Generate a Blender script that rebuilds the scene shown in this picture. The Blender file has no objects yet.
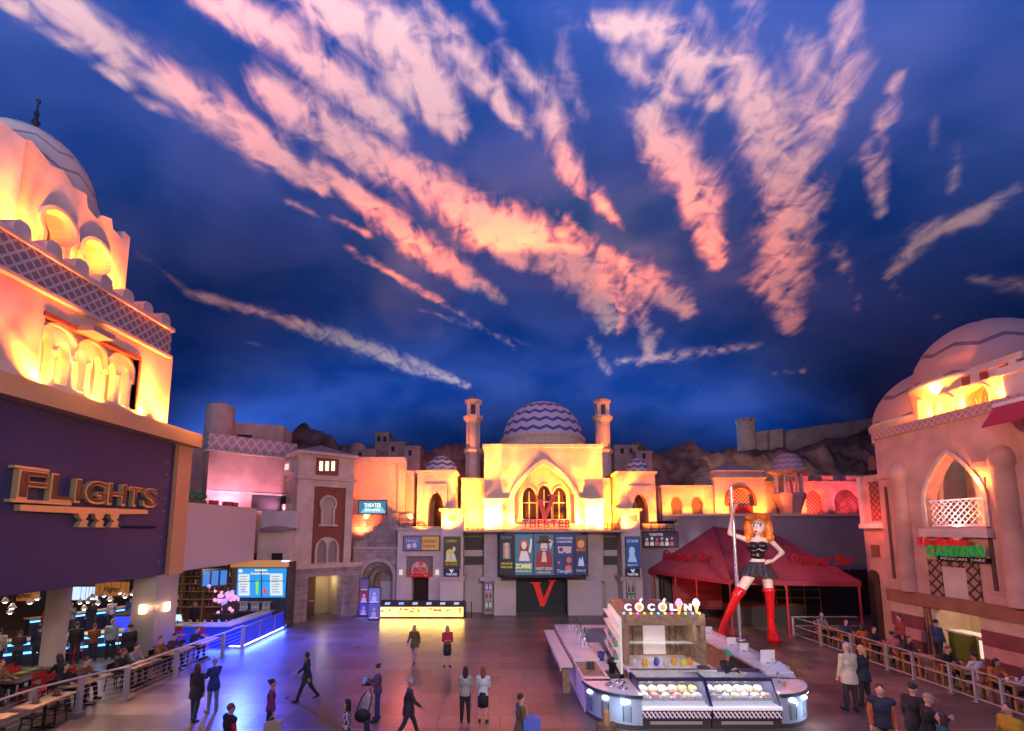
import bpy, math, random
from mathutils import Vector, Matrix
from mathutils.geometry import tessellate_polygon
R = math.radians
PI = math.pi
random.seed(7)
sc = bpy.context.scene
COL = sc.collection

# ------------------------------------------------------------------ camera
FPX, CX, CY, PITCH, EYE = 455.0, 500.0, 476.0, R(6.8), 5.5
cam_data = bpy.data.cameras.new('camera')
cam_data.sensor_width = 36
cam_data.lens = FPX * 36 / 1024
cam_data.shift_x = (512 - CX) / 1024
cam_data.shift_y = (CY - 365.5) / 1024
cam_data.clip_end = 300
cam = bpy.data.objects.new('camera', cam_data)
cam.location = (0, 0, EYE)
cam.rotation_euler = (PI / 2 + PITCH, 0, 0)
COL.objects.link(cam)
sc.camera = cam

# ------------------------------------------------------------------ exposure
sc.view_settings.view_transform = 'Standard'
sc.view_settings.look = 'None'
sc.view_settings.exposure = 0.0
sc.view_settings.gamma = 1.0
sc.view_settings.use_curve_mapping = False
sc.cycles.max_bounces = 6
sc.cycles.diffuse_bounces = 3
sc.cycles.glossy_bounces = 3
sc.cycles.transparent_max_bounces = 8
sc.cycles.sample_clamp_indirect = 6
sc.cycles.caustics_reflective = False
sc.cycles.caustics_refractive = False

# ------------------------------------------------------------------ world: added ambient fill in place of the mall behind, entering at the open end
w = bpy.data.worlds.new('world')
sc.world = w
w.use_nodes = True
w.node_tree.nodes['Background'].inputs[0].default_value = (0.85, 0.56, 0.56, 1)
w.node_tree.nodes['Background'].inputs[1].default_value = 0.30

def aim(o, d):
    o.rotation_euler = Vector(d).to_track_quat('-Z', 'Y').to_euler()

def area(name, loc, d, sx, sy, power, color, spread=180):
    l = bpy.data.lights.new(name, 'AREA')
    l.shape = 'RECTANGLE'; l.size = sx; l.size_y = sy
    l.energy = power; l.color = color; l.spread = R(spread)
    o = bpy.data.objects.new(name, l); o.location = loc; aim(o, d)
    COL.objects.link(o)
    return o

def point(name, loc, power, color, radius=0.1):
    l = bpy.data.lights.new(name, 'POINT')
    l.energy = power; l.color = color; l.shadow_soft_size = radius
    o = bpy.data.objects.new(name, l); o.location = loc
    COL.objects.link(o)
    return o

def spot(name, loc, d, angle, power, color, blend=0.5, radius=0.08, gobo=None):
    """A spotlight; gobo=(scale, low, high, seed) breaks its beam up like a flame-effect projector."""
    l = bpy.data.lights.new(name, 'SPOT')
    l.energy = power*2.2 if gobo else power
    l.color = color; l.spot_size = R(angle); l.spot_blend = blend; l.shadow_soft_size = radius
    o = bpy.data.objects.new(name, l); o.location = loc; aim(o, d)
    COL.objects.link(o)
    if gobo:
        l.use_nodes = True
        nt = l.node_tree
        em = [n for n in nt.nodes if n.type == 'EMISSION'][0]
        tc = nt.nodes.new('ShaderNodeTexCoord')
        mp = nt.nodes.new('ShaderNodeMapping')
        mp.inputs['Location'].default_value = (gobo[3] * 3.7, gobo[3] * 1.3, 0)
        nz = nt.nodes.new('ShaderNodeTexNoise')
        nz.inputs['Scale'].default_value = gobo[0]; nz.inputs['Detail'].default_value = 3
        nz.inputs['Distortion'].default_value = 1.2
        mr = nt.nodes.new('ShaderNodeMapRange')
        mr.inputs[1].default_value = 0.38; mr.inputs[2].default_value = 0.66
        mr.inputs[3].default_value = gobo[1]; mr.inputs[4].default_value = gobo[2]
        nt.links.new(tc.outputs['Normal'], mp.inputs[0])
        nt.links.new(mp.outputs[0], nz.inputs['Vector'])
        nt.links.new(nz.outputs['Fac'], mr.inputs[0])
        nt.links.new(mr.outputs[0], em.inputs['Strength'])
    return o

# large unseen lamps: wash on the painted ceiling, and soft fill added behind the balcony
area('unseen_ceiling_wash', (2, -9, 9.0), (0, 0.40, 1), 44, 8, 26000, (0.76, 0.82, 1.0), 118)  # unseen wash added behind the camera to brighten the vault
area('unseen_ceiling_wash', (-3, 50.5, 12.0), (0, 0.1, 1), 66, 3, 5200, (0.40, 0.62, 0.95))
area('unseen_ceiling_wash', (34, 14, 11.0), (-0.4, 0, 1), 2, 30, 1600, (0.6, 0.75, 1.0))
area('unseen_ceiling_wash', (-32, 16, 12.0), (0.3, 0, 1), 2, 30, 1800, (0.6, 0.75, 1.0))
area('added_gallery_fill', (1, -5, 10.0), (0, 1, -0.42), 26, 3, 1300, (1.0, 0.66, 0.54))  # unseen soft fill added behind the camera for the plaza

spot('added_theater_spot', (4, -1.5, 11), (0, 32, -9), 62, 6500, (1, .80, .70), .6, .6)  # unseen spot added to lift the theatre front
spot('added_facade_spot', (-13.2, 19.0, 13.5), (32.3, -2, -8.5), 58, 17000, (1, .40, .25), .8, .4)  # added warm wash on the cantina facade, no visible fixture
spot('added_facade_spot', (18.6, 19.0, 11.3), (-29.5, 10, -5.5), 50, 6500, (1, .55, .40), .8, .4)  # added warm spot for the brown tower across the plaza

# ------------------------------------------------------------------ pixel <-> place
_f = Vector((0, math.cos(PITCH), math.sin(PITCH)))
_u = Vector((0, -math.sin(PITCH), math.cos(PITCH)))
def ray(px, py):
    return _f + Vector((1, 0, 0)) * ((px - CX) / FPX) + _u * ((CY - py) / FPX)
def ground(px, py, z=0.0):
    d = ray(px, py); t = (z - EYE) / d.z
    return (d.x * t, d.y * t)
def atY(px, py, Y):
    d = ray(px, py); t = Y / d.y
    return Vector((d.x * t, Y, EYE + d.z * t))

class Plane:
    """An upright plane: u runs along it (left to right as seen from the plaza), v is height, o is the offset towards the plaza."""
    def __init__(s, a, b):
        s.o = Vector((a[0], a[1], 0)); s.u = (Vector((b[0], b[1], 0)) - s.o).normalized()
        s.n = s.u.cross(Vector((0, 0, 1)))
    def px(s, x, y, off=0.0):
        d = ray(x, y); c = Vector((0, 0, EYE))
        t = ((s.o + s.n * off) - c).dot(s.n) / d.dot(s.n)
        p = c + d * t
        return ((p - s.o).dot(s.u), p.z)
    def pt(s, u, v, off=0.0):
        return s.o + s.u * u + s.n * off + Vector((0, 0, v))
    def mat(s, u, v, off=0.0):
        m = Matrix((s.u, Vector((0, 0, 1)), s.n)).transposed().to_4x4()
        m.translation = s.pt(u, v, off)
        return m

# ------------------------------------------------------------------ mesh builder
class MB:
    def __init__(s):
        s.v = []; s.f = []; s.m = []; s.sm = []
    def add(s, verts, faces, mi=0, smooth=False):
        k = len(s.v); s.v += [Vector(p) for p in verts]
        s.f += [[i + k for i in f] for f in faces]
        s.m += [mi] * len(faces); s.sm += [smooth] * len(faces)
        return s
    def box(s, x0, x1, y0, y1, z0, z1, mi=0):
        v = [(x0,y0,z0),(x1,y0,z0),(x1,y1,z0),(x0,y1,z0),(x0,y0,z1),(x1,y0,z1),(x1,y1,z1),(x0,y1,z1)]
        return s.add(v, [(3,2,1,0),(4,5,6,7),(0,1,5,4),(1,2,6,5),(2,3,7,6),(3,0,4,7)], mi)
    def obox(s, c, ax, ay, az, mi=0):
        """box about centre c with half-axis vectors"""
        c, ax, ay, az = Vector(c), Vector(ax), Vector(ay), Vector(az)
        v = [c-ax-ay-az, c+ax-ay-az, c+ax+ay-az, c-ax+ay-az, c-ax-ay+az, c+ax-ay+az, c+ax+ay+az, c-ax+ay+az]
        return s.add(v, [(3,2,1,0),(4,5,6,7),(0,1,5,4),(1,2,6,5),(2,3,7,6),(3,0,4,7)], mi)
    def prism(s, pts, z0, z1, mi=0, smooth=False):
        n = len(pts)
        v = [(p[0], p[1], z0) for p in pts] + [(p[0], p[1], z1) for p in pts]
        s.add(v, [list(range(n))[::-1], list(range(n, 2*n))], mi)
        return s.add(v, [(i, (i+1) % n, n + (i+1) % n, n + i) for i in range(n)], mi, smooth)
    def pbox(s, pl, u0, u1, v0, v1, o0, o1, mi=0):
        return s.obox(pl.pt((u0+u1)/2, (v0+v1)/2, (o0+o1)/2), pl.u*(abs(u1-u0)/2), pl.n*(-abs(o1-o0)/2), Vector((0,0,abs(v1-v0)/2)), mi)
    def pxbox(s, pl, x0, y0, x1, y1, o0, o1, mi=0, v0=None):
        """box on a plane: its front face (offset o1) fills the photo's rectangle"""
        a = pl.px((x0+x1)/2 if 0 else x0, (y0+y1)/2, o1); b = pl.px(x1, (y0+y1)/2, o1)
        t = pl.px((x0+x1)/2, y0, o1)[1]; bt = pl.px((x0+x1)/2, y1, o1)[1] if v0 is None else v0
        return s.pbox(pl, a[0], b[0], bt, t, o0, o1, mi)
    def poly(s, pl, outer, holes, o0, o1, mi=0, mside=None):
        """extruded outline with holes on a plane (points are (u, v))"""
        loops = [list(outer)] + [list(h) for h in holes]
        tri = tessellate_polygon([[Vector((p[0], p[1], 0)) for p in l] for l in loops])
        flat = [p for l in loops for p in l]; n = len(flat)
        v = [pl.pt(p[0], p[1], o1) for p in flat] + [pl.pt(p[0], p[1], o0) for p in flat]
        ff = []
        for t in tri:
            a, b, c = t
            area2 = (flat[b][0]-flat[a][0])*(flat[c][1]-flat[a][1]) - (flat[c][0]-flat[a][0])*(flat[b][1]-flat[a][1])
            if abs(area2) < 1e-9: continue
            if area2 < 0: a, b, c = a, c, b
            ff.append((a, b, c)); ff.append((n+c, n+b, n+a))
        s.add(v, ff, mi)
        side = []; k = 0
        for li, l in enumerate(loops):
            m = len(l)
            A = sum(l[i][0]*l[(i+1)%m][1] - l[(i+1)%m][0]*l[i][1] for i in range(m))
            fwd = (A > 0) == (li == 0)
            for i in range(m):
                a, b = k+i, k+(i+1) % m
                side.append((a, n+a, n+b, b) if fwd else (b, n+b, n+a, a))
            k += m
        return s.add(v, side, mi if mside is None else mside)
    def lathe(s, prof, c, seg=24, a0=0.0, a1=2*PI, mi=0, smooth=True, cap=True):
        full = abs(a1-a0-2*PI) < 1e-6
        n = seg if full else seg+1
        v = []
        for r, z in prof:
            for i in range(n):
                a = a0 + (a1-a0)*i/seg
                v.append((c[0]+r*math.cos(a), c[1]+r*math.sin(a), c[2]+z))
        ff = []
        for j in range(len(prof)-1):
            for i in range(seg):
                k = (i+1) % n
                ff.append((j*n+i, j*n+k, (j+1)*n+k, (j+1)*n+i))
        s.add(v, ff, mi, smooth)
        if cap and full:
            q = []
            if prof[0][0] > 1e-4: q.append([i for i in range(n)][::-1])
            if prof[-1][0] > 1e-4: q.append([(len(prof)-1)*n+i for i in range(n)])
            if q: s.add(v, q, mi)
        return s
    def tube(s, path, rad, seg=6, mi=0, smooth=True, closed=False):
        P = [Vector(p) for p in path]; n = len(P)
        rr = rad if isinstance(rad, (list, tuple)) else [rad]*n
        v = []; ref = None
        for i, p in enumerate(P):
            if closed: t = (P[(i+1) % n]-P[i-1]).normalized()
            else: t = (P[min(i+1, n-1)]-P[max(i-1, 0)]).normalized()
            if ref is None or abs(ref.dot(t)) > 0.98:
                ref = Vector((0,0,1)) if abs(t.z) < 0.9 else Vector((1,0,0))
            a = (ref - t*ref.dot(t)).normalized(); b = t.cross(a); ref = a
            for k in range(seg):
                q = 2*PI*k/seg
                v.append(p + (a*math.cos(q) + b*math.sin(q))*rr[i])
        ff = []
        for i in range(n if closed else n-1):
            j = (i+1) % n
            for k in range(seg):
                l = (k+1) % seg
                ff.append((i*seg+k, i*seg+l, j*seg+l, j*seg+k))
        s.add(v, ff, mi, smooth)
        if not closed:
            s.add(v, [list(range(seg))[::-1], [(n-1)*seg+k for k in range(seg)]], mi)
        return s
    def ball(s, c, rx, ry=None, rz=None, seg=12, rings=8, mi=0, rot=None):
        ry = rx if ry is None else ry; rz = rx if rz is None else rz
        v = []; c = Vector(c)
        for j in range(1, rings):
            th = PI*j/rings
            for i in range(seg):
                a = 2*PI*i/seg
                v.append(Vector((rx*math.sin(th)*math.cos(a), ry*math.sin(th)*math.sin(a), rz*math.cos(th))))
        v += [Vector((0,0,rz)), Vector((0,0,-rz))]
        if rot is not None: v = [rot @ p for p in v]
        v = [p + c for p in v]
        ff = []
        for j in range(rings-2):
            for i in range(seg):
                k = (i+1) % seg
                ff.append((j*seg+i, (j+1)*seg+i, (j+1)*seg+k, j*seg+k))
        t, b = len(v)-2, len(v)-1
        for i in range(seg):
            k = (i+1) % seg
            ff.append((t, i, k)); ff.append((b, (rings-2)*seg+k, (rings-2)*seg+i))
        return s.add(v, ff, mi, True)
    def mesh_data(s, me, M4, mi=0):
        return s.add([M4 @ v.co for v in me.vertices], [list(p.vertices) for p in me.polygons], mi)
    def build(s, name, mats, parent=None, loc=None):
        """link as ONE object; parts are stored about their thing's base, single-mesh things about loc"""
        if not isinstance(mats, (list, tuple)): mats = [mats]
        org = ORIGIN.get(parent.name_full, Vector()) if parent is not None else Vector(loc or (0,0,0))
        me = bpy.data.meshes.new(name)
        me.from_pydata([tuple(p - org) for p in s.v], [], s.f)
        for m in mats: me.materials.append(m)
        if len(mats) > 1: me.polygons.foreach_set('material_index', s.m)
        me.polygons.foreach_set('use_smooth', s.sm)
        me.update()
        o = bpy.data.objects.new(name, me); COL.objects.link(o)
        if parent is not None: o.parent = parent
        else: o.location = org
        ORIGIN[o.name_full] = org
        return o
ORIGIN = {}
LABELS = {}

def tag(o, label=None, cat=None, group=None, kind=None):
    if label: o['label'] = label
    if cat: o['category'] = cat
    if group: o['group'] = group
    if kind: o['kind'] = kind
    return o
def thing(name, label, cat, loc=(0,0,0), rz=0.0, group=None, local=False):
    o = bpy.data.objects.new(name, None); COL.objects.link(o)
    o.empty_display_size = 0.2
    o.location = loc; o.rotation_euler = (0, 0, rz)
    ORIGIN[o.name_full] = Vector() if (local or rz) else Vector(loc)
    return tag(o, label, cat, group)
def struct(o):
    o['kind'] = 'structure'
    return o
def dup(root, loc, rz=None, label=None, group=None, mats=None):
    def cp(o, par):
        c = o.copy(); COL.objects.link(c)
        if par is not None: c.parent = par
        for ch in o.children: cp(ch, c)
        return c
    r = cp(root, None)
    r.location = loc
    if rz is not None: r.rotation_euler = (0, 0, rz)
    if label: r['label'] = label
    if group: r['group'] = group
    return r

_fonts = {}
def text_mesh(body, size, extrude=0.02, shear=0.0, align='CENTER', bold=0.0, space=1.0):
    c = bpy.data.curves.new('txt', 'FONT')
    c.body = body; c.size = size; c.extrude = extrude; c.shear = shear; c.align_x = align
    c.offset = bold; c.space_character = space; c.resolution_u = 3
    o = bpy.data.objects.new('txt', c); COL.objects.link(o)
    dg = bpy.context.evaluated_depsgraph_get(); dg.update()
    me = bpy.data.meshes.new_from_object(o.evaluated_get(dg))
    bpy.data.objects.remove(o); bpy.data.curves.remove(c)
    return me
def text_on(mb, pl, body, u, v, off, size, width=None, mi=0, **k):
    me = text_mesh(body, size, **k)
    xs = [q.co.x for q in me.vertices]
    M4 = pl.mat(u, v, off)
    if width and xs:
        M4 = M4 @ Matrix.Diagonal((width / (max(xs) - min(xs)), 1, 1, 1))
    mb.mesh_data(me, M4, mi)
    bpy.data.meshes.remove(me)

# ------------------------------------------------------------------ outline helpers (u, v)
def rect(a, b, c, d): return [(a, c), (b, c), (b, d), (a, d)]
def lancet(u0, u1, v0, v1, spring=0.55, n=8):
    """pointed arch opening: width u0..u1, foot v0, apex v1"""
    m = (u0+u1)/2; hw = (u1-u0)/2; vs = v0 + (v1-v0)*spring; p = [(u0, v0), (u1, v0), (u1, vs)]
    for i in range(1, n): 
        t = i/n; p.append((m + hw*math.cos(t*PI/2)**0.9*(1-0.0*t), vs + (v1-vs)*(math.sin(t*PI/2)**1.0*0.85 + 0.15*t)))
    p.append((m, v1))
    q = [(2*m - x, y) for x, y in p[2:-1]][::-1]
    return p + q
def ogee(u0, u1, v0, v1, spring=0.35, n=10):
    m = (u0+u1)/2; hw = (u1-u0)/2; vs = v0 + (v1-v0)*spring
    p = [(u0, v0), (u1, v0), (u1, vs)]
    for i in range(1, n):
        t = i/n
        # two-centred pointed arch with a slight tip
        p.append((m + hw*(1-t**1.7)*(1-0.06*math.sin(PI*t)), vs + (v1-vs)*t**0.92))
    p.append((m, v1))
    q = [(2*m - x, y) for x, y in p[2:-1]][::-1]
    return p + q
def round_arch(u0, u1, v0, vtop, n=12):
    m = (u0+u1)/2; hw = (u1-u0)/2; vs = vtop - hw
    if vs < v0: vs = v0
    return [(u0, v0), (u1, v0)] + [(m + hw*math.cos(PI*i/n), vs + (vtop-vs)*math.sin(PI*i/n)) for i in range(n+1)]
def horseshoe(u0, u1, v0, vtop, n=16):
    """horseshoe arch: a circle wider than the legs"""
    m = (u0+u1)/2; r = (u1-u0)/2; c = vtop - r; leg = r*0.72; a = math.acos(0.72)
    return [(m-leg, v0), (m+leg, v0)] + [(m + r*math.cos(-a + (PI+2*a)*i/n), c + r*math.sin(-a + (PI+2*a)*i/n)) for i in range(n+1)]
def ribbon(pts, wd):
    """closed band following an open polyline, wd wide outwards (to its right-hand side)"""
    out = []
    n = len(pts)
    for i, p in enumerate(pts):
        a = pts[max(i-1, 0)]; b = pts[min(i+1, n-1)]
        dx, dy = b[0]-a[0], b[1]-a[1]; l = math.hypot(dx, dy) or 1
        out.append((p[0] + dy/l*wd, p[1] - dx/l*wd))
    return list(pts) + out[::-1]
# ------------------------------------------------------------------ materials
def M(name, c, rough=0.65, metal=0.0, noise=0.0, nscale=3.0, bump=0.0, bscale=20.0, emit=None, es=0.0, brick=None, alpha=None, spec=None, c2=None):
    m = bpy.data.materials.new(name); m.use_nodes = True
    nt = m.node_tree; b = nt.nodes['Principled BSDF']; L = nt.links.new
    b.inputs['Base Color'].default_value = (*c, 1)
    b.inputs['Roughness'].default_value = rough; b.inputs['Metallic'].default_value = metal
    if spec is not None: b.inputs['Specular IOR Level'].default_value = spec
    if alpha is not None: b.inputs['Alpha'].default_value = alpha
    if emit: 
        b.inputs['Emission Color'].default_value = (*emit, 1); b.inputs['Emission Strength'].default_value = es
    if noise or bump or brick:
        tc = nt.nodes.new('ShaderNodeTexCoord')
    colout = None
    if noise:
        nz = nt.nodes.new('ShaderNodeTexNoise'); nz.inputs['Scale'].default_value = nscale; nz.inputs['Detail'].default_value = 6
        L(tc.outputs['Object'], nz.inputs['Vector'])
        mx = nt.nodes.new('ShaderNodeMix'); mx.data_type = 'RGBA'
        lo = c2 or tuple(x*(1-noise) for x in c)
        hi = tuple(min(1, x*(1+noise*0.5)) for x in c)
        mx.inputs[6].default_value = (*lo, 1); mx.inputs[7].default_value = (*hi, 1)
        mr = nt.nodes.new('ShaderNodeMapRange'); mr.inputs[1].default_value = 0.3; mr.inputs[2].default_value = 0.7
        L(nz.outputs['Fac'], mr.inputs[0]); L(mr.outputs[0], mx.inputs[0])
        colout = mx.outputs[2]
    if brick:
        bw, bh, mort, dark = brick
        sp = nt.nodes.new('ShaderNodeSeparateXYZ'); L(tc.outputs['Object'], sp.inputs[0])
        ad = nt.nodes.new('ShaderNodeMath'); L(sp.outputs[0], ad.inputs[0]); L(sp.outputs[1], ad.inputs[1])
        cb = nt.nodes.new('ShaderNodeCombineXYZ'); L(ad.outputs[0], cb.inputs[0]); L(sp.outputs[2], cb.inputs[1])
        bt = nt.nodes.new('ShaderNodeTexBrick'); bt.inputs['Scale'].default_value = 1
        bt.inputs['Brick Width'].default_value = bw; bt.inputs['Row Height'].default_value = bh; bt.inputs['Mortar Size'].default_value = mort
        bt.inputs['Mortar Smooth'].default_value = 0.3
        bt.inputs['Color1'].default_value = (1,1,1,1); bt.inputs['Color2'].default_value = (0.8,0.8,0.8,1); bt.inputs['Mortar'].default_value = (dark,dark,dark,1)
        L(cb.outputs[0], bt.inputs['Vector'])
        m2 = nt.nodes.new('ShaderNodeMix'); m2.data_type = 'RGBA'; m2.blend_type = 'MULTIPLY'; m2.inputs[0].default_value = 1
        if colout: L(colout, m2.inputs[6])
        else: m2.inputs[6].default_value = (*c, 1)
        L(bt.outputs['Color'], m2.inputs[7]); colout = m2.outputs[2]
    if colout: L(colout, b.inputs['Base Color'])
    if bump:
        n2 = nt.nodes.new('ShaderNodeTexNoise'); n2.inputs['Scale'].default_value = bscale; n2.inputs['Detail'].default_value = 4
        L(tc.outputs['Object'], n2.inputs['Vector'])
        bp = nt.nodes.new('ShaderNodeBump'); bp.inputs['Strength'].default_value = bump; bp.inputs['Distance'].default_value = 0.05
        L(n2.outputs['Fac'], bp.inputs['Height']); L(bp.outputs[0], b.inputs['Normal'])
    return m
def glow(name, c, s, base=(0.02,0.02,0.02)):
    return M(name, base, 0.4, emit=c, es=s)
def glass(name, c=(0.8,0.9,1.0), a=0.25, rough=0.05):
    return M(name, c, rough, alpha=a)
def chevron(name, centre, c1, c2, n=10, freq=1.6, amp=0.22, duty=0.42):
    """zigzag bands round a dome about its own centre"""
    m = M(name, c1, 0.6); nt = m.node_tree; L = nt.links.new; b = nt.nodes['Principled BSDF']
    def math_(op, a, bb=None, val=None):
        k = nt.nodes.new('ShaderNodeMath'); k.operation = op
        L(a, k.inputs[0])
        if bb is not None: L(bb, k.inputs[1])
        elif val is not None: k.inputs[1].default_value = val
        return k.outputs[0]
    tc = nt.nodes.new('ShaderNodeTexCoord'); mp = nt.nodes.new('ShaderNodeMapping')
    mp.inputs['Location'].default_value = (-centre[0], -centre[1], -centre[2]); L(tc.outputs['Object'], mp.inputs[0])
    sp = nt.nodes.new('ShaderNodeSeparateXYZ'); L(mp.outputs[0], sp.inputs[0])
    ang = math_('ARCTAN2', sp.outputs[1], sp.outputs[0])
    tri = math_('PINGPONG', math_('MULTIPLY', ang, val=n / PI), val=1.0)
    h = math_('MULTIPLY', math_('ADD', sp.outputs[2], math_('MULTIPLY', tri, val=amp)), val=freq)
    band = math_('LESS_THAN', math_('FRACT', h), val=duty)
    mx = nt.nodes.new('ShaderNodeMix'); mx.data_type = 'RGBA'
    mx.inputs[6].default_value = (*c1, 1); mx.inputs[7].default_value = (*c2, 1)
    L(band, mx.inputs[0]); L(mx.outputs[2], b.inputs['Base Color'])
    return m

STUCCO = M('stucco_sand', (0.62, 0.47, 0.37), 0.8, noise=0.25, nscale=1.2, bump=0.25)
STUCCO_P = M('stucco_pale', (0.66, 0.54, 0.47), 0.8, noise=0.2, nscale=1.0, bump=0.2)
STUCCO_PINK = M('stucco_pink', (0.56, 0.34, 0.27), 0.8, noise=0.25, nscale=1.0, bump=0.25)
STUCCO_W = M('panel_cream', (0.68, 0.60, 0.52), 0.6, noise=0.08, nscale=0.7)
STONE = M('stone_block', (0.42, 0.31, 0.28), 0.85, noise=0.3, nscale=2.0, bump=0.4, brick=(0.9, 0.42, 0.02, 0.55))
STONE_L = M('stone_light', (0.52, 0.40, 0.34), 0.85, noise=0.3, nscale=2.0, bump=0.4, brick=(0.8, 0.4, 0.02, 0.6))
TRIM = M('moulding_sand', (0.60, 0.46, 0.37), 0.75, noise=0.2, nscale=3, bump=0.15)
GREYWALL = M('grey_wall', (0.26, 0.23, 0.25), 0.8, noise=0.12, nscale=0.6, bump=0.1)
RUST = M('rust_panel', (0.25, 0.07, 0.04), 0.75, noise=0.2, nscale=2)
WOOD = M('warm_wood', (0.32, 0.17, 0.08), 0.5, noise=0.35, nscale=4)
PALEWOOD = M('pale_wood', (0.45, 0.30, 0.17), 0.5, noise=0.3, nscale=5)
DARK = M('dark_interior', (0.012, 0.010, 0.012), 0.7)
BLACK = M('black_metal', (0.02, 0.02, 0.022), 0.4, metal=0.5)
CHAR = M('charcoal_panel', (0.05, 0.045, 0.05), 0.5)
STEEL = M('brushed_steel', (0.55, 0.54, 0.56), 0.35, metal=0.9)
GREYPOST = M('grey_painted_metal', (0.36, 0.34, 0.36), 0.5)
WHITE = M('white_paint', (0.75, 0.73, 0.73), 0.5)
RED = M('red_paint', (0.62, 0.02, 0.03), 0.35)
DGLASS = M('dark_window_glass', (0.02, 0.018, 0.02), 0.08)
LGLASS = M('lancet_glass', (.012, .008, .008), .5, spec=.2)
NAVY = M('navy_panel', (0.020, 0.028, 0.115), 0.55, noise=0.06, nscale=0.4)
GOLD = M('brass_gold', (0.72, 0.55, 0.26), 0.35, metal=0.55)
COPPER = M('copper_band', (0.62, 0.33, 0.15), 0.4, metal=0.15)
ROCK = M('hill_rock', (0.21, 0.12, 0.09), 0.95, noise=0.8, nscale=0.6, bump=1.0, bscale=1.2)
ROCKWALL = M('castle_stone', (0.34, 0.26, 0.24), 0.9, noise=0.3, nscale=1.0, bump=0.3)
MARBLE = M('white_marble', (0.70, 0.66, 0.66), 0.2, noise=0.25, nscale=1.6)

# ------------------------------------------------------------------ floor
def floor_material():
    m = M('floor_tiles', (0.2, 0.15, 0.14), 0.25); nt = m.node_tree; L = nt.links.new; b = nt.nodes['Principled BSDF']
    tc = nt.nodes.new('ShaderNodeTexCoord')
    bt = nt.nodes.new('ShaderNodeTexBrick'); bt.inputs['Scale'].default_value = 1
    bt.inputs['Brick Width'].default_value = 1.8; bt.inputs['Row Height'].default_value = 0.9; bt.inputs['Mortar Size'].default_value = 0.012
    bt.offset = 0.5
    bt.inputs['Color1'].default_value = (0.205, 0.138, 0.11, 1); bt.inputs['Color2'].default_value = (0.085, 0.056, 0.048, 1); bt.inputs['Mortar'].default_value = (0.05, 0.04, 0.04, 1)
    bt.inputs['Bias'].default_value = -0.1
    L(tc.outputs['Object'], bt.inputs['Vector'])
    nz = nt.nodes.new('ShaderNodeTexNoise'); nz.inputs['Scale'].default_value = 1.1; nz.inputs['Detail'].default_value = 6
    L(tc.outputs['Object'], nz.inputs['Vector'])
    mx = nt.nodes.new('ShaderNodeMix'); mx.data_type = 'RGBA'; mx.blend_type = 'OVERLAY'; mx.inputs[0].default_value = 0.55
    L(bt.outputs['Color'], mx.inputs[6]); L(nz.outputs['Fac'], mx.inputs[7]); L(mx.outputs[2], b.inputs['Base Color'])
    mr = nt.nodes.new('ShaderNodeMapRange'); mr.inputs[3].default_value = 0.22; mr.inputs[4].default_value = 0.42
    L(nz.outputs['Fac'], mr.inputs[0]); L(mr.outputs[0], b.inputs['Roughness'])
    bp = nt.nodes.new('ShaderNodeBump'); bp.inputs['Strength'].default_value = 0.25; bp.inputs['Distance'].default_value = 0.01
    L(bt.outputs['Fac'], bp.inputs['Height']); bp.invert = True; L(bp.outputs[0], b.inputs['Normal'])
    return m
fl = MB(); fl.box(-60, 60, -3, 80, -0.4, 0.0)
struct(fl.build('floor', floor_material()))

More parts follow.
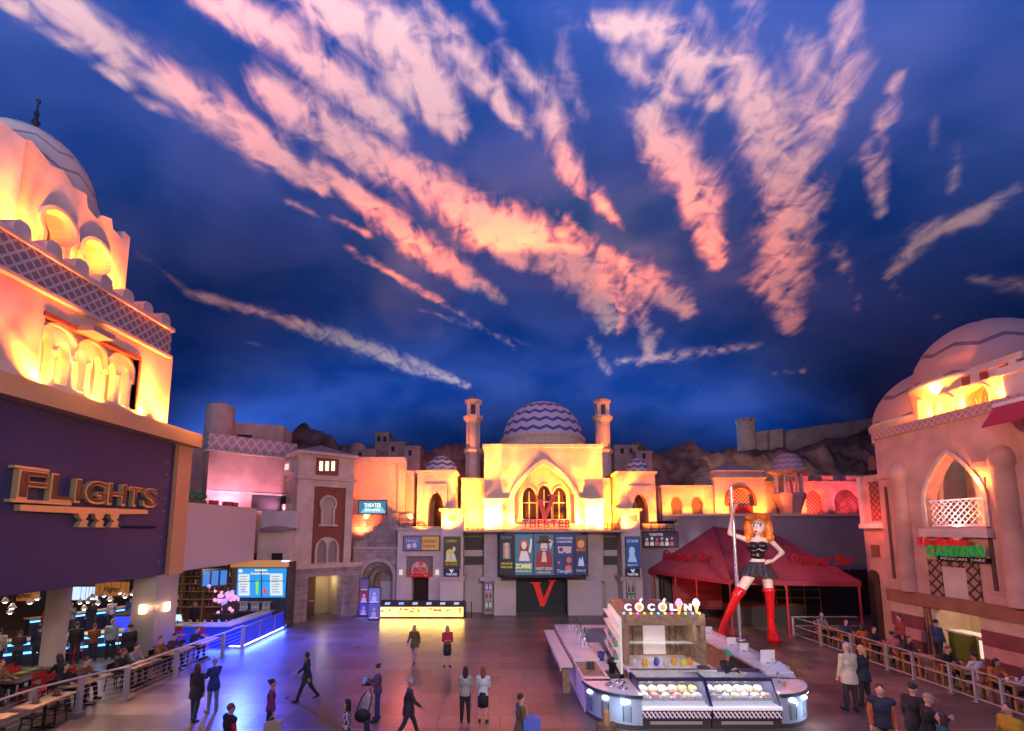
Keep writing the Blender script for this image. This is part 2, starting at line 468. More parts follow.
# ------------------------------------------------------------------ painted ceiling: a vault with cloud strokes
VC, VR = Vector((2.0, 4.0, 3.0)), Vector((58.0, 75.0, 27.0))
def on_vault(px, py):
    d = ray(px, py); o = Vector((0, 0, EYE)) - VC
    A = sum((d[i]/VR[i])**2 for i in range(3)); B = 2*sum(o[i]*d[i]/VR[i]**2 for i in range(3)); C = sum((o[i]/VR[i])**2 for i in range(3)) - 1
    t = (-B + math.sqrt(B*B - 4*A*C)) / (2*A)
    return Vector((0, 0, EYE)) + d*t
STROKES = [  # painted cloud streaks: way points, half width, strength
 ([(0,0),(12,6),(60,40),(110,75),(190,130)], 6, .8), ([(30,-20),(52,0),(125,55),(213,109),(262,148),(319,187)], 24, 1.0), ([(190,-14),(218,0),(299,46),(345,86),(402,132)], 22, 1.0),
 ([(290,-20),(322,0),(402,46),(425,85),(454,132)], 34, 1.1), ([(262,90),(276,98),(356,150),(437,190),(480,226),(520,264)], 24, 1.0),
 ([(322,167),(391,224),(440,262),(500,299)], 17, 1.0), ([(293,204),(374,236)], 6, .8), ([(345,247),(414,287),(517,350)], 6, .6),
 ([(132,253),(201,299)], 10, .5), ([(195,295),(310,328),(402,362),(466,385)], 13, .85), ([(430,0),(437,17),(489,86),(517,126)], 14, .8), ([(477,0),(520,57)], 9, .5),
 ([(504,52),(544,92),(556,130),(567,167),(619,224)], 13, .8), ([(480,210),(504,224),(550,247),(607,293),(613,328)], 27, 1.0), ([(596,23),(665,34),(690,60),(717,103)], 22, .95),
 ([(624,57),(676,98)], 22, .9), ([(642,109),(668,150),(694,184),(717,264)], 23, .95), ([(751,0),(734,63)], 20, .85),
 ([(734,63),(768,126),(791,201),(780,276),(791,328)], 27, .95), ([(843,6),(849,75),(826,126)], 20, .75), ([(900,75),(872,155),(880,213)], 12, .75),
 ([(889,276),(929,230),(975,215),(1024,185)], 15, .85), ([(905,300),(889,276)], 9, .5), ([(969,276),(1024,287),(1060,292)], 11, .8), ([(917,316),(981,318)], 4, .6),
 ([(604,254),(640,275),(671,299),(690,315)], 19, .9), ([(619,362),(676,356),(757,345)], 10, .75), ([(766,374),(806,371)], 5, .6), ([(958,149),(952,190)], 7, .45),
 ([(837,247),(860,310)], 12, .55), ([(504,98),(533,138)], 12, .6), ([(590,340),(610,375)], 12, .6), ([(660,330),(640,365)], 12, .55), ([(800,40),(815,120),(806,190)], 24, .55),
 ([(640,300),(650,360)], 18, .6), ([(560,0),(560,60),(590,130)], 12, .4), ([(700,10),(720,60)], 18, .6), ([(240,340),(290,355)], 6, .4), ([(940,100),(935,140)], 8, .4),
 ([(860,60),(905,20)], 12, .3), ([(420,310),(470,325),(530,345)], 5, .4), ([(560,215),(600,255)], 10, .45), ([(690,395),(720,380)], 8, .2)]
def seg_list():
    out = []
    for pts, wd, st in STROKES:
        P = [on_vault(*p) for p in pts]
        for i in range(len(P)-1):
            m = (Vector(pts[i] + (0,)) + Vector(pts[i+1] + (0,))) / 2
            e = on_vault(m.x + wd, m.y); r = (e - on_vault(m.x, m.y)).length
            e2 = on_vault(m.x, m.y + wd); r2 = (e2 - on_vault(m.x, m.y)).length
            n = max(1, len(P)-1); t0 = (i == 0); t1 = (i == n-1)
            out.append((P[i], P[i+1], min(r, r2), st, 0.55 if t0 else 1, 0.45 if t1 else 1))
    return out
def make_ceiling():
    NA, NP = 260, 190
    segs = seg_list()
    import numpy as np
    ph = np.linspace(0.02, R(118), NP); th = np.linspace(R(-12), R(192), NA)
    T, Pp = np.meshgrid(th, ph)
    X = VC.x + VR.x*np.sin(Pp)*np.cos(T); Y = VC.y + VR.y*np.cos(Pp); Z = VC.z + VR.z*np.sin(Pp)*np.sin(T)
    V = np.stack([X, Y, Z], -1).reshape(-1, 3)
    a = np.zeros(len(V))
    for p, q, r, st, k0, k1 in segs:
        p = np.array(p); q = np.array(q); d = q - p; L2 = (d*d).sum()
        t = np.clip(((V-p) @ d)/L2, 0, 1)
        dist = np.linalg.norm(V - (p + t[:, None]*d), axis=1)
        g = st*np.exp(-(dist/(r*(k0*(1-t) + k1*t)))**2)
        a = np.maximum(a, g) + 0.12*np.minimum(a, g)
    faces = []
    for j in range(NP-1):
        for i in range(NA-1):
            k = j*NA + i
            faces.append((k, k+NA, k+NA+1, k+1))
    me = bpy.data.meshes.new('ceiling'); me.from_pydata(V.tolist(), [], faces)
    at = me.attributes.new('cloud', 'FLOAT', 'POINT'); at.data.foreach_set('value', a.astype('f'))
    uv = me.attributes.new('paint', 'FLOAT_VECTOR', 'POINT')
    PA = np.stack([T*9.0, Pp*4.0, np.zeros_like(T)], -1).reshape(-1, 3)
    uv.data.foreach_set('vector', PA.astype('f').ravel())
    me.polygons.foreach_set('use_smooth', [True]*len(faces))
    m = M('painted_sky', (0.03, 0.09, 0.32), 0.95, spec=0.0); nt = m.node_tree; L = nt.links.new; b = nt.nodes['Principled BSDF']
    def at_(n):
        k = nt.nodes.new('ShaderNodeAttribute'); k.attribute_name = n; return k
    def mth(op, x, y=None, v=None):
        k = nt.nodes.new('ShaderNodeMath'); k.operation = op; L(x, k.inputs[0])
        if y is not None: L(y, k.inputs[1])
        if v is not None: k.inputs[1].default_value = v
        return k.outputs[0]
    def noise(scale, detail, dist, vec):
        k = nt.nodes.new('ShaderNodeTexNoise'); k.inputs['Scale'].default_value = scale; k.inputs['Detail'].default_value = detail; k.inputs['Distortion'].default_value = dist
        L(vec, k.inputs['Vector']); return k.outputs['Fac']
    cl = at_('cloud').outputs['Fac']; pv = at_('paint').outputs['Vector']
    tc = nt.nodes.new('ShaderNodeTexCoord').outputs['Object']
    n1 = noise(4.5, 9, 0.8, pv); n2 = noise(0.62, 9, 1.1, tc); n3 = noise(0.12, 3, 0.3, tc)
    s1 = mth('MULTIPLY', mth('SUBTRACT', n1, v=0.5), v=2.4); s2 = mth('MULTIPLY', mth('SUBTRACT', n2, v=0.5), v=2.2)
    den = mth('ADD', cl, mth('MULTIPLY', mth('ADD', s1, s2), mth('ADD', mth('MULTIPLY', cl, v=0.75), v=0.16)))
    mr = nt.nodes.new('ShaderNodeMapRange'); mr.interpolation_type = 'SMOOTHSTEP'; mr.inputs[1].default_value = 0.10; mr.inputs[2].default_value = 1.15
    L(den, mr.inputs[0])
    blue = nt.nodes.new('ShaderNodeMix'); blue.data_type = 'RGBA'
    blue.inputs[6].default_value = (0.012, 0.060, 0.26, 1); blue.inputs[7].default_value = (0.055, 0.105, 0.34, 1)
    mr3 = nt.nodes.new('ShaderNodeMapRange'); mr3.inputs[1].default_value = 0.35; mr3.inputs[2].default_value = 0.65
    L(n3, mr3.inputs[0]); L(mr3.outputs[0], blue.inputs[0])
    cc = nt.nodes.new('ShaderNodeMix'); cc.data_type = 'RGBA'
    cc.inputs[6].default_value = (0.66, 0.38, 0.40, 1); cc.inputs[7].default_value = (0.86, 0.56, 0.50, 1); L(n2, cc.inputs[0])
    mx = nt.nodes.new('ShaderNodeMix'); mx.data_type = 'RGBA'; L(mr.outputs[0], mx.inputs[0]); L(blue.outputs[2], mx.inputs[6]); L(cc.outputs[2], mx.inputs[7])
    L(mx.outputs[2], b.inputs['Base Color'])
    me.materials.append(m)
    o = bpy.data.objects.new('ceiling', me); COL.objects.link(o)
    return struct(o)
make_ceiling()
# ------------------------------------------------------------------ theatre front and the back of the plaza
TB = Plane((-40, 31), (40, 31))
def pts(pl, lst, off=0.0): return [pl.px(x, y, off) for x, y in lst]
def pxr(pl, x0, y0, x1, y1, off=0.0):
    ym = (y0+y1)/2; xm = (x0+x1)/2
    return (pl.px(x0, ym, off)[0], pl.px(x1, ym, off)[0], pl.px(xm, y1, off)[1], pl.px(xm, y0, off)[1])
def B(pl, x0, y0, x1, y1, o0, o1, mi=0, mb=None, foot=False):
    """box whose front face fills the photo rectangle on plane pl; foot=True stands it on the floor"""
    u0, u1, v0, v1 = pxr(pl, x0, y0, x1, y1, o1)
    return (mb or MB()).pbox(pl, u0, u1, 0 if foot else v0, v1, o0, o1, mi)
def wallpoly(pl, outer, holes, o0, o1, mb=None, mi=0): return (mb or MB()).poly(pl, outer, holes, o0, o1, mi)
def base_of(pl, x, off=0.0):
    u = pl.px(x, 530, off)[0]; p = pl.pt(u, 0, off); return (p.x, p.y, 0)

theater = thing('theater_building', 'sand coloured theater front with a blue zigzag dome and three dark lancet windows', 'building', base_of(TB, 543))
# upper wall with a wide ogee recess
u0, u1, v0, v1 = pxr(TB, 484, 447, 603, 530)
au0, au1, av0, av1 = pxr(TB, 514, 464, 574, 524)
mb = wallpoly(TB, rect(u0, u1, v0, v1), [ogee(au0, au1, av0, av1, 0.42)], -0.7, 0.0)
mb.pbox(TB, u0, u1, v0, v1, -7, -1.2)                       # body behind the recess
mb.build('upper_wall', STUCCO, theater)
arch = ogee(au0, au1, av0, av1, 0.42)
op = arch[2:-1] + [arch[-1], arch[0]] if False else [arch[1]] + arch[2:] + [arch[0]]
mb = MB().poly(TB, ribbon(op, 0.32), [], -0.1, 0.22)
mb.pbox(TB, au1, au1+0.95, av0+1.55, av0+1.75, -0.1, 0.2); mb.pbox(TB, au0-0.95, au0, av0+1.55, av0+1.75, -0.1, 0.2)
mb.pbox(TB, au1+0.75, au1+0.95, av0+0.6, av0+1.6, -0.1, 0.2); mb.pbox(TB, au0-0.95, au0-0.75, av0+0.6, av0+1.6, -0.1, 0.2)
mb.build('arch_moulding', TRIM, theater)
# recessed panel with the three lancet windows
wins = [pxr(TB, 522.5, 487, 536.5, 519, -0.7), pxr(TB, 537.5, 485, 551.5, 519, -0.7), pxr(TB, 552.5, 487, 566.5, 519, -0.7)]
holes = [lancet(a, b, c, d, 0.6) for a, b, c, d in wins]
MB().poly(TB, rect(au0-0.3, au1+0.3, av0-0.2, av1+0.3), holes, -1.1, -0.7).build('window_wall', STUCCO, theater)
for (a, b, c, d), h in zip(wins, holes):
    g = MB().poly(TB, lancet(a-0.02, b+0.02, c-0.02, d+0.02, 0.6), [], -1.18, -1.02).build('window', LGLASS, theater)
    fr = MB().poly(TB, ribbon([h[1]] + h[2:] + [h[0]], 0.1), [], -0.72, -0.62)
    fr.pbox(TB, (a+b)/2-0.025, (a+b)/2+0.025, c, d-0.3, -1.02, -0.95); fr.pbox(TB, a, b, c+(d-c)*.5, c+(d-c)*.5+0.05, -1.02, -0.95)
    fr.build('window_frame', TRIM, g)
mb = MB().pbox(TB, u0-0.1, u1+0.1, v1-0.05, v1+0.18, -7, 0.12)
mb.build('cornice', TRIM, theater)
for x0, x1 in ((484, 502), (585, 603)):
    mb = B(TB, x0, 503, x1, 530, -0.1, 0.45); 
    a, b, c, d = pxr(TB, x0, 499, x1, 503, 0.45); mb.pbox(TB, a-0.12, b+0.12, c, d, -0.1, 0.55)
    mb.build('pilaster', STUCCO_P, theater)
# dome on its drum
dc = atY(542.5, 440, 34.6); dr = 41.0/455*34.6
dz = dc.z - 0.35
dome_c = (dc.x, 34.6, dz)
MB().lathe([(dr*1.0, v1-dz-0.1), (dr*1.0, -0.55), (dr*1.06, -0.5), (dr*1.06, -0.25), (dr*1.0, -0.2), (dr*1.0, 0.05), (dr*1.05, 0.1), (dr*1.05, 0.3), (dr*0.9, 0.32)], dome_c, 48).build('dome_drum', TRIM, theater)
b0 = Vector(base_of(TB, 543)); dch = (dome_c[0]-b0.x, dome_c[1]-b0.y, dome_c[2])
CHEV = chevron('zigzag_dome_tiles', dch, (0.50, 0.46, 0.60), (0.06, 0.07, 0.24), n=20, freq=1.5, amp=0.2, duty=0.36)
MB().lathe([(dr*math.cos(t)**0.96*0.985, 0.28 + 3.02*math.sin(t)) for t in [PI/2*i/16 for i in range(16)]] + [(0.02, 3.3)], dome_c, 56).build('dome', CHEV, theater)
# ledge over the entrance
u0, u1, _, _ = pxr(TB, 463, 526, 624, 531, 0.9)
ledge_v = 5.5
MB().pbox(TB, u0, u1, ledge_v-0.12, ledge_v+0.0, -0.5, 1.3).build('ledge', TRIM, theater)
# lower wall with the entrance opening
du0, du1, dv0, dv1 = pxr(TB, 516, 578, 568, 609)
wu0, wu1, _, _ = pxr(TB, 484, 540, 603, 600)
MB().poly(TB, [(wu0, 0), (du0, 0), (du0, dv1), (du1, dv1), (du1, 0), (wu1, 0), (wu1, ledge_v-0.1), (wu0, ledge_v-0.1)], [], -0.6, 0.0).build('lower_wall', STUCCO_P, theater)
mb = MB().pbox(TB, du0-0.1, du1+0.1, 0.0, dv1+0.1, -1.0, -0.6)
dr_ = mb.build('entrance_door', M('dark_teal_door', (0.01, 0.022, 0.035), 0.35), theater)
mb = MB()
for k in (1, 2, 3): 
    uu = du0 + (du1-du0)*k/4; mb.pbox(TB, uu-0.015, uu+0.015, 0.02, dv1, -0.6, -0.585)
mb.build('door_stile', BLACK, dr_)
mb = MB(); c = TB.px(542, 594, -0.5); a = TB.px(533, 583, -0.5); b = TB.px(553, 581, -0.5); e = TB.px(542, 606.5, -0.5)
mb.poly(TB, [a, (a[0]+0.42, a[1]), (e[0]+0.12, e[1]+0.55), (b[0]-0.12, b[1]), (b[0]+0.1, b[1]), (e[0]+0.16, e[1]), (e[0]-0.1, e[1])], [], -0.58, -0.52)
mb.pbox(TB, a[0]-0.15, a[0]+0.55, a[1]-0.03, a[1]+0.04, -0.58, -0.52); mb.pbox(TB, b[0]-0.3, b[0]+0.25, b[1]-0.03, b[1]+0.04, -0.58, -0.52)
mb.build('letter_emblem', M('red_letter', (0.6, 0.02, 0.02), 0.4, emit=(1, 0.03, 0.03), es=0.3), dr_)
for x0, x1, f in ((484, 498, 0), (588, 603, 0)):
    mb = B(TB, x0, 532, x1, 577, 0, 0.35); a, b, c, d = pxr(TB, x0-4 if x0 < 500 else x0-2, 577, x1+3, 581, 0.5); mb.pbox(TB, a, b, c, d, -0.05, 0.6)
    mb.build('pilaster', STUCCO_P, theater)
for x0, y0, x1, in ((494, 581, 516), (568, 580, 602)):
    B(TB, x0, y0, x1, 610, 0.0, 0.55, foot=True).build('pylon', STUCCO_W, theater)
# side bays with louvres
LOUV = M('grey_louvre', (0.16, 0.15, 0.16), 0.6)
for x0, x1, nm in ((462, 484, 'west'), (603, 623, 'east')):
    a, b, _, _ = pxr(TB, x0, 530, x1, 600)
    mb = MB().pbox(TB, a-0.2, b+0.2, 0, ledge_v-0.1, -1.2, -0.5)
    bay = mb.build('side_bay', STUCCO_P, theater)
    for y0, y1 in ((537, 550), (556, 565)):
        p, q, r_, s_ = pxr(TB, x0+0.5, y0, x1-0.5, y1, -0.45)
        mb = MB().pbox(TB, p, q, r_, s_, -0.5, -0.46)
        k = r_ + 0.06
        while k < s_: mb.obox(TB.pt((p+q)/2, k, -0.42), TB.u*((q-p)/2), Vector((0, -0.03, 0.03)), Vector((0, 0.01, 0.012))); k += 0.11
        mb.build('louvre_panel', LOUV, bay)
    p, q, r_, s_ = pxr(TB, x0+1, 550, x1-1, 556, -0.4); MB().pbox(TB, p, q, r_, s_, -0.5, -0.35).build('band', STUCCO_W, bay)
    p, q, r_, s_ = pxr(TB, x0+3, 580, x1-3, 609, -0.45); MB().pbox(TB, p, q, 0.02, s_, -0.5, -0.42).build('service_door', STUCCO_W, bay)

# balcony walls to both sides, lit from behind the ledge; low railings with chairs stand on it
for x0, x1, lab in ((461, 484, 'orange lit balcony wall between the minaret foot and the theater'), (603, 611, 'orange lit balcony wall on the pier side of the theater')):
    a, b, c, d = pxr(TB, x0, 478, x1, 530, -1.6)
    o = MB().pbox(TB, a, b, 5.4, d, -3, -1.6).build('balcony_wall', STUCCO, loc=(a-40, 33, 5.4)); tag(o, lab, 'wall'); struct(o)

# ---- minarets
def minaret(px, ytop, ybase, label):
    Y = 35.0
    c = atY(px, 470, Y); top = atY(px, ytop, Y).z; foot = 5.4
    k = Y/455
    r = 7.6*k
    t = thing('minaret', label, 'tower', (c.x, Y, foot))
    P = lambda lst: [(q*k, atY(px, y, Y).z) for q, y in lst]
    o = (c.x, Y, 0)
    MB().lathe([(8.0*k, foot), (8.0*k, atY(px, 454, Y).z)], o, 8, PI/8, 2*PI+PI/8, smooth=False).build('lower_shaft', STUCCO, t)
    MB().lathe(P([(8.2, 455), (10.0, 453), (10.0, 450.5), (8.0, 449)]), o, 8, PI/8, 2*PI+PI/8, smooth=False).build('lower_collar', TRIM, t)
    MB().lathe(P([(7.5, 450), (7.5, 422)]), o, 8, PI/8, 2*PI+PI/8, smooth=False).build('shaft', STUCCO, t)
    MB().lathe(P([(7.5, 423), (9.5, 420.5), (10.6, 419.5), (10.6, 417), (8, 416.5)]), o, 8, PI/8, 2*PI+PI/8, smooth=False).build('gallery', TRIM, t)
    z0 = atY(px, 417, Y).z; z1 = atY(px, 405, Y).z
    mb = MB()
    for q in range(4):
        a = PI/4 + q*PI/2
        mb.obox((c.x+math.cos(a)*6.0*k, Y+math.sin(a)*6.0*k, (z0+z1)/2), (1.9*k, 0, 0), (0, 1.9*k, 0), (0, 0, (z1-z0)/2))
    mb.box(c.x-6.2*k, c.x+6.2*k, Y-6.2*k, Y+6.2*k, z0, z0+0.1)
    mb.build('lantern', STUCCO_P, t)
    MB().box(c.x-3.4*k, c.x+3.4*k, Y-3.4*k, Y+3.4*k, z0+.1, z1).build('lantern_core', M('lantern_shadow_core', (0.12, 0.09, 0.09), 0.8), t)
    MB().lathe(P([(7, 405.5), (9.2, 403.5), (9.2, 401), (7, 400.4)]), o, 8, PI/8, 2*PI+PI/8, smooth=False).build('lantern_cornice', TRIM, t)
    MB().lathe(P([(6.5, 400.6), (4.2, 398), (1.6, 396), (0.2, ytop)]), o, 12).build('cap', M('minaret_cap_blue', (0.10, 0.12, 0.20), 0.6), t)
minaret(473, 392.5, 480, 'slim sand minaret rising between the small domed pavilion and the theater dome')
minaret(603.5, 393.5, 480, 'slim sand minaret on the red awning side of the theater dome')

# ---- small domed pavilions on the balcony
def pavilion(x0, x1, ytop, arch, dome, label):
    off = -0.2
    a, b, c, d = pxr(TB, x0, ytop, x1, 530, off)
    ctr = TB.pt((a+b)/2, 5.4, off-1.6)
    t = thing('domed_pavilion', label, 'pavilion', tuple(ctr))
    h = lancet(*pxr(TB, *arch, off), 0.5)
    mb = MB().poly(TB, rect(a, b, 5.4, d), [h], off-0.5, off)
    mb.pbox(TB, a, a+0.4, 5.4, d, off-3, off-0.5); mb.pbox(TB, b-0.4, b, 5.4, d, off-3, off-0.5); mb.pbox(TB, a, b, 5.4, d, off-3.3, off-3); mb.pbox(TB, a, b, d-0.3, d, off-3, off-0.5)
    mb.build('wall', STUCCO, t)
    p, q, r_, s_ = arch[0]-3.5, arch[2]+3.5, arch[1]-8, 530
    f = ribbon([(TB.px(p, 526, off)[0], 5.4), ] , 0) if False else None
    u0, u1, w0, w1 = pxr(TB, p, r_, q, 529, off)
    MB().poly(TB, rect(u0, u1, 5.4, w1), [h], off-0.05, off+0.1).build('arch_panel', RUST if False else TRIM, t)
    MB().pbox(TB, a-0.12, b+0.12, d, d+0.18, off-3.3, off+0.15).build('cornice', TRIM, t)
    cx = (dome[0]+dome[1])/2; Yc = 31-off+1.7
    cc = atY(cx, dome[3], Yc); rr = (dome[1]-dome[0])/2/455*Yc; hh = atY(cx, dome[2], Yc).z - cc.z
    MB().lathe([(rr*1.08, d+0.1-cc.z), (rr*1.08, 0.0), (rr, 0.05)], (cc.x, Yc, cc.z), 24).build('drum', TRIM, t)
    mt = chevron('small_dome_zigzag', (cc.x-ctr.x, Yc-ctr.y, cc.z-ctr.z), (0.52, 0.44, 0.46), (0.10, 0.09, 0.16), n=9, freq=2.6, amp=0.14, duty=0.45)
    MB().lathe([(rr*math.cos(q*PI/2), hh*math.sin(q*PI/2)) for q in [i/10 for i in range(10)]] + [(0.01, hh*1.05)], (cc.x, Yc, cc.z), 28).build('dome', mt, t)
    g = MB().poly(TB, h, [], off-2.9, off-2.8).build('inner_door', M('pavilion_door', (0.13, 0.05, 0.03), 0.6), t)
    return t
pavilion(417, 455, 473, (428, 492, 443.5, 530), (426, 457, 456.5, 471), 'domed pavilion beside the minaret, orange lit, above the box office')
pavilion(618, 656, 474, (632, 494, 648, 530), (625, 648.5, 458.5, 473), 'domed pavilion above the pier next to the grey wall')

# ---- piers with posters
def pier(x0, x1, ytop, label, vent):
    off = 0.9
    a, b, c, d = pxr(TB, x0, ytop, x1, 600, off)
    t = thing('poster_pier', label, 'pier', tuple(TB.pt((a+b)/2, 0, 0.2)))
    MB().pbox(TB, a, b, 0, d, -0.6, off).build('shaft', STUCCO_P, t)
    MB().pbox(TB, a-0.15, b+0.15, d, d+0.16, -0.6, off+0.12).build('cap', TRIM, t)
    e = pxr(TB, x0-1.5, 577, x1+1.5, 581, off+.12)
    MB().pbox(TB, e[0], e[1], e[2], e[3], -0.6, off+0.15).build('band', TRIM, t)
    MB().pbox(TB, a-.02, b+.02, 0, e[2], -0.6, off+0.08).build('plinth', STUCCO_W, t)
    p, q, r_, s_ = pxr(TB, *vent, off+0.04); MB().pbox(TB, p, q, r_, s_, off-0.05, off+0.04).build('vent', LOUV, t)
    return t
pier(441, 463, 511, 'pale square pier with a vent and a show poster next to the box office', (448, 516, 456, 521))
pier(622, 641, 511, 'pale square pier with a vent beside the grey wall and awning', (629, 516, 637, 521))

# ---- marquee
def panel_text(mb, pl, s, x, y, off, wpx, hpx, mi=0, **k):
    """lettering centred on photo point x, y: wpx wide and hpx tall as seen there"""
    u, v = pl.px(x, y, off); a = pl.px(x-wpx/2, y, off)[0]; b = pl.px(x+wpx/2, y, off)[0]; h = pl.px(x, y-hpx/2, off)[1] - pl.px(x, y+hpx/2, off)[1]
    text_on(mb, pl, s, u, v - h*0.5, off, h/0.72, width=abs(b-a), mi=mi, **k)
def flat(pl, pxl, off, th=0.012, mb=None, mi=0):
    return (mb or MB()).poly(pl, pts(pl, pxl, off), [], off-th, off, mi)
def ell(x, y, rx, ry, n=14): return [(x + rx*math.cos(2*PI*i/n), y + ry*math.sin(2*PI*i/n)) for i in range(n)]
_pm = {}
def ink(c, e=0.12):
    k = (tuple(c), e)
    if k not in _pm: _pm[k] = M('printed_ink', c, 0.5, emit=c, es=e) if e else M('printed_ink', c, 0.5)
    return _pm[k]
mo = 1.55
mq = thing('marquee_billboard', 'wide navy framed marquee of five show posters above the theater doors', 'billboard', tuple(TB.pt(TB.px(543, 577, mo)[0], TB.px(543, 577, mo)[1], 0.8)))
a, b, c, d = pxr(TB, 498, 532, 588, 577, mo)
mb = MB().prism([(TB.pt(a, 0, 0).x, 31.0), (TB.pt(a, 0, 0).x, 31-mo+0.6), (TB.pt(a+0.45, 0, 0).x, 31-mo), (TB.pt(b-0.45, 0, 0).x, 31-mo), (TB.pt(b, 0, 0).x, 31-mo+0.6), (TB.pt(b, 0, 0).x, 31.0)], c, d)
mb.build('frame', M('marquee_navy', (0.02, 0.018, 0.07), 0.5), mq)
POSTERS = [(499.5, 514, (0.02, 0.02, 0.025)), (515, 533, (0.05, 0.17, 0.24)), (534, 554, (0.06, 0.13, 0.19)), (555, 574, (0.03, 0.05, 0.14)), (575, 587, (0.03, 0.04, 0.10))]
po = mo + 0.03
for i, (x0, x1, c_) in enumerate(POSTERS):
    p, q, r_, s_ = pxr(TB, x0, 534.5, x1, 575, po)
    pp = MB().pbox(TB, p, q, r_, s_, mo-0.02, po).build('poster', ink(c_, 0.35), mq)
    f = MB(); g = MB(); h = MB(); e = po+0.012
    if i == 0:
        flat(TB, [(503, 543), (510, 543), (510.5, 559), (503, 559)], e, mb=f); flat(TB, ell(506.6, 545, 2, 2.6), e+.01, mb=g); flat(TB, [(504.6, 548), (508.8, 548), (508.4, 558), (505, 558)], e+.01, mb=g)
        panel_text(h, TB, 'LIVE ON STAGE', 506.6, 563.5, e, 11.5, 2.2); panel_text(h, TB, 'MAGIC SHOW', 506.6, 567, e, 11.5, 2.2); panel_text(f, TB, 'MENTALIST', 506.6, 537.5, e, 11, 2.4)
        f.build('artwork', ink((0.10, 0.20, 0.26), .5), pp); g.build('portrait', ink((0.60, 0.26, 0.12), .5), pp); h.build('title', ink((0.75, 0.65, 0.05), .5), pp)
    if i == 1:
        flat(TB, ell(524, 546, 4.6, 7), e, mb=g); flat(TB, [(519.5, 546), (528.5, 546), (529.5, 560), (518.5, 560)], e, mb=g)
        flat(TB, ell(524, 545.5, 2.6, 4), e+.012, mb=f); flat(TB, [(521, 551), (527, 551), (530, 561), (519, 561)], e+.012, mb=f); flat(TB, [(528.5, 552), (530.6, 541), (532, 541.5), (531, 553)], e+.012, mb=f); flat(TB, ell(531, 540.5, 1, 2), e+.012, mb=f)
        panel_text(h, TB, 'ZOMBIE', 523.5, 566, e+.02, 16.5, 4.6, bold=0.02); panel_text(h, TB, 'BURLESQUE', 523.5, 571, e+.02, 15, 2.2)
        g.build('hair_shape', ink((0.45, 0.12, 0.06), .3), pp); f.build('portrait', ink((0.62, 0.62, 0.58), .35), pp); h.build('title', ink((0.72, 0.70, 0.30), .4), pp)
    if i == 2:
        flat(TB, [(537, 541.5), (551, 541), (551, 543), (537, 543.5)], e+.012, mb=g); flat(TB, [(539.4, 535.5), (548.5, 535.5), (548.7, 542), (539, 542)], e+.012, mb=g)
        flat(TB, ell(544, 546.5, 3.5, 4.8), e, mb=f); flat(TB, [(550.5, 550), (553, 541), (549.5, 539.5), (548.5, 541)][::1], e, mb=f); 
        r2 = MB(); flat(TB, [(536, 567), (536.5, 553.5), (542, 551), (544, 554), (546, 551), (551.5, 553.5), (552.5, 567)], e-.004, mb=r2)
        flat(TB, [(542.6, 552), (545.6, 552), (547, 562), (541.5, 562)], e+.014, mb=f); flat(TB, [(541.5, 548.6), (546.5, 548.6), (544, 549.8)], e+.02, mb=g)
        panel_text(h, TB, 'VARIETY SHOW', 544, 568.5, e+.02, 17, 3); panel_text(h, TB, 'COMEDY & MAGIC', 544, 572.5, e+.02, 14, 1.8)
        g.build('hat_shape', ink((0.06, 0.03, 0.03), .3), pp); f.build('portrait', ink((0.62, 0.48, 0.38), .35), pp); r2.build('coat_shape', ink((0.30, 0.03, 0.04), .3), pp); h.build('title', ink((0.70, 0.55, 0.32), .4), pp)
    if i == 3:
        panel_text(f, TB, 'HYPNOSIS', 564.5, 538.2, e, 16, 2.2); panel_text(f, TB, 'UNLEASHED', 564.5, 541.6, e, 15, 2.2)
        flat(TB, [(557.5, 546.5), (571.5, 546.5), (571, 553), (566, 553.5), (564.5, 551), (563, 553.5), (558.5, 553)], e, mb=g); flat(TB, ell(561, 549.6, 2, 2), e+.012, mb=h)
        r2 = MB(); flat(TB, ell(569, 560, 2.4, 3.2), e, mb=r2); flat(TB, ell(559, 562.5, 1.2, 1.6), e, mb=r2); flat(TB, ell(568.5, 568, 3.2, 3), e, mb=r2)
        panel_text(f, TB, 'Tonight', 564, 571, e+.01, 15, 3.4, shear=0.3)
        f.build('title', ink((0.55, 0.60, 0.75), .4), pp); g.build('mask_shape', ink((0.50, 0.40, 0.42), .3), pp); h.build('mask_hole', ink((0.04, 0.05, 0.12), .3), pp); r2.build('artwork', ink((0.62, 0.12, 0.10), .4), pp)
    if i == 4:
        flat(TB, [(576, 536), (586, 536), (586, 552), (576, 552)], e, mb=g); flat(TB, ell(581, 544, 3.6, 4.2), e+.012, mb=h); panel_text(h, TB, 'Saloon', 581, 549.6, e+.012, 8, 2)
        flat(TB, [(578, 566), (579.5, 557), (581, 560), (582.5, 556), (584.4, 566)], e, mb=f); panel_text(f, TB, 'DANCE', 581, 570.5, e, 9, 2.6)
        g.build('artwork', ink((0.16, 0.06, 0.03), .3), pp); h.build('emblem', ink((0.58, 0.26, 0.10), .4), pp); f.build('title', ink((0.45, 0.55, 0.80), .4), pp)

